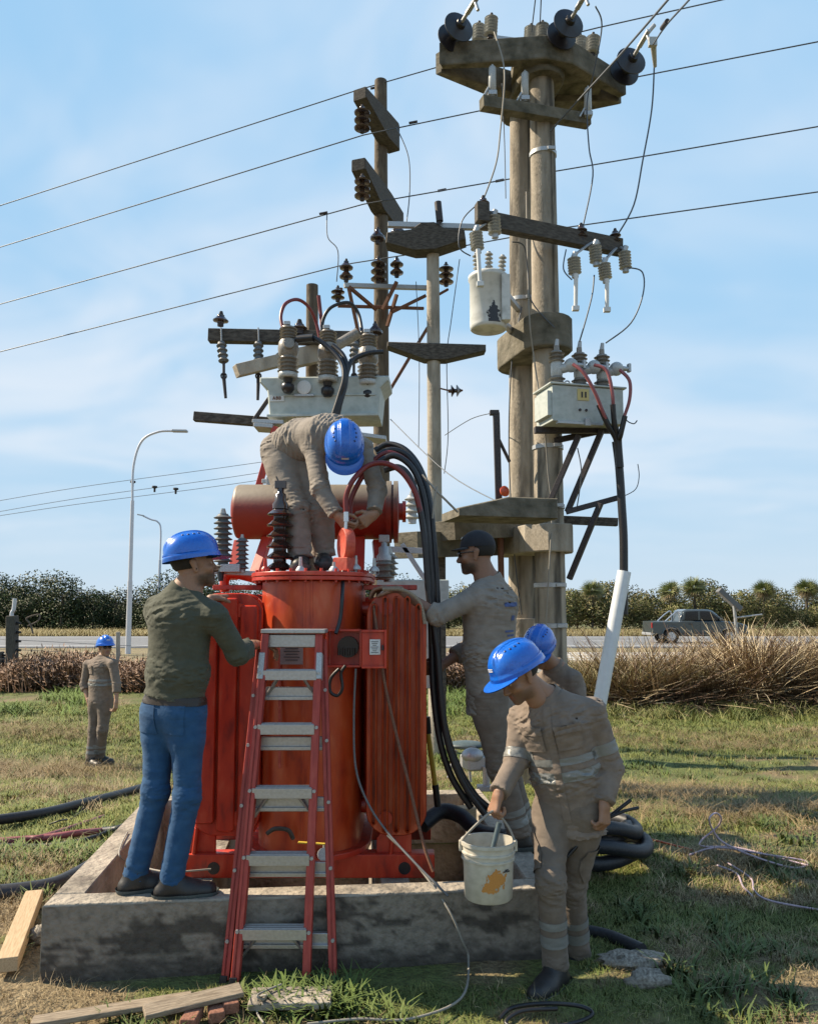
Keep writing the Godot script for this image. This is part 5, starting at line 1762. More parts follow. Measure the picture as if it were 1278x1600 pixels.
	for s in [[-.9, -1.2], [-.28, .05]]: beam(m, Vector3(s[0], 1.93, cz + .1), Vector3(s[1], 1.93, cz + .1), .1, .03)
	obj("shoulder_plate", m, M.red, t)
	# conservator
	var l := P(371, 800, 5.62)
	var r := P(622, 800, 5.62)
	r.y = l.y
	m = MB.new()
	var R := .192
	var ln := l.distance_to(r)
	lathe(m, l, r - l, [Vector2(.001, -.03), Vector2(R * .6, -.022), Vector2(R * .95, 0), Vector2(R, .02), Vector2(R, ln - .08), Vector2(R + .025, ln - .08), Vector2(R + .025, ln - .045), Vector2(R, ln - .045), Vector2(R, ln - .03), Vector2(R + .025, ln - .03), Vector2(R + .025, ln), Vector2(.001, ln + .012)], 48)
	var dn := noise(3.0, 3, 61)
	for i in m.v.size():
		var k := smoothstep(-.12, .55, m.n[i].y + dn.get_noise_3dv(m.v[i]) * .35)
		m.c[i] = Color(.27, .02, .01).lerp(Color(.22, .2, .15), k * .92)  # red turning grey towards the top, the edge broken by noise
	obj("conservator", m, M.greytop, t)
	m = MB.new()
	rod(m, r + Vector3(-.01, 0, .02), r + Vector3(.05, 0, .02), .06, -1, 14)
	rod(m, r + Vector3(.03, 0, .02), r + Vector3(.055, 0, .02), .075, -1, 14)
	obj("end_fitting", m, M.red, t)
	for q in [[418, 840, 5.55, 396, 905, 5.4], [375, 845, 5.7, 363, 905, 5.6], [562, 840, 5.55, 560, 905, 5.4], [590, 845, 5.6, 596, 905, 5.5]]:
		m = MB.new()
		beam(m, P(q[0], q[1], q[2]), P(q[3], q[4], q[5]), .075, .04)
		obj("conservator_leg", m, M.red, t)
	m = MB.new()
	beam(m, P(410, 752, 5.6), P(450, 752, 5.55), .03, .03)
	bx(m, P(422, 752, 5.58), Vector3(.05, .06, .02))
	obj("conservator_lug", m, M.galv, t)
	# red beam leaning behind
	m = MB.new()
	beam(m, P(431, 668, 5.95), P(363, 905, 5.9), .085, .05)
	solo("red_strut", "bright red steel strut slanting up behind the conservator", "strut", m, M.red)
	# big brown bushings on the lid
	for q in [[437, 893, 768, 4.95, .04, .083, 6, "big"], [600, 905, 868, 5.45, .04, .07, 3, "small"]]:
		var b := P(q[0], q[1], q[3])
		var tp := P(q[0], q[2], q[3])
		m = MB.new()
		lathe(m, b, Vector3.UP, sheds(q[4], q[5], (tp.y - b.y) * .8, q[6]), 18)
		var bu := obj("bushing", m, M.brownporc if q[7] == "big" else M.dullporc, t)
		m = MB.new()
		lathe(m, b + Vector3.UP * (tp.y - b.y) * .78, Vector3.UP, [Vector2(.05, 0), Vector2(.05, .03), Vector2(.035, .05), Vector2(.035, .09), Vector2(.02, .1), Vector2(.02, .16)], 12)
		bx(m, b + Vector3.UP * ((tp.y - b.y) * .78 + .15), Vector3(.07, .05, .04))
		obj("bushing_cap", m, M.brownporc if q[7] == "big" else M.galv, bu)
	for q in [[470, 893, 870, 4.72], [585, 893, 872, 4.8], [556, 890, 868, 4.78], [415, 893, 872, 4.8], [522, 893, 878, 4.68]]:
		m = MB.new()
		rod(m, P(q[0], q[1] + 4, q[3]), P(q[0], q[2], q[3]), .014, .009)
		lathe(m, P(q[0], q[1], q[3]), Vector3.UP, [Vector2(.03, 0), Vector2(.03, .012), Vector2(.015, .03)], 12)
		obj("lid_stud", m, M.galv if q[0] != 415 else M.red, t)
	# arresters on the left bracket
	m = MB.new()
	beam(m, P(330, 893, 5.0), P(428, 898, 5.0), .05, .03)
	bx(m, P(362, 888, 4.97), Vector3(.12, .05, .09))
	obj("arrester_bracket", m, M.galv, t)
	m = MB.new()
	tube(m, spline(ptd([352, 925, 5.1, 352, 905, 5.1, 364, 897, 5.1, 400, 905, 5.1, 408, 912, 5.0]), 6), .03, 10)
	obj("bent_pipe", m, M.red, t)
	for q in [[349, 888, 800, .052, 10, "taller grey surge arrester on the transformer's left bracket"], [379, 890, 838, .036, 7, "shorter grey surge arrester on the transformer's left bracket"]]:
		insulator(q[5], P(q[0], q[1], 4.98), Vector3(-.02, 1, 0), (q[1] - q[2]) / 254.0 - .01, q[3] * .6, q[3] * 1.12, q[4], M.polymer, "arresters on the transformer", M.galv, "surge_arrester")
	m = MB.new()
	rod(m, P(345, 893, 4.96), P(345, 908, 4.96), .025, .015)
	obj("arrester_foot", m, M.rubber, t)
	# round relay on the lid
	var ax := Vector3(-.93, 0, .37).normalized()
	var g0 := P(538, 851, 4.78)
	m = MB.new()
	lathe(m, g0 - ax * .04, ax, [Vector2(.001, 0), Vector2(.095, 0), Vector2(.1, .008), Vector2(.1, .05), Vector2(.092, .058), Vector2(.08, .05), Vector2(.001, .05)], 30)
	var ga := obj("oil_gauge", m, M.pinkred, t)
	m = MB.new()
	bx(m, P(538, 882, 4.76), Vector3(.1, .08, .09), Basis(Vector3.UP, -.5))
	obj("gauge_box", m, M.pinkred, ga)
	# control box with open door, nameplate
	var b0 := P(537, 1013, 4.56)
	m = MB.new()
	bx(m, b0 + Vector3(0, 0, -.1), Vector3(.19, .205, .012))
	for s in [[-.095, 0, .012, .205], [.095, 0, .012, .205], [0, .1, .19, .012], [0, -.1, .19, .012]]:
		bx(m, b0 + Vector3(s[0], s[1], -.05), Vector3(s[2], s[3], .1), Basis.IDENTITY, .002)
	var cb := obj("control_box", m, M.red, t)
	m = MB.new()
	rod(m, b0 + Vector3(.02, .005, -.09), b0 + Vector3(.02, .005, -.05), .06, -1, 20)
	for i in 4: rod(m, b0 + Vector3(-.03 + i * .028, -.04, -.045), b0 + Vector3(-.03 + i * .028, .0, -.045), .008)
	obj("terminal_block", m, M.belt, cb)
	m = MB.new()
	bx(m, P(584, 1014, 4.55), Vector3(.135, .215, .014), Basis(Vector3.UP, .12))
	for y in [-.1, .1]: bx(m, P(584, 1014, 4.54) + Vector3(0, y, .012), Vector3(.135, .012, .02), Basis(Vector3.UP, .12), .002)
	bx(m, P(602, 1014, 4.535) + Vector3(0, 0, .0), Vector3(.012, .215, .03), Basis(Vector3.UP, .12), .002)
	var dr := obj("control_box_door", m, M.red, t)
	m = MB.new()
	bx(m, P(586, 1011, 4.538), Vector3(.06, .085, .004), Basis(Vector3.UP, .12), .001)
	obj("door_label", m, M.labelwhite, dr)
	m = MB.new()
	for i in 7: bx(m, P(586, 1011, 4.538) + Vector3(-.002, .03 - i * .01, .0035), Vector3(.042 - .01 * (i % 3), .003, .002), Basis(Vector3.UP, .12), .0005)
	bx(m, P(598, 1012, 4.53), Vector3(.012, .03, .02))
	obj("label_print", m, M.print, dr)
	m = MB.new()
	bx(m, P(456, 1020, 4.585), Vector3(.13, .13, .006), Basis(Vector3.UP, -.06), .001)
	var pl := obj("nameplate", m, mat([L(.24, .17, .17), L(.33, .25, .25)], .5, {freq = .03, scale = 8.0, metal = .2}), t)
	m = MB.new()
	for i in 6: bx(m, P(456, 1020, 4.579) + Vector3(0, .04 - i * .016, .0), Vector3(.09 - .02 * (i % 2), .004, .003), Basis(Vector3.UP, -.06), .0005)
	obj("plate_print", m, M.print, pl)
	m = MB.new()
	rod(m, P(437, 1005, 4.66), P(437, 1200, 4.62), .008)
	obj("thermo_tube", m, M.pinkred, t)
	# drain valve
	m = MB.new()
	rod(m, P(505, 1335, 4.62), P(507, 1335, 4.4), .035, -1, 12)
	rod(m, P(508, 1330, 4.42), P(508, 1318, 4.42), .012)
	var dv := obj("drain_valve", m, M.galv, t)
	m = MB.new()
	beam(m, P(466, 1316, 4.4), P(512, 1319, 4.4), .02, .008)
	obj("valve_handle", m, M.yellow, dv)
	m = MB.new()
	tube(m, spline(ptd([418, 1302, 4.6, 430, 1295, 4.57, 450, 1297, 4.57, 458, 1310, 4.6]), 5), .012)
	obj("bent_tube", m, M.oldwood, t)
	# black leads on the front of the tank
	cable("control_cable", "black cable down the tank from the lid to the control box", "cable", ptd([536, 893, 4.72, 535, 930, 4.6, 532, 965, 4.58, 525, 990, 4.54]), .011, M.rubber, "thin cables on the transformer", 8)
	cable("control_cable", "looped black cable below the control box", "cable", ptd([540, 1040, 4.5, 533, 1052, 4.5, 535, 1075, 4.5, 527, 1087, 4.5, 516, 1080, 4.5, 517, 1060, 4.5, 530, 1045, 4.5]), .009, M.rubber, "thin cables on the transformer", 8)
	cable("control_cable", "grey lead hanging down beside the right radiator", "cable", ptd([556, 1045, 4.55, 553, 1120, 4.55, 556, 1200, 4.5, 575, 1255, 4.45, 605, 1300, 4.4, 650, 1350, 4.25, 700, 1400, 4.12]), .006, M.polymer, "thin cables on the transformer", 8)
	cable("control_cable", "greyish strap lead slanting over the right radiator to the pit", "cable", ptd([583, 940, 4.66, 598, 1050, 4.6, 615, 1130, 4.55, 640, 1230, 4.45, 662, 1320, 4.35, 677, 1362, 4.3]), .009, M.rust, "thin cables on the transformer", 6)
	var hp := ptd([664, 928, 4.75, 658, 938, 4.66, 664, 965, 4.66])
	cable("rubber_strip", "grey rubber strips lying over the right radiator's top corner", "strip", ptd([598, 921, 4.68, 630, 922, 4.66, 655, 940, 4.66, 664, 975, 4.66]), .012, M.greywood, "", 6)
	# red and black high voltage cables arching over the right side
	var arcs := [
		["front red cable arching from the man's hands", [541, 800, 4.75, 541, 775, 4.75, 552, 750, 4.75, 575, 728, 4.8, 602, 724, 4.8, 628, 738, 4.8, 648, 768, 4.8, 657, 800, 4.8], M.redcable],
		["black lower run of the front red cable", [655, 793, 4.8, 660, 815, 4.8, 667, 880, 4.8, 672, 960, 4.8, 674, 1040, 4.85], M.rubber],
		["back red cable arching close under the helmet", [547, 812, 4.95, 549, 780, 4.95, 566, 745, 4.95, 590, 715, 4.95, 612, 708, 4.95, 640, 725, 4.95, 654, 755, 4.9], M.redcable],
		["black lower run of the back red cable", [652, 750, 4.9, 658, 765, 4.9, 668, 830, 4.9, 674, 920, 4.9, 678, 1040, 4.9], M.rubber],
		["topmost black cable of the arching bundle", [586, 704, 5.1, 606, 694, 5.1, 632, 702, 5.05, 655, 730, 5.0, 670, 775, 4.95, 677, 840, 4.9, 681, 920, 4.9, 680, 1000, 4.9, 683, 1080, 4.9, 697, 1150, 4.9, 718, 1205, 4.9, 752, 1256, 4.9], M.rubber],
		["second black cable of the arching bundle", [590, 712, 5.0, 612, 703, 5.0, 640, 715, 5.0, 662, 752, 4.95, 673, 800, 4.9, 680, 880, 4.87, 684, 960, 4.86, 685, 1060, 4.86, 694, 1130, 4.86, 712, 1190, 4.86, 740, 1240, 4.86, 768, 1266, 4.86], M.rubber],
		["inner black cable of the arching bundle", [592, 722, 4.9, 616, 712, 4.9, 643, 730, 4.88, 660, 770, 4.86, 668, 830, 4.84, 675, 920, 4.83, 675, 1020, 4.83, 678, 1090, 4.83, 688, 1160, 4.83, 706, 1215, 4.83, 736, 1262, 4.83], M.rubber],
		["lowest black cable of the arching bundle", [600, 735, 4.85, 622, 730, 4.85, 640, 745, 4.83, 655, 790, 4.82, 664, 850, 4.8, 670, 930, 4.8, 683, 1015, 4.8, 690, 1100, 4.8, 702, 1170, 4.8, 726, 1228, 4.8, 760, 1275, 4.8], M.rubber]]
	for q in arcs: cable("high_voltage_cable", q[0], "cable", ptd(q[1]), .016 if q[2] == M.redcable or "run of" in q[0] else .0195, q[2], "cables arching over the transformer", 10)
	m = MB.new()
	rod(m, P(541, 800, 4.75), P(541, 815, 4.75), .017)
	rod(m, P(541, 812, 4.75), P(540, 828, 4.75), .011)
	solo("cable_lug", "shiny metal lug at the end of the red cable in the man's hands", "cable lug", m, M.chrome)
	cable("pale_rope", "pale cord tied across the black cables above the capped man", "cord", ptd([660, 742, 4.9, 680, 765, 4.85, 700, 785, 4.85, 715, 800, 4.9]), .007, M.ropewire)
	cable("pale_rope", "pale cord hanging beside the black cables", "cord", ptd([683, 760, 4.85, 678, 785, 4.83, 676, 810, 4.83]), .006, M.ropewire)

func build_ladder():
	var base := G(435, 1538, .05)
	var t := thing("stepladder", "red stepladder with aluminium treads against the front of the transformer", "ladder", base)
	var A := [P(366, 1533, 3.93), P(414, 992, 4.33), P(481, 1535, 3.94), P(501, 992, 4.34)]
	var B := [P(351, 1530, 3.985), P(406, 1010, 4.40), P(523, 1530, 4.0), P(507, 1000, 4.41)]
	for q in A + B: if q.y < .06: q.y = .06
	for q in [[A[0], A[1]], [A[2], A[3]], [B[0], B[1]], [B[2], B[3]]]:
		var m := MB.new()
		var xd := (A[2] - A[0] as Vector3).normalized()
		var d: Vector3 = (q[1] - q[0] as Vector3).normalized()
		var nrm := xd.cross(d).normalized()
		beam(m, q[0], q[1], .072 if false else .026, .062, nrm)
		var s := 1.0 if q[0].x < -.7 else -1.0
		beam(m, (q[0] as Vector3) + nrm * .026 + xd * s * .012, (q[1] as Vector3) + nrm * .026 + xd * s * .012, .028, .01, nrm, .003)
		beam(m, (q[0] as Vector3) - nrm * .026 + xd * s * .012, (q[1] as Vector3) - nrm * .026 + xd * s * .012, .028, .01, nrm, .003)
		obj("rail", m, M.ladder, t)
		m = MB.new()
		beam(m, (q[0] as Vector3) - d * .045, (q[0] as Vector3) + d * .02, .036, .072, nrm)
		obj("rubber_foot", m, M.rubber, t)
	var lv := [[1452, 1472], [1345, 1366], [1243, 1264], [1141, 1164], [1050, 1078]]
	for i in 5:
		for fr in 2:
			var R: Array = A if fr == 0 else B
			var k: float = (1533.0 - (lv[i][0] + 8.0 if fr == 0 else lv[i][1] + 2.0)) / (1533.0 - 992.0)
			var l: Vector3 = (R[0] as Vector3).lerp(R[1], k)
			var r: Vector3 = (R[2] as Vector3).lerp(R[3], k)
			var m := MB.new()
			if fr == 0:
				bx(m, (l + r) / 2, Vector3(l.distance_to(r) - .02, .026, .075), frame_of(Vector3.BACK).rotated(Vector3.UP, 0.0), .003)
				bx(m, (l + r) / 2 + Vector3(0, -.012, .036), Vector3(l.distance_to(r) - .02, .05, .006), Basis.IDENTITY, .002)
				for j in 3: bx(m, (l + r) / 2 + Vector3(0, .0145, -.025 + j * .025), Vector3(l.distance_to(r) - .03, .004, .008), Basis.IDENTITY, .001)
			else:
				bx(m, (l + r) / 2, Vector3(l.distance_to(r) - .02, .055, .03), Basis.IDENTITY, .004)
				bx(m, (l + r) / 2 + Vector3(0, -.03, .012), Vector3(l.distance_to(r) - .02, .02, .035), Basis.IDENTITY, .003)
			obj("tread" if fr == 0 else "back_rung", m, M.alu, t)
			if fr == 0 and i in [0, 2, 4]:
				for s in [[l, r], [r, l]]:
					m = MB.new()
					var a: Vector3 = (s[0] as Vector3).lerp(s[1], .28) - Vector3(0, .03, .01)
					var b: Vector3 = (s[0] as Vector3).lerp(s[1], .02) - Vector3(0, .15, .045)
					beam(m, a, b, .03, .012)
					obj("corner_brace", m, M.alu, t)
			m = MB.new()
			for p in [l, r]: rod(m, (p as Vector3) + Vector3(0, 0, .0), (p as Vector3) + Vector3(0, 0, .04), .009, -1, 8)
			obj("rivet", m, M.galv, t)
	var m2 := MB.new()
	bx(m2, P(461, 986, 4.36), Vector3(.34, .022, .13), Basis(Vector3.UP, -.03), .004)
	bx(m2, P(459, 1001, 4.37), Vector3(.29, .07, .1), Basis(Vector3.UP, -.03), .006)
	obj("top_cap", m2, M.alu, t)
	for q in [[A[1], A[0]], [A[3], A[2]]]:
		m2 = MB.new()
		var d: Vector3 = (q[1] - q[0] as Vector3).normalized()
		beam(m2, (q[0] as Vector3) + d * .1, (q[0] as Vector3) + d * .24, .032, .07, Vector3.RIGHT.cross(d))
		obj("rail_sleeve", m2, M.galv, t)

func board(called: String, label: String, cat: String, a: Vector3, b: Vector3, w: float, h: float, mt: Material, grp := "", roll := 0.0):
	# a plank with its own axes so that the grain runs along it
	var t := MeshInstance3D.new()
	var m := MB.new()
	bx(m, Vector3.ZERO, Vector3(w, h, a.distance_to(b)), Basis.IDENTITY, .005)
	t.name = numbered(called)
	t.mesh = m.mesh()
	t.set_surface_override_material(0, mt)
	add_child(t)
	t.transform = Transform3D(frame_of(b - a) * Basis(Vector3.BACK, roll), (a + b) / 2)
	tag(t, label, cat, grp)
func lump(called: String, label: String, cat: String, at: Vector3, r: Vector3, mt: Material, sd: int, grp := ""):
	var m := MB.new()
	var f := noise(6.0, 3, sd)
	ball(m, Vector3.ZERO, Vector3.ONE, Basis.IDENTITY, 22, 14)
	for i in m.v.size():
		var k := 1.0 + f.get_noise_3dv(m.v[i] * .25) * .55
		m.v[i] = m.v[i] * r * k + at
		m.n[i] = (m.n[i] / r).normalized()
	solo(called, label, cat, m, mt, grp)
func build_details():
	# bucket in the right man's hand
	var b0 := P(763, 1402, 3.93)
	var bt := P(765, 1312, 3.93)
	var h := bt.y - b0.y
	var t := thing("bucket", "white plastic bucket with an orange stain hanging from the man's hand", "bucket", b0)
	var m := MB.new()
	lathe(m, b0, Vector3.UP, [Vector2(.001, .004), Vector2(.1, .004), Vector2(.105, 0), Vector2(.112, .008), Vector2(.118, h * .68), Vector2(.126, h * .69), Vector2(.126, h * .72), Vector2(.119, h * .73), Vector2(.12, h * .79), Vector2(.127, h * .8), Vector2(.127, h * .83), Vector2(.121, h * .84), Vector2(.122, h * .93), Vector2(.13, h * .94), Vector2(.13, h), Vector2(.119, h), Vector2(.113, h * .7), Vector2(.1, .02), Vector2(.001, .02)], 36)
	obj("pail", m, M.bucket, t)
	var st := drum_stain(b0, func(y: float) -> float: return lerpf(.112, .118, y / h / .68) + .0012, Vector2(-.5, .75), Vector2(.1 * h, .64 * h), func(u: float, v: float) -> float: return minf(Vector2((u - .25) / .36, (v - .6) / .3).length(), Vector2((u + .05) / .3, (v - .36) / .16).length()))
	obj("orange_stain", st, M.stain, t)
	m = MB.new()
	for q in [[.06, .37], [.075, .385], [.09, .365]]:
		var an: float = q[0] * 6.0
		bx(m, b0 + Vector3(sin(an + .25) * .1185, h * q[1] * 1.5, cos(an + .25) * .1185), Vector3(.02, .006, .002), Basis(Vector3.UP, an + .25), .0005)
	obj("black_print", m, M.print, t)
	m = MB.new()
	var hd := P(770, 1266, 3.93)
	tube(m, spline([b0 + Vector3(-.131, h * .93, .01), b0 + Vector3(-.1, h * 1.12, .02), hd + Vector3(-.02, -.012, .01), hd + Vector3(.02, -.012, 0), b0 + Vector3(.1, h * 1.2, -.01), b0 + Vector3(.131, h * .93, -.01)], 5), .006, 8)
	obj("handle", m, M.ropewire, t)
	m = MB.new()
	for s in [-1, 1]: bx(m, b0 + Vector3(s * .13, h * .9, 0), Vector3(.015, .05, .03))
	obj("handle_lug", m, M.bucket, t)
	m = MB.new()
	rod(m, b0 + Vector3(-.02, .05, .0), P(780, 1285, 3.95), .013, -1, 10)
	solo("pipe_piece", "short grey blue pipe sticking out of the bucket", "pipe", m, M.bluegrey)
	# timber
	var a := GH(20, 1517, .1)
	board("plank", "thick pale timber lying left of the plinth", "plank", GH(12, 1508, .09), GH(54, 1400, .09), .095, .07, M.lumber, "timber on the ground")
	board("plank", "weathered grey board in front of the ladder, left end low", "plank", GH(50, 1598, .07), GH(300, 1558, .075), .08, .025, M.greywood, "timber on the ground")
	board("plank", "weathered board lying over the other one before the ladder", "plank", GH(225, 1582, .1), GH(378, 1546, .1), .085, .025, M.greywood, "timber on the ground", .15)
	for q in [[360, 1566, .12, "under the boards' right end"], [338, 1580, .1, "before the boards, nearest the ladder"], [300, 1590, .09, "lowest in front of the boards"]]:
		var mm := MB.new()
		bx(mm, GH(q[0], q[1], .06), Vector3(.13, .05, .07), Basis(Vector3.UP, float(q[0])), .008)
		solo("brick", "broken red brick " + q[3], "brick", mm, M.brick, "brick pieces before the plinth")
	var mm2 := MB.new()
	bx(mm2, GH(455, 1560, .07), Vector3(.36, .035, .16), Basis(Vector3.UP, .05), .008)
	solo("flat_slab", "flat dark stone slab under the ladder's right feet", "slab", mm2, M.plinth)
	lump("stone", "whitish rough stone in the grass near the right man's boots", "stone", GH(1012, 1532, .04), Vector3(.1, .045, .06), M.stone, 3, "stones on the right")
	lump("stone", "grey flat stone beside the black pipe end", "stone", GH(985, 1500, .04), Vector3(.16, .035, .09), M.stone, 5, "stones on the right")
	lump("stone", "small pale stone at the plinth's left front corner", "stone", GH(62, 1462, .06), Vector3(.05, .05, .05), M.stone, 6, "stones on the right")
	# hoses and cables on the ground
	cable("black_hose", "long black hose lying from the left edge to the plinth", "hose", [GH(-60, 1288, .085), GH(60, 1272, .085), GH(130, 1255, .08), GH(190, 1240, .085), GH(240, 1225, .09)], .042, M.hose, "black hoses on the left", 10)
	cable("black_hose", "thick black hose end by the pale timber", "hose", [GH(-60, 1402, .06), GH(30, 1393, .06), GH(80, 1385, .06), GH(112, 1372, .07), GH(150, 1350, .07)], .052, M.hose, "black hoses on the left", 10)
	cable("red_hose", "upper red cable lying in the grass on the left", "cable", [GH(-40, 1315, .06), GH(40, 1310, .06), GH(75, 1305, .06), GH(162, 1276, .05)], .02, M.pinkcable, "red cables on the left", 8)
	cable("red_hose", "lower red cable with a black end on the left", "cable", [GH(-40, 1318, .06), GH(60, 1310, .06), GH(120, 1302, .06), GH(163, 1298, .06)], .026, M.pinkcable, "red cables on the left", 8)
	cable("black_hose", "dark sleeve continuing the lower red cable", "hose", [GH(160, 1298, .06), GH(185, 1295, .07), GH(205, 1287, .09)], .028, M.hose, "black hoses on the left", 8)
	cable("black_hose", "thin dark cable below the red ones on the left", "hose", [GH(-40, 1318, .05), GH(60, 1322, .05), GH(130, 1313, .05), GH(180, 1296, .06)], .018, M.hose, "black hoses on the left", 6)
	cable("black_cable", "short thin dark wire curled in the grass on the left", "cable", [GH(78, 1288, .05), GH(95, 1282, .08), GH(115, 1278, .05), GH(132, 1262, .05)], .007, M.hose, "", 6)
	cable("pale_rope", "thin cord by the left man's feet", "cord", [Vector3(G(200, 1300, .41).x, .41, G(200, 1300, .41).z), G(190, 1320, .41), G(188, 1338, .41), G(210, 1350, .3), G(260, 1362, .35), G(330, 1358, .35)], .005, M.ropewire)
	cable("pale_rope", "pale cord from the plinth curving to the grass", "cord", [P(605, 1305, 4.4), P(650, 1350, 4.3), P(700, 1420, 4.12), P(722, 1470, 4.1), GH(732, 1500, .05), GH(720, 1560, .06), GH(640, 1592, .06), GH(560, 1592, .06), GH(480, 1600, .06)], .006, M.ropewire)
	cable("pale_rope", "knotted white cord in the grass by the ladder's feet", "cord", [GH(440, 1538, .1), GH(415, 1548, .1), GH(402, 1556, .12), GH(412, 1562, .1), GH(416, 1555, .13), GH(404, 1560, .1), GH(402, 1582, .06), GH(412, 1598, .06)], .0045, M.ropewire)
	# coil of thick black pipe
	t = thing("pipe_coil", "coil of thick black corrugated pipe on the grass right of the bucket man", "coil", GH(925, 1350, .0))
	for q in [[0.0, 1.0, .0, 0.0], [.06, .93, .07, .3], [-.05, .97, .13, .1], [.03, .85, .17, -.3]]:
		m = MB.new()
		var p := []
		var rr := []
		var c := GH(915, 1345, .0) + Vector3(q[0], 0, q[0])
		for i in 61:
			var an: float = TAU * i / 60.0 + q[3]
			var wob := sin(an * 3.0 + q[3] * 9.0) * .025
			p.append(c + Vector3(cos(an) * .36 * q[1], .07 + q[2] + wob + .035 * sin(an), sin(an) * .33 * q[1]))
			rr.append(.046 + .003 * (i % 2))
		tube(m, p, rr, 10)
		obj("turn", m, M.hose, t)
	cable("black_pipe", "black pipe lying in the shade behind the right man's boots", "pipe", [GH(900, 1452, .05), GH(950, 1462, .05), GH(1003, 1484, .06)], .032, M.hose, "", 10)
	var lp := [GH(1075, 1342, .02), GH(1120, 1330, .05), GH(1190, 1340, .05), GH(1260, 1352, .02), GH(1240, 1362, .03), GH(1180, 1345, .06), GH(1130, 1322, .1), GH(1112, 1300, .2), GH(1108, 1284, .28), GH(1118, 1276, .3), GH(1126, 1284, .25), GH(1120, 1298, .15), GH(1096, 1318, .06), GH(1098, 1328, .03), GH(1150, 1330, .05), GH(1230, 1350, .03), GH(1262, 1358, 0)]
	for i in lp.size(): lp[i] += Vector3(0, .025, 0)
	cable("white_wire", "looped pale pink wire tangle on the right grass", "wire", lp, .0065, M.whitewire, "pale wires on the right grass", 6, 8)
	cable("white_wire", "pale wire forking towards the lower right", "wire", [GH(1120, 1352, .07), GH(1150, 1365, .07), GH(1160, 1385, .07), GH(1175, 1400, .07)], .0065, M.whitewire, "pale wires on the right grass", 6, 8)
	cable("white_wire", "second pale wire running out right at the edge", "wire", [GH(1136, 1348, .07), GH(1172, 1372, .07), GH(1178, 1392, .07), GH(1205, 1408, .07), GH(1300, 1425, .02)], .006, M.whitewire, "pale wires on the right grass", 6, 8)
	cable("white_wire", "thin grey wire along the ground at the right edge", "wire", [GH(1190, 1370, .02), GH(1230, 1372, .04), GH(1300, 1380, .02)], .005, M.ropewire, "pale wires on the right grass", 6, 6)
	cable("orange_hose", "straight orange cord behind the black coil", "cord", [GH(940, 1300, .04), GH(1000, 1308, .04), GH(1080, 1328, .03)], .008, M.orange)
	cable("wire_coil", "coil of grey wire at the right man's boots", "wire", [GH(780, 1592, .06), GH(800, 1575, .07), GH(850, 1568, .09), GH(905, 1572, .07), GH(925, 1585, .06), GH(890, 1600, .06), GH(820, 1606, .07), GH(790, 1598, .07), GH(815, 1580, .09), GH(870, 1576, .09)], .009, M.rubber, "", 6, 8)
	cable("black_rod", "thin black rod held in the right man's far hand", "rod", [P(858, 1362, 4.02), P(935, 1290, 4.02), P(985, 1250, 4.05)], .009, M.rubber, "", 6, 2)
	cable("black_rod", "second thin black rod with a knob in the same hand", "rod", [P(880, 1345, 4.0), P(945, 1280, 4.0), P(997, 1262, 4.03)], .008, M.rubber, "", 6, 2)
	# the yellow handled tool, the small engine, timber blocks in the pit
	t = thing("shovel", "yellow handled tool with a black grip beside the right radiator", "tool", GH(685, 1262, .3))
	m = MB.new()
	rod(m, P(668, 1140, 5.2), P(680, 1228, 5.2), .017)
	obj("handle", m, M.yellow, t)
	m = MB.new()
	rod(m, P(680, 1226, 5.2), P(684, 1260, 5.2), .022)
	rod(m, P(667, 1120, 5.2), P(669, 1146, 5.2), .022)
	obj("grip", m, M.rubber, t)
	t = thing("engine_pump", "small grey petrol engine with a blue seat behind the black cables", "engine", GH(740, 1222, -.05))
	m = MB.new()
	bx(m, P(742, 1190, 6.7), Vector3(.2, .12, .2), Basis(Vector3.UP, .3), .02)
	ball(m, P(738, 1180, 6.65), Vector3(.09, .06, .09))
	obj("engine_block", m, M.galv, t)
	m = MB.new()
	ball(m, P(728, 1164, 6.85), Vector3(.16, .035, .12))
	obj("seat", m, M.bluegrey, t)
	m = MB.new()
	rod(m, P(739, 1166, 6.7), P(738, 1178, 6.7), .025)
	bx(m, P(752, 1178, 6.7), Vector3(.06, .05, .08), Basis(Vector3.UP, .2))
	rod(m, P(755, 1186, 6.65), P(768, 1200, 6.6), .015)
	obj("handlebar", m, M.rubber, t)
	m = MB.new()
	rod(m, P(759, 1198, 6.6), P(760, 1228, 6.6), .03)
	bx(m, P(757, 1231, 6.6), Vector3(.12, .04, .1))
	rod(m, P(712, 1172, 6.9), P(700, 1215, 6.9), .012)
	rod(m, P(730, 1170, 6.9), P(735, 1222, 6.9), .012)
	obj("stand", m, M.galv, t)
	m = MB.new()
	bx(m, P(728, 1277, 5.6), Vector3(.12, .14, .1), Basis(Vector3.UP, .2))
	solo("timber_block", "pale timber block inside the pit behind the bucket", "block", m, M.lumber)
	cable("black_hose", "black pipe lying across the pit behind the bucket", "hose", [P(660, 1290, 5.3), P(690, 1268, 5.4), P(720, 1275, 5.35), P(750, 1300, 5.2), P(800, 1310, 5.0)], .05, M.hose, "", 10)
	for q in [[-1.5, -4.35, .02], [-1.2, -4.3, .03], [-.1, -4.45, .03], [.25, -4.5, .02]]:
		lump("stone", "lump of dry earth on the pit floor %s" % ["by the left man's boots", "left of the ladder", "right of the ladder", "behind the bucket"][[-1.5, -1.2, -.1, .25].find(q[0])], "stone", Vector3(q[0], -.36, q[1]), Vector3(.07, .04, .05), M.stone, int(q[0] * 10) + 40, "lumps in the pit")
	build_far_things()
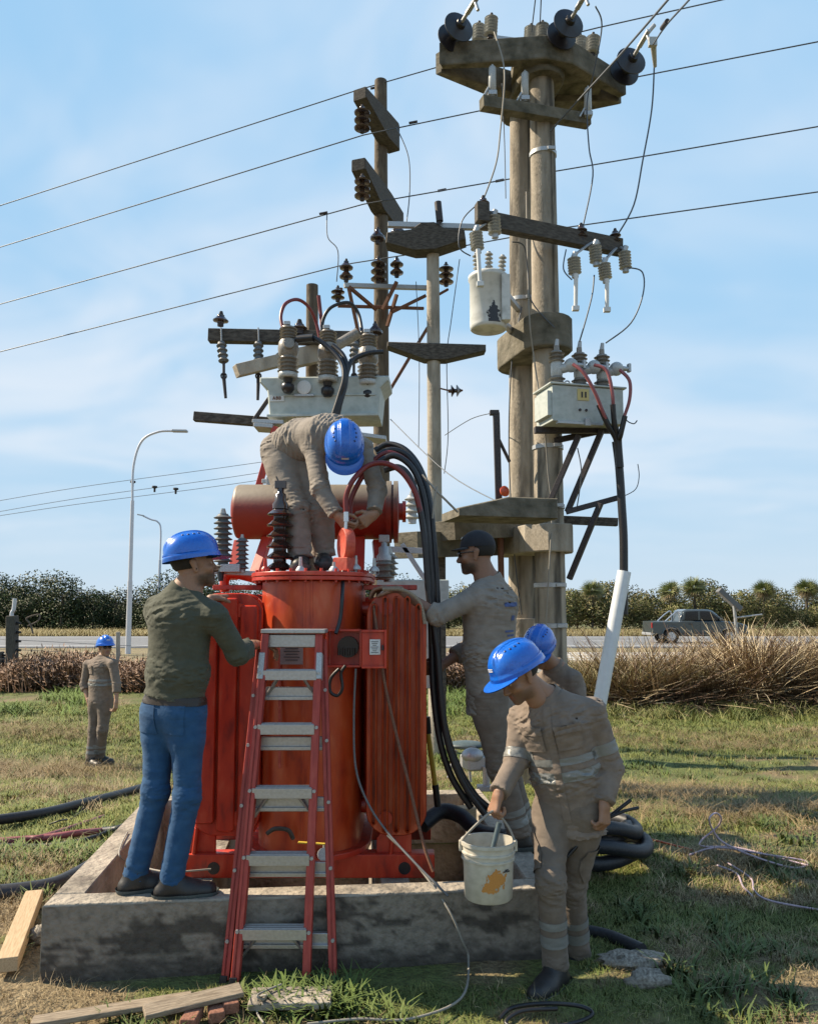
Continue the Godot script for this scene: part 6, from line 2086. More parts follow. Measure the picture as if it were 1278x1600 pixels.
func drum_stain(b0: Vector3, rad: Callable, us: Vector2, ys: Vector2, shape: Callable) -> MB:
	# a stain lying on a round wall: kept where shape(angle, 0..1 up) plus noise stays below 1
	var m := MB.new()
	var ns := noise(1.0, 3, 4)
	var nu := 46
	var nv := 34
	for i in nu:
		for j in nv:
			var u := lerpf(us.x, us.y, (i + .5) / nu)
			var v := (j + .5) / nv
			if shape.call(u, v) + ns.get_noise_2d(u * 5.0, v * 4.0) * .6 > 1.0: continue
			var q := []
			for c in [[0, 0], [1, 0], [1, 1], [0, 1]]:
				var uu := lerpf(us.x, us.y, float(i + c[0]) / nu)
				var y := lerpf(ys.x, ys.y, float(j + c[1]) / nv)
				var r: float = rad.call(y)
				q.append(m.vert(b0 + Vector3(sin(uu) * r, y, cos(uu) * r), Vector3(sin(uu), 0, cos(uu))))
			m.quad(q[0], q[1], q[2], q[3])
	return m
func build_far_things():
	# grey pickup on the road
	var g := P(1085, 1000, 49.0); g.y = -.235
	var t := thing("pickup_truck", "grey double cab pickup on the road behind the dry reeds", "pickup truck", g)
	var S := func(poly: Array, z0: float, z1: float, mt: Material, called: String, par: Node, bev := .03):
		var q := []
		for p in poly: q.append(Vector2(p[0], p[1]))
		var m := MB.new()
		prism(m, q, g + Vector3(0, 0, z0), Vector3.RIGHT, Vector3.UP, z1 - z0, bev, .6)
		return obj(called, m, mt, par)
	S.call([[-2.68, .6], [-2.64, 1.2], [-1.1, 1.2], [-1.0, 1.24], [1.3, 1.22], [2.1, 1.14], [2.52, 1.02], [2.62, .85], [2.64, .5], [2.3, .42], [2.13, .42], [2.07, .66], [1.87, .84], [1.6, .88], [1.34, .82], [1.17, .6], [1.12, .4], [-1.12, .4], [-1.17, .6], [-1.34, .82], [-1.6, .88], [-1.87, .82], [-2.07, .64], [-2.13, .46], [-2.4, .5]], -.95, .95, M.truck, "body", t, .05)
	S.call([[-1.02, 1.2], [-.9, 1.78], [-.66, 1.87], [.5, 1.87], [.75, 1.8], [1.5, 1.2]], -.8, .8, M.truck, "cab", t, .09)
	for w in [[[-.82, 1.27], [-.74, 1.72], [-.06, 1.76], [-.06, 1.27]], [[.06, 1.27], [.06, 1.76], [.56, 1.74], [1.2, 1.28]]]:
		S.call(w, .8, .815, M.darkglass, "side_window", t, .004)
	for x in [-1.6, 1.6]:
		var ar := MB.new()
		var ap := []
		for k in 13: ap.append(g + Vector3(x + cos(PI * k / 12.0) * .52, .42 + sin(PI * k / 12.0) * .5, .95))
		tube(ar, ap, .05, 8)
		obj("wheel_arch", ar, M.truck, t)
	var m := MB.new()
	m.face(g + Vector3(.8, 1.79, -.68), g + Vector3(.8, 1.79, .68), g + Vector3(1.5, 1.23, .7), g + Vector3(1.5, 1.23, -.7), Vector3(.7, .7, 0))
	obj("windscreen", m, M.darkglass, t)
	for q in [[-1.6, .94], [1.6, .94], [-1.6, -.94], [1.6, -.94]]:
		m = MB.new()
		var s: float = signf(q[1])
		lathe(m, g + Vector3(q[0], .38, q[1] - s * .22), Vector3(0, 0, s), [Vector2(.22, 0), Vector2(.38, 0), Vector2(.41, .04), Vector2(.41, .2), Vector2(.38, .24), Vector2(.26, .24)], 26)
		var w := obj("wheel", m, M.tyre, t)
		m = MB.new()
		lathe(m, g + Vector3(q[0], .38, q[1] - s * .04), Vector3(0, 0, s), [Vector2(.001, 0), Vector2(.25, 0), Vector2(.27, .05), Vector2(.26, .055), Vector2(.235, .015)], 22)
		for k in 8:
			var a := TAU * k / 8
			beam(m, g + Vector3(q[0] + cos(a) * .04, .38 + sin(a) * .04, q[1] + s * .005), g + Vector3(q[0] + cos(a) * .22, .38 + sin(a) * .22, q[1] + s * .005), .05, .02, Vector3.BACK)
		obj("rim", m, M.chrome, w)
	m = MB.new()
	bx(m, g + Vector3(-2.66, .5, 0), Vector3(.16, .16, 1.7), Basis.IDENTITY, .03)
	obj("rear_bumper", m, M.galv, t)
	m = MB.new()
	bx(m, g + Vector3(-2.65, .98, .88), Vector3(.06, .3, .14), Basis.IDENTITY, .02)
	obj("tail_light", m, M.taillight, t)
	m = MB.new()
	tube(m, spline([g + Vector3(-1.85, 1.2, .7), g + Vector3(-1.4, 1.6, .7), g + Vector3(-1.1, 1.74, .68), g + Vector3(-1.05, 1.2, .68)], 6), .04, 8)
	obj("sports_bar", m, M.chrome, t)
	m = MB.new()
	tube(m, spline([g + Vector3(-1.85, 1.2, -.7), g + Vector3(-1.4, 1.6, -.7), g + Vector3(-1.1, 1.74, -.68), g + Vector3(-1.05, 1.2, -.68)], 6), .04, 8)
	obj("sports_bar", m, M.chrome, t)
	m = MB.new()
	bx(m, g + Vector3(1.15, 1.3, .98), Vector3(.16, .16, .16), Basis.IDENTITY, .05)
	obj("mirror", m, M.truck, t)
	for x in [-.55, .35]:
		m = MB.new()
		bx(m, g + Vector3(x, 1.06, .96), Vector3(.2, .05, .03), Basis.IDENTITY, .01)
		obj("door_handle", m, M.darksteel, t)
	m = MB.new()
	bx(m, g + Vector3(.0, .82, .95), Vector3(.02, .7, .012), Basis.IDENTITY, .003)
	bx(m, g + Vector3(0, .56, .955), Vector3(2.2, .05, .02), Basis.IDENTITY, .006)
	obj("door_seam", m, M.darksteel, t)
	m = MB.new()
	bx(m, g + Vector3(2.55, .85, .6), Vector3(.14, .16, .4), Basis.IDENTITY, .04)
	obj("headlight", m, M.chrome, t)
	t.scale = Vector3.ONE * 1.07
	# tilted metal plate and a bent pole in the reeds
	t = thing("tilted_sign", "metal plate tilted on a post right of the pickup", "sign", P(1150, 1000, 32))
	m = MB.new()
	bx(m, P(1139, 937, 32), Vector3(1.15, .2, .35), Basis(Vector3.BACK, -.75), .02)
	obj("plate", m, M.polymer, t)
	m = MB.new()
	rod(m, P(1146, 945, 32), P(1152, 1005, 32), .06)
	rod(m, P(1150, 965, 32), P(1190, 960, 32), .03)
	obj("post", m, M.galv, t)
	# fence posts on the left
	for q in [[20, 1070, 962, .15, 21.0, "stout dark gate post with black insulators at the left edge", true], [73, 1078, 1028, .055, 20.8, "thin leaning stake in the dry brush", false], [185, 1085, 987, .06, 21.5, "grey concrete fence post behind the far man", false], [0, 1062, 1018, .12, 21.5, "short dark post cut by the left edge", true]]:
		var f := P(q[0], q[1], q[4])
		var tp := P(q[0] + (-6 if q[3] < .06 else 0), q[2], q[4])
		t = thing("fence_post", q[5], "fence post", f, "fence posts on the left")
		m = MB.new()
		beam(m, f - Vector3.UP * .3, tp, q[3] * 1.6, q[3] * 1.6, Vector3.BACK, .02)
		obj("post", m, M.pole if q[0] == 185 else M.post, t)
		if q[6]:
			m = MB.new()
			for y in 4: rod(m, f.lerp(tp, .5 + y * .13), f.lerp(tp, .5 + y * .13) + Vector3(.24, 0, .05), .045, .03)
			obj("insulator_pegs", m, M.rubber, t)
	cable("gate_pole", "thin bent grey pole rising above the gate post on the left", "pole", ptd([20, 985, 21.0, 19, 960, 21.0, 22, 952, 21.0, 24, 935, 21.0]), .05, M.lamp)
	m = MB.new()
	tube(m, spline(ptd([52, 990, 60, 48, 975, 60, 42, 966, 60, 62, 960, 60, 60, 970, 60, 44, 978, 60]), 5), .06, 6)
	solo("bare_bush", "small bare bush on the verge across the road at left", "bush", m, M.bark)
	for y in [1000, 1015, 1030]:
		cable("fence_wire", "%s fence wire along the dry brush on the left" % ["top", "middle", "bottom"][(y - 1000) / 15], "wire", [P(-40, y + 2, 21.2), P(20, y, 21.0), P(181, y + 8, 21.5), P(330, y + 14, 22.0)], .006, M.wire, "fence wires", 4)

# ---------------------------------------------------------------- people
# J holds joints as points of the place; S how the person is dressed
func body_box(J: Dictionary, pad: float) -> Array:
	var lo := Vector3.ONE * 1e6
	var hi := -lo
	for k in J:
		if J[k] is Vector3 and not (k in ["face", "up", "tol", "tor"]):
			lo = lo.min(J[k]); hi = hi.max(J[k])
	return [lo - Vector3.ONE * pad, hi + Vector3.ONE * pad]
func box_of(ps: Array, pad: float) -> Array:
	var lo: Vector3 = ps[0]
	var hi: Vector3 = ps[0]
	for p in ps:
		lo = lo.min(p); hi = hi.max(p)
	return [lo - Vector3.ONE * pad, hi + Vector3.ONE * pad]
func head_mesh(m: MB, c: Vector3, b: Basis, sc: float, cell: float, skin: Color, beard: float):
	var f := Field.new(c - Vector3.ONE * .17 * sc, c + Vector3.ONE * .17 * sc, cell)
	var W := func(x: float, y: float, z: float) -> Vector3: return c + b * (Vector3(x, y, z) * sc)
	f.ell(W.call(0, .04, -.014), b, Vector3(.075, .083, .096) * sc, .01)
	f.cap(W.call(0, -.005, .036), .06 * sc, W.call(0, -.08, .058), .03 * sc, .03)
	f.ell(W.call(0, -.05, .02), b, Vector3(.058, .056, .066) * sc, .025)
	f.cap(W.call(-.034, .022, .076), .013 * sc, W.call(.034, .022, .076), .013 * sc, .016)
	for s in [-1.0, 1.0]:
		f.ell(W.call(s * .031, .003, .097), b, Vector3(.017, .011, .014) * sc, .01, true)
		f.ell(W.call(s * .042, -.026, .062), b, Vector3(.024, .02, .022) * sc, .02)
		f.cap(W.call(s * .079, .014, -.012), .017 * sc, W.call(s * .076, -.03, -.002), .012 * sc, .008, b.x, 1.9)
		f.ell(W.call(s * .012, -.038, .098), b, Vector3(.009, .008, .011) * sc, .008)
	f.cap(W.call(0, .008, .088), .008 * sc, W.call(0, -.034, .108), .0125 * sc, .012)
	f.cap(W.call(-.017, -.06, .085), .008 * sc, W.call(.017, -.06, .085), .008 * sc, .007)
	f.cap(W.call(-.015, -.073, .083), .009 * sc, W.call(.015, -.073, .083), .009 * sc, .006)
	f.ell(W.call(0, -.098, .07), b, Vector3(.02, .016, .018) * sc, .02)
	f.cap(W.call(0, -.05, -.025), .056 * sc, W.call(0, -.14, -.035), .058 * sc, .025)
	var inv := b.inverse()
	var pn3 := noise(60.0, 2, 9)
	var paint := func(w: Vector3) -> Color:
		var q: Vector3 = inv * (w - c) / sc
		var k := skin
		var n := pn3.get_noise_3dv(w)
		k = tint(k, 1.0 + n * .08)
		if q.z > .07 and absf(q.y + .066) < .014 and absf(q.x) < .026: k = k.lerp(Color(.22, .08, .065), .6)
		if q.z > .04 and absf(q.y - .03) < .007 and absf(absf(q.x) - .034) < .022: k = k.lerp(Color(.02, .016, .013), .85)
		var bd := smoothstep(-.035, -.06, q.y + (.5 - q.z * 6.0) * .012) * smoothstep(-.12, -.1, q.y) * smoothstep(-.03, .02, q.z)
		if absf(q.y + .047) < .008 and absf(q.x) < .03 and q.z > .07: bd = 1.0
		if absf(q.y + .066) < .012 and absf(q.x) < .022: bd *= .2
		return k.lerp(Color(.035, .026, .02), clampf(bd + n * .3, 0, 1) * beard)
	f.mesh(m, paint)
func hand_mesh(m: MB, wrist: Vector3, fwd: Vector3, palm: Vector3, side: float, curl: float, skin: Color, sc := 1.0, cell := .0042, spread := .0):
	# fwd runs to the fingers, palm faces out of the palm; side +1 puts the thumb towards fwd x palm
	var z := fwd.normalized()
	var y := -(palm - z * palm.dot(z)).normalized()
	var x := y.cross(z).normalized() * side
	var W := func(q: Vector3) -> Vector3: return wrist + (x * q.x + y * q.y + z * q.z) * sc
	var f := Field.new(wrist + z * .08 * sc - Vector3.ONE * .15 * sc, wrist + z * .08 * sc + Vector3.ONE * .15 * sc, cell)
	var fx := [.031, .011, -.010, -.029]
	f.cap(wrist - z * .012 * sc, .0245 * sc, wrist + z * .012 * sc, .0245 * sc, .01, x, .85)
	for i in 4: f.cap(W.call(Vector3(fx[i] * .55, 0, .01)), .0155 * sc, W.call(Vector3(fx[i], .002 if i in [1, 2] else 0.0, .086 - (.008 if i == 3 else .0))), .0125 * sc, .012)
	var len := [[.043, .026, .021], [.048, .031, .023], [.045, .028, .022], [.034, .021, .019]]
	for i in 4:
		var p := Vector3(fx[i], 0, .088 - (.008 if i == 3 else 0.0))
		var ang: float = curl * .85 + i * .06 * curl
		var sp: float = (fx[i]) * spread
		for j in 3:
			var d := Vector3(sp, -sin(ang), cos(ang)).normalized()
			var q: Vector3 = p + d * len[i][j]
			f.cap(W.call(p), (.0105 - j * .0009) * sc, W.call(q), (.0097 - j * .0011) * sc, .004)
			p = q
			ang += curl * (1.15 if j == 0 else .7)
	var tp := Vector3(.022, -.004, .022)
	var ta := [Vector3(.66, -.3 - curl * .15, .6), Vector3(.36 - curl * .2, -.42 - curl * .2, .8), Vector3(.1 - curl * .4, -.45 - curl * .2, .8)]
	for j in 3:
		var q: Vector3 = tp + (ta[j] as Vector3).normalized() * [.042, .032, .026][j]
		f.cap(W.call(tp), [.016, .0118, .0105][j] * sc, W.call(q), [.0125, .0105, .0085][j] * sc, .008 if j == 0 else .004)
		tp = q
	var pnz := noise(40.0, 2, 19)
	f.mesh(m, func(w: Vector3) -> Color: return tint(skin, 1.0 + pnz.get_noise_3dv(w) * .1))
func hard_hat(t: Node3D, c: Vector3, b: Basis, sc: float, mark := true):
	var W := func(q: Vector3) -> Vector3: return c + b * (q * sc)
	var P3 := func(th: float, ph: float) -> Vector3:
		var s := sin(th)
		var x := sin(ph) * s
		var z := cos(ph) * s
		var y := cos(th)
		var ax := .108
		var az := .134 if z > 0 else .138
		var k := pow(pow(absf(x), 2.3) + pow(absf(y), 2.3) + pow(absf(z), 2.3), -1.0 / 2.3)
		var p := Vector3(x * k * ax, y * k * .125, z * k * az)
		var rd := smoothstep(.030, .022, absf(p.x)) * smoothstep(1.45, 1.0, th)
		p += Vector3(x, y, z) * .007 * rd
		var gr := exp(-pow((absf(p.x) - .045) / .006, 2.0)) * smoothstep(1.3, .9, th) * .003
		p -= Vector3(x, y, z) * gr
		if th > 1.35: p += Vector3(sin(ph), 0, cos(ph)) * smoothstep(1.42, 1.57, th) * .007
		return p + Vector3(0, .048, -.005)
	var m := MB.new()
	var nu := 64
	var nv := 26
	for j in nv + 1:
		var th := PI * .5 * j / nv
		for i in nu + 1:
			var ph := TAU * i / nu
			var p: Vector3 = P3.call(maxf(th, .001), ph)
			var px: Vector3 = P3.call(maxf(th, .02), ph + .03)
			var pm: Vector3 = P3.call(maxf(th, .02), ph - .03)
			var pt: Vector3 = P3.call(maxf(th, .02) + .02, ph)
			var pb: Vector3 = P3.call(maxf(th, .02) - .018, ph)
			var nn := (px - pm).cross(pt - pb).normalized()
			if nn.dot(p - Vector3(0, .03, 0)) < 0: nn = -nn
			if j == 0: nn = Vector3.UP
			m.vert(W.call(p), b * nn)
	for j in nv:
		for i in nu: m.quad(j * (nu + 1) + i, j * (nu + 1) + i + 1, (j + 1) * (nu + 1) + i + 1, (j + 1) * (nu + 1) + i)
	# rim turned down
	var f := m.v.size()
	for i in nu + 1:
		var ph := TAU * i / nu
		var p: Vector3 = P3.call(PI * .5, ph)
		var o := Vector3(sin(ph), 0, cos(ph))
		m.vert(W.call(p), b * o)
		m.vert(W.call(p - Vector3(0, .016, 0) + o * .003), b * o)
	for i in nu: m.quad(f + i * 2, f + i * 2 + 1, f + i * 2 + 3, f + i * 2 + 2)
	var hat := obj("hard_hat", m, M.helmet, t)
	# peak
	m = MB.new()
	var pr := []
	for i in 25:
		var ph := lerpf(-1.15, 1.15, i / 24.0)
		var a: Vector3 = P3.call(PI * .5, ph) - Vector3(0, .012, 0)
		var e := pow(cos(ph / 1.15 * PI / 2), .7)
		var o := Vector3(sin(ph) * .7, 0, cos(ph)).normalized()
		pr.append([a, a + o * .055 * e - Vector3(0, .016, 0) * e])
	for s in 2:
		f = m.v.size()
		var up := Vector3(0, 1 - 2 * s, .15)
		for q in pr:
			m.vert(W.call(q[0] - Vector3(0, .004 * s, 0)), b * up.normalized())
			m.vert(W.call(q[1] - Vector3(0, .004 * s, 0)), b * (up + Vector3(0, 0, .6)).normalized())
		for i in 24: m.quad(f + i * 2, f + i * 2 + 1, f + i * 2 + 3, f + i * 2 + 2)
	obj("peak", m, M.helmet, hat)
	m = MB.new()
	for s in [-1, 1]:
		for k in 4:
			var p: Vector3 = P3.call(.62 + .0 * k, s * (1.0 + k * .34))
			ball(m, W.call(p), Vector3(.007, .003, .007) * sc, b * frame_of(p - Vector3(0, .03, 0)) * Basis(Vector3.RIGHT, PI / 2), 8, 5)
	obj("vent_holes", m, M.helmetdark, hat)
	m = MB.new()
	f = m.v.size()
	for i in 33:
		var ph := lerpf(1.4, TAU - 1.4, i / 32.0)
		for th in [1.40, 1.45]:
			var p: Vector3 = P3.call(th, ph)
			var o := Vector3(sin(ph), .1, cos(ph))
			m.vert(W.call(p + o * .0045), b * o.normalized())
	for i in 32: m.quad(f + i * 2, f + i * 2 + 1, f + i * 2 + 3, f + i * 2 + 2)
	obj("rain_gutter", m, M.helmet, hat)
	if mark:
		m = MB.new()
		for k in 2:
			f = m.v.size()
			for i in 9:
				var ph := lerpf(-.2, .2, i / 8.0)
				for th in [1.12 + k * .07, 1.16 + k * .07]:
					var p: Vector3 = P3.call(th, ph)
					m.vert(W.call(p + Vector3(sin(ph), .3, cos(ph)).normalized() * .0012), b * Vector3(sin(ph), .3, cos(ph)).normalized())
			for i in 8: m.quad(f + i * 2, f + i * 2 + 1, f + i * 2 + 3, f + i * 2 + 2)
		obj("white_mark", m, M.labelwhite, hat)
func hair_cap(t: Node3D, c: Vector3, b: Basis, sc: float):
	var m := MB.new()
	var nz := noise(30.0, 3, 3)
	var nu := 40
	var nv := 18
	for j in nv + 1:
		var th := lerpf(.0, 2.25, float(j) / nv)
		for i in nu + 1:
			var ph := TAU * i / nu
			var d := Vector3(sin(th) * sin(ph), cos(th), sin(th) * cos(ph))
			var p := d * Vector3(.08, .089, .101) + Vector3(0, .04, -.016)
			p *= 1.0 + nz.get_noise_3dv(p * 4.0) * .02
			m.vert(c + b * (p * sc), b * d)
	var keep := func(i: int, j: int) -> bool:
		var ph := absf(wrapf(TAU * (i + .5) / nu, -PI, PI))
		var th := lerpf(.0, 2.25, (j + .5) / nv)
		return ph > lerpf(.75, 1.55, smoothstep(1.1, 1.75, th)) or th < .9
	for j in nv:
		for i in nu:
			if keep.call(i, j): m.quad(j * (nu + 1) + i, j * (nu + 1) + i + 1, (j + 1) * (nu + 1) + i + 1, (j + 1) * (nu + 1) + i)
	obj("hair", m, M.hair, t)
func person(label: String, J: Dictionary, S: Dictionary) -> Node3D:
	var cell: float = S.get("cell", .0095)
	var sc: float = S.get("size", 1.0)
	var foot: Vector3 = (J.anl + J.anr) / 2
	foot.y = minf(J.anl.y, J.anr.y) - .09
	var t := thing("person", label, "person", foot, S.get("group", ""))
	var skin: Color = S.get("skin", Color(.30, .165, .105))
	var side: Vector3 = (J.shr - J.shl).normalized()
	var hside: Vector3 = J.get("hside", side)
	var upc: Vector3 = (J.neck - J.waist).normalized()
	var fz := noise(13.0, 3, S.get("seed", 1))
	fz.fractal_type = FastNoiseLite.FRACTAL_FBM
	var hb: Basis
	var fc: Vector3 = J.face.normalized()
	var hup: Vector3 = (J.up - fc * J.up.dot(fc)).normalized()
	hb = Basis(hup.cross(fc), hup, fc)
	var hl: Vector3 = J.pel - hside * .085 * sc
	var hr: Vector3 = J.pel + hside * .085 * sc
	var chest: Vector3 = J.neck.lerp(J.waist, .32)
	# body under the clothes
	var bb := body_box(J, .16)
	var m := MB.new()
	m.col = skin
	var f := Field.new(bb[0], bb[1], .016)
	f.cap(J.neck, .054 * sc, J.head + hb * Vector3(0, -.04, -.025), .052 * sc, .02)
	f.cap(chest, .09 * sc, J.neck, .06 * sc, .03, side, .7)
	f.cap(J.pel, .085 * sc, chest, .09 * sc, .03, side, .7)
	for s in ["l", "r"]:
		f.cap(J["sh" + s], .045 * sc, J["el" + s], .037 * sc, .03)
		f.cap(J["el" + s], .040 * sc, J["wr" + s], .026 * sc, .02)
		var h: Vector3 = hl if s == "l" else hr
		f.cap(h, .065 * sc, J["kn" + s], .045 * sc, .03)
		f.cap(J["kn" + s], .042 * sc, J["an" + s], .035 * sc, .02)
	f.cap(J.shl, .05 * sc, J.shr, .05 * sc, .04)
	f.mesh(m)
	head_mesh(m, J.head, hb, sc, S.get("hcell", .0045), skin, S.get("beard", .5))
	for s in ["l", "r"]:
		if S.has("hand" + s):
			var H: Array = S["hand" + s]
			hand_mesh(m, J["wr" + s], H[0], H[1], H[2], H[3], skin, sc, S.get("handcell", .0042))
	obj("body", m, M.skin, t)
	if S.get("eyes", true):
		for s in [-1.0, 1.0]:
			m = MB.new()
			ball(m, J.head + hb * (Vector3(s * .031, .003, .0765) * sc), Vector3.ONE * .0118 * sc)
			var ey := obj("eye", m, M.eyewhite, t)
			m = MB.new()
			ball(m, J.head + hb * (Vector3(s * .031, .002, .085) * sc), Vector3(.0055, .0055, .0042) * sc, hb, 10, 6)
			obj("iris", m, M.belt, ey)
	if S.get("shades", false):
		m = MB.new()
		for s in [-1.0, 1.0]:
			ball(m, J.head + hb * (Vector3(s * .033, .004, .094) * sc), Vector3(.028, .019, .012) * sc, hb, 14, 8)
			tube(m, [J.head + hb * (Vector3(s * .058, .01, .085) * sc), J.head + hb * (Vector3(s * .08, .01, .0) * sc)], .0035, 6)
		tube(m, [J.head + hb * (Vector3(-.012, .008, .103) * sc), J.head + hb * (Vector3(.012, .008, .103) * sc)], .004, 6)
		obj("sunglasses", m, M.shades, t)
	hair_cap(t, J.head, hb, sc)
	# shirt
	var hem: float = S.get("hem", .12)
	var bx2 := box_of([J.neck, J.shl, J.shr, J.ell, J.elr, J.wrl, J.wrr, J.pel, J.pel - upc * hem], .2)
	f = Field.new(bx2[0], bx2[1], cell)
	f.folds = fz
	var fold: float = S.get("fold", .013)
	var ct: float = S.get("chest", 1.0) * sc
	var belly: float = S.get("belly", 1.0) * sc
	var back: Vector3 = side.cross(upc)
	f.cap(J.waist, .118 * belly, chest, .124 * ct, .04, side, .71, fold)
	f.cap(J.waist, .118 * belly, J.pel - upc * hem, .122 * belly, .04, hside, .74, fold, true)
	f.cap(chest, .118 * ct, J.neck, .06 * sc, .05, side, .72)
	for s in ["l", "r"]:
		var cuff: float = S.get("cuff" + s, .98)
		var w: Vector3 = (J["el" + s] as Vector3).lerp(J["wr" + s], cuff)
		f.cap(chest.lerp(J.neck, .72), .066 * sc, J["sh" + s], .062 * sc, .05)
		f.cap(J["sh" + s], .064 * sc, J["el" + s], .055 * sc, .022, Vector3.ZERO, 1.0, fold)
		f.cap(J["el" + s], .055 * sc, w, (.047 if cuff > .6 else .056) * sc, .02, Vector3.ZERO, 1.0, fold * .8, true)
	f.ell(J.neck + upc * .05, Basis.IDENTITY, Vector3.ONE * .062 * sc, .02, true)
	m = MB.new()
	f.mesh(m)
	var shirt := obj("shirt", m, S.shirt, t)
	var sh := m
	var cl := MB.new()
	var cd: Vector3 = (((J.head + hb * Vector3(0, -.1, -.03)) - J.neck).normalized() * .55 + upc * .45).normalized()
	var cb := frame_of(cd)
	lathe(cl, J.neck - cd * .02, cd, [Vector2(.078 * sc, 0), Vector2(.077 * sc, .02), Vector2(.073 * sc, .05), Vector2(.066 * sc, .058), Vector2(.062 * sc, .05), Vector2(.062 * sc, .01)], 28)
	obj("collar", cl, S.shirt, shirt)
	var front: Vector3 = upc.cross(side) if upc.cross(side).dot(J.get("front", fc)) > 0 else side.cross(upc)
	front = front.normalized()
	for q in S.get("bands", []):   # across the chest: distance up from the waist, width
		var near: Array = slab(J.waist, upc, q[0], q[0] + q[1])
		near.append(Plane(-side, -side.dot(J.waist) - .26))
		near.append(Plane(side, side.dot(J.waist) - .26))
		var pm := patch(sh, near + [Plane(front, front.dot(J.waist) - .24)], .003)
		pm = strip_far(pm, J.waist, upc, .25, [[(J.shl as Vector3).lerp(J.ell, .2), J.ell], [J.ell, J.wrl], [(J.shr as Vector3).lerp(J.elr, .2), J.elr], [J.elr, J.wrr]])
		if not pm.ix.is_empty(): obj("reflective_band", pm, M.reflect, shirt)
	for q in S.get("armbands", []):
		var a: Vector3 = J["sh" + q[0]]
		var e: Vector3 = J["el" + q[0]]
		var ax := (e - a).normalized()
		var pm := strip_far(patch(sh, slab(a, ax, q[1], q[1] + q[2]), .003), a, ax, .1)
		if not pm.ix.is_empty(): obj("reflective_band", pm, M.reflect, shirt)
	for q in S.get("pockets", []):   # side offset, up from the waist, width, height
		var c: Vector3 = J.waist + side * q[0] + upc * q[1]
		var pls := slab(c, upc, -q[3] / 2, q[3] / 2) + slab(c, side, -q[2] / 2, q[2] / 2) + [Plane(front, front.dot(c))]
		var pm := patch(sh, pls, .009)
		if not pm.ix.is_empty():
			var po := obj("pocket", pm, S.shirt, shirt)
			pm = patch(sh, slab(c, upc, q[3] * .2, q[3] / 2) + slab(c, side, -q[2] / 2 - .003, q[2] / 2 + .003) + [Plane(front, front.dot(c))], .015)
			if not pm.ix.is_empty(): obj("pocket_flap", pm, S.shirt, po)
	if S.get("placket", false):
		var pm := patch(sh, slab(J.waist, side, -.018, .018) + slab(J.waist, upc, -.2, .36) + [Plane(front, front.dot(J.waist))], .004)
		if not pm.ix.is_empty(): obj("placket", pm, S.shirt, shirt)
	for q in S.get("backprint", []):
		var c: Vector3 = J.waist + side * q[0] + upc * q[1]
		var pm := patch(sh, slab(c, upc, -q[3] / 2, q[3] / 2) + slab(c, side, -q[2] / 2, q[2] / 2) + [Plane(-front, -front.dot(c))], .0025)
		if not pm.ix.is_empty(): obj("back_print", pm, M.bluePrint, shirt)
	# trousers
	var bx3 := box_of([J.pel, J.waist, J.knl, J.knr, J.anl, J.anr], .2)
	f = Field.new(bx3[0], bx3[1], cell)
	f.folds = fz
	var lf: float = S.get("legfold", .012)
	var hipup: Vector3 = J.pel.lerp(J.waist, .45)
	f.cap(J.pel, .114 * belly, hipup, .114 * belly, .04, hside, .74, 0.0, true)
	for s in ["l", "r"]:
		var h: Vector3 = hl if s == "l" else hr
		var slim: float = S.get("slim", 1.0) * sc
		f.cap(J.pel.lerp(h, .7), .1 * sc, h.lerp(J["kn" + s], .3), .096 * slim, .05)
		f.cap(h, .1 * slim, J["kn" + s], .073 * slim, .04, Vector3.ZERO, 1.0, lf)
		var ank: Vector3 = (J["kn" + s] as Vector3).lerp(J["an" + s], 1.02)
		f.cap(J["kn" + s], .074 * slim, ank, .066 * slim, .03, Vector3.ZERO, 1.0, lf * 1.1, true)
	m = MB.new()
	f.mesh(m)
	var tr := obj("trousers", m, S.trousers, t)
	for q in S.get("legbands", []):
		for s in ["l", "r"]:
			var a: Vector3 = J["kn" + s]
			var ax: Vector3 = (J["an" + s] - a).normalized()
			var pm := strip_far(patch(m, slab(a, ax, q[0], q[0] + q[1]), .003), a, ax, .11)
			if not pm.ix.is_empty(): obj("reflective_band", pm, M.reflect, tr)
	if S.get("cargo", false):
		for s in ["l", "r"]:
			var h: Vector3 = hl if s == "l" else hr
			var ax: Vector3 = (J["kn" + s] - h).normalized()
			var c: Vector3 = h.lerp(J["kn" + s], .62)
			var ou: Vector3 = hside * (-1.0 if s == "l" else 1.0)
			var fw := ax.cross(ou).normalized()
			var pm := patch(m, slab(c, ax, -.09, .09) + slab(c, fw, -.07, .07) + [Plane(ou, ou.dot(c) + .02)], .008)
			if not pm.ix.is_empty(): obj("cargo_pocket", pm, S.trousers, tr)
	if S.get("jeans", false):
		var bk: Vector3 = hside.cross(upc)
		if bk.dot(J.front) > 0: bk = -bk
		for q in [-.08, .08]:
			var c: Vector3 = J.pel + hside * q - upc * .02
			var pm := patch(m, slab(c, upc, -.075, .065) + slab(c, hside, -.06, .06) + [Plane(bk, bk.dot(c))], .005)
			if not pm.ix.is_empty(): obj("back_pocket", pm, S.trousers, tr)
	if S.get("belt", false):
		var pm := strip_far(patch(m, slab(hipup, upc, -.045, -.006), .005), hipup, upc, .3)
		if not pm.ix.is_empty(): obj("belt", pm, M.belt, t)
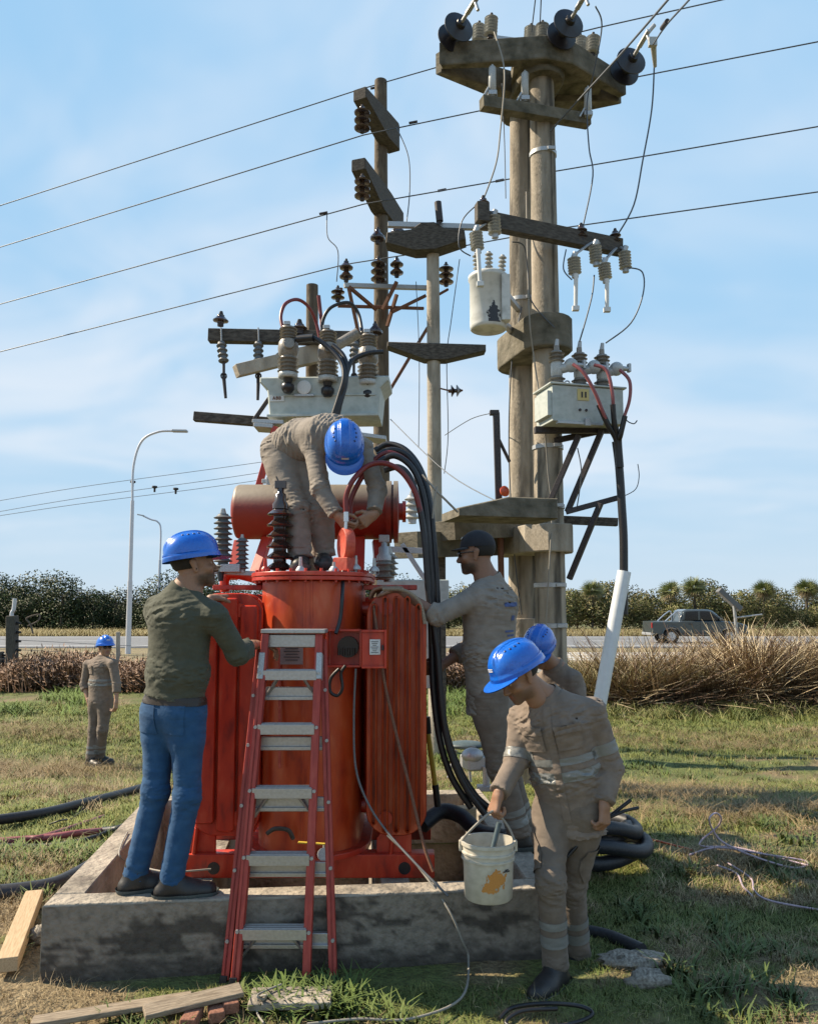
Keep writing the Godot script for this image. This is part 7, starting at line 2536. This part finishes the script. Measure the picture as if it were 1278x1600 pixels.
	# boots
	for s in ["l", "r"]:
		var an: Vector3 = J["an" + s]
		var d: Vector3 = J["to" + s]
		d.y = 0
		d = d.normalized()
		var sd := Vector3(-d.z, 0, d.x)
		var gy := an.y - .088 * sc
		var bxf := box_of([an, an + d * .2], .13)
		f = Field.new(bxf[0], bxf[1], .009)
		var g := Vector3(an.x, gy, an.z)
		f.cap(an + Vector3.UP * .05, .052 * sc, an - Vector3.UP * .02, .05 * sc, .02)
		f.cap(g - d * .04 * sc + Vector3.UP * .042, .044 * sc, g + d * .1 * sc + Vector3.UP * .038, .046 * sc, .03, sd, .9)
		f.cap(g + d * .09 * sc + Vector3.UP * .038, .047 * sc, g + d * .18 * sc + Vector3.UP * .036, .04 * sc, .02, sd, .85)
		f.cap(an, .045 * sc, g + d * .1 * sc + Vector3.UP * .045, .036 * sc, .03)
		f.plane(Vector3.DOWN, -gy)
		m = MB.new()
		f.mesh(m)
		var bo := obj("boot", m, S.get("boots", M.leather), t)
		var pm := patch(m, [Plane(Vector3.DOWN, -(gy + .036 * sc))], .011)
		if not pm.ix.is_empty(): obj("sole", pm, M.sole, bo)
		var lc := MB.new()
		for k in 4:
			var lp: Vector3 = g + d * (.035 + k * .026) * sc + Vector3.UP * (.112 - k * .013) * sc
			tube(lc, [lp - sd * .026 * sc - Vector3.UP * .012, lp + Vector3.UP * .002, lp + sd * .026 * sc - Vector3.UP * .012], .0032, 5)
		obj("laces", lc, M.polymer, bo)
	if S.get("hat", true): hard_hat(t, J.head, hb, sc * 1.02)
	return t
func seg_dist(p: Vector3, a: Vector3, b: Vector3) -> float:
	return p.distance_to(Geometry3D.get_closest_point_to_segment(p, a, b))
func strip_far(m: MB, a: Vector3, ax: Vector3, r: float, arms := []) -> MB:
	var o := MB.new()
	for i in range(0, m.ix.size(), 3):
		var c := (m.v[m.ix[i]] + m.v[m.ix[i + 1]] + m.v[m.ix[i + 2]]) / 3.0 - a
		if (c - ax * c.dot(ax)).length() > r: continue
		var near := false
		for q in arms:
			if seg_dist(c + a, q[0], q[1]) < .078: near = true
		if near: continue
		var id := []
		for k in 3: id.append(o.vert(m.v[m.ix[i + k]], m.n[m.ix[i + k]]))
		o.tri(id[0], id[1], id[2])
	return o

func build_people():
	# man in the olive shirt and jeans on the plinth's front wall
	var J := {head = P(304, 884, 4.14), face = Vector3(.93, .16, -.35), up = Vector3(-.12, 1, 0), neck = P(284, 926, 4.14), shl = P(246, 952, 4.22), shr = P(336, 962, 4.06),
		ell = P(292, 985, 4.46), wrl = P(332, 935, 4.66), elr = P(372, 1022, 4.16), wrr = P(398, 1007, 4.34), waist = P(278, 1050, 4.15), pel = P(272, 1112, 4.16), hside = Vector3(.9, 0, .42).normalized(),
		knl = P(244, 1236, 4.16), knr = P(293, 1245, 4.1), anl = P(212, 1368, 4.16), anr = P(268, 1376, 4.1), tol = Vector3(.9, 0, -.4), tor = Vector3(.95, 0, -.15), front = Vector3(.4, 0, -.9)}
	person("man in olive shirt and jeans standing on the plinth wall, hand on ladder", J, {shirt = M.olive, trousers = M.denim, beard = .8, hem = -.075, belt = true, jeans = true, cuffr = .55, cuffl = .8, slim = .88, fold = .015, belly = 1.0, seed = 2, legfold = .009,
		handr = [Vector3(.8, -.1, -.5), Vector3(-.1, -1, -.2), 1.0, .55], handl = [Vector3(.6, .1, -.75), Vector3(.1, -1, .1), -1.0, .5]})
	# man with the bucket
	J = {head = P(812, 1057, 3.98), face = Vector3(-.82, -.46, .36), up = Vector3(-.42, 1, .1), neck = P(858, 1092, 4.03), shl = P(926, 1112, 4.0), shr = P(814, 1122, 4.16),
		ell = P(955, 1200, 4.02), wrl = P(944, 1256, 3.94), elr = P(806, 1190, 4.08), wrr = P(779, 1240, 3.95), waist = P(884, 1208, 4.06), pel = P(888, 1268, 4.08), hside = Vector3(-.82, -.02, -.57).normalized() * -1.0,
		knl = P(893, 1385, 4.14), knr = P(860, 1378, 3.92), anl = P(904, 1496, 4.26), anr = P(868, 1513, 3.96), tol = Vector3(-.6, 0, .8), tor = Vector3(-.62, 0, .78), front = Vector3(-.6, 0, .8)}
	J.hside = (J.shr - J.shl).normalized()
	person("man in khaki workwear carrying the white bucket, head bowed", J, {shirt = M.khaki, trousers = M.trouser, beard = .55, hem = .10, seed = 5, fold = .016, placket = true, legbands = [[.17, .035], [.235, .055]], bands = [[-.005, .05], [.075, .035]], armbands = [["l", .15, .055], ["r", .16, .05]], pockets = [[.085, .21, .11, .12], [-.085, .21, .11, .12]], cargo = true, slim = .9,
		handr = [Vector3(-.3, -.9, .1), Vector3(.75, -.25, -.35), -1.0, 1.25], handl = [Vector3(-.05, -1, .1), Vector3(-.6, 0, -.6), 1.0, .95]})
	# man bending over on the tank's lid
	J = {head = P(538, 700, 4.84), face = Vector3(.05, -.95, .3), up = Vector3(.1, .3, .95), neck = P(533, 680, 5.0), shl = P(566, 700, 5.0), shr = P(491, 702, 5.02),
		ell = P(590, 766, 4.95), wrl = P(584, 804, 4.86), elr = P(500, 764, 4.88), wrr = P(527, 806, 4.82), waist = P(478, 690, 5.2), pel = P(455, 706, 5.28), hside = Vector3(-.86, 0, .5).normalized(),
		knl = P(503, 800, 5.12), knr = P(463, 800, 5.06), anl = P(505, 868, 5.16), anr = P(470, 872, 5.02), tol = Vector3(.2, 0, 1), tor = Vector3(.1, 0, 1), front = Vector3(.3, -1, .3)}
	J.hside = Vector3(-.75, 0, .1).normalized()
	person("man bending far over on top of the transformer, gripping the red cable", J, {shirt = M.khaki2, trousers = M.khaki2, beard = .5, hem = .03, seed = 8, fold = .016, eyes = false, cuffl = .9, cuffr = .95, cargo = true, legfold = .016, slim = 1.12, belly = 1.2, chest = 1.15,
		handr = [Vector3(.55, -.6, .25), Vector3(.6, .2, -.5), 1.0, .9], handl = [Vector3(-.75, -.55, .2), Vector3(-.4, .1, -.8), -1.0, .7]})
	# man with the dark cap
	J = {head = P(744, 866, 4.92), face = Vector3(-.96, -.05, -.2), up = Vector3(.0, 1, 0), neck = P(766, 908, 4.94), shl = P(742, 934, 4.8), shr = P(782, 934, 5.06),
		ell = P(682, 962, 4.72), wrl = P(622, 922, 4.72), elr = P(735, 1010, 5.1), wrr = P(686, 1042, 4.98), waist = P(764, 1020, 4.96), pel = P(770, 1085, 4.98), hside = Vector3(.5, 0, -.8).normalized(),
		knl = P(782, 1200, 4.84), knr = P(790, 1195, 5.0), anl = P(812, 1304, 4.86), anr = P(820, 1300, 5.06), tol = Vector3(-1, 0, .1), tor = Vector3(-1, 0, -.1), front = Vector3(-.9, 0, -.3)}
	var cp := person("man in a dark cap leaning on the right radiator", J, {shirt = M.khaki2, trousers = M.trouser, beard = .85, hem = .10, seed = 11, fold = .016, shades = true, hat = false, cuffl = .22, cuffr = .5, legbands = [[.24, .035], [.29, .05]], size = 1.04, chest = 1.16, belly = 1.14, skin = Color(.23, .12, .075),
		backprint = [[-.02, .30, .13, .025], [.01, .22, .04, .03], [-.01, .14, .1, .012], [.0, .115, .08, .012]],
		handl = [Vector3(-.9, .15, -.2), Vector3(0, -1, 0), 1.0, .5], handr = [Vector3(-.85, -.1, -.2), Vector3(0, -.2, -1), -1.0, 1.2]})
	dark_cap(cp, J)
	# man whose helmet shows behind the bucket man
	J = {head = P(842, 1015, 5.9), face = Vector3(-.45, -.6, .75), up = Vector3(-.15, .85, .55), neck = P(868, 1043, 6.0), shl = P(895, 1062, 5.95), shr = P(842, 1068, 6.1),
		ell = P(912, 1120, 5.9), wrl = P(890, 1165, 5.8), elr = P(838, 1125, 6.0), wrr = P(850, 1165, 5.85), waist = P(893, 1140, 6.2), pel = P(900, 1180, 6.3), hside = Vector3(-.9, 0, -.3).normalized(),
		knl = P(905, 1245, 6.1), knr = P(868, 1245, 6.15), anl = P(908, 1308, 6.3), anr = P(870, 1308, 6.3), tol = Vector3(-.4, 0, 1), tor = Vector3(-.5, 0, 1), front = Vector3(-.4, -.3, .8)}
	person("stooping man whose blue helmet shows behind the bucket man's helmet", J, {shirt = M.khaki, trousers = M.trouser, beard = .5, hem = .08, seed = 14, cell = .014, hcell = .006, handcell = .006,
		handr = [Vector3(.2, -1, .2), Vector3(.5, 0, -.5), 1.0, .8], handl = [Vector3(-.2, -1, .2), Vector3(-.5, 0, -.5), -1.0, .8]})
	# watching man far left
	J = {head = P(165, 1013, 11.1), face = Vector3(.62, .14, .78), up = Vector3(0, 1, 0), neck = P(160, 1029, 11.1), shl = P(177, 1037, 10.95), shr = P(138, 1039, 11.2),
		ell = P(183, 1070, 10.9), wrl = P(182, 1096, 10.85), elr = P(132, 1070, 11.2), wrr = P(138, 1094, 11.1), waist = P(159, 1068, 11.1), pel = P(158, 1096, 11.1), hside = Vector3(-.9, 0, -.4).normalized(),
		knl = P(161, 1140, 11.0), knr = P(147, 1140, 11.1), anl = P(157, 1182, 11.15), anr = P(142, 1186, 11.05), tol = Vector3(.9, 0, .35), tor = Vector3(.8, 0, .6), front = Vector3(.7, 0, .7)}
	person("man in khaki and blue helmet watching from the grass far left", J, {shirt = M.khaki, trousers = M.trouser, beard = .15, skin = Color(.38, .22, .145), hem = .02, seed = 17, shades = true, cell = .014, hcell = .006, handcell = .006, cuffr = .35, cuffl = .5, pockets = [[.085, .2, .11, .12], [-.085, .2, .11, .12]], bands = [[-.02, .035], [.04, .025]], legbands = [[.22, .03], [.28, .04]], belly = 1.1, slim = .95,
		handr = [Vector3(.15, -1, .1), Vector3(.7, 0, -.3), -1.0, .8], handl = [Vector3(0, -1, .1), Vector3(-.7, 0, -.2), 1.0, .7]})
func dark_cap(t: Node3D, J: Dictionary):
	var fc: Vector3 = J.face.normalized()
	var hup: Vector3 = (J.up - fc * J.up.dot(fc)).normalized()
	var b := Basis(hup.cross(fc), hup, fc)
	var m := MB.new()
	var nu := 36
	var nv := 12
	for j in nv + 1:
		var th := 1.62 * j / nv
		for i in nu + 1:
			var ph := TAU * i / nu
			var d := Vector3(sin(th) * sin(ph), cos(th), sin(th) * cos(ph))
			var p := d * Vector3(.089, .1, .109) + Vector3(0, .048, -.012)
			m.vert(J.head + b * p, b * d)
	for j in nv:
		for i in nu: m.quad(j * (nu + 1) + i, j * (nu + 1) + i + 1, (j + 1) * (nu + 1) + i + 1, (j + 1) * (nu + 1) + i)
	var c := obj("cap", m, M.cap, t)
	m = MB.new()
	for s in 2:
		var f := m.v.size()
		for i in 17:
			var ph := lerpf(-1.1, 1.1, i / 16.0)
			var e := cos(ph / 1.1 * PI / 2)
			var a := Vector3(sin(ph) * .088, .044 - .004 * s, cos(ph) * .106 - .012)
			m.vert(J.head + b * a, b * Vector3(0, 1 - 2 * s, 0))
			m.vert(J.head + b * (a + Vector3(0, -.012, .062 * sqrt(maxf(e, 0)))), b * Vector3(0, 1 - 2 * s, .3).normalized())
		for i in 16: m.quad(f + i * 2, f + i * 2 + 1, f + i * 2 + 3, f + i * 2 + 2)
	obj("bill", m, M.cap, c)
	m = MB.new()
	bx(m, J.head + b * Vector3(.03, .1, .078), Vector3(.03, .018, .006), b * Basis(Vector3.RIGHT, -.6), .002)
	obj("cap_badge", m, M.galv, c)
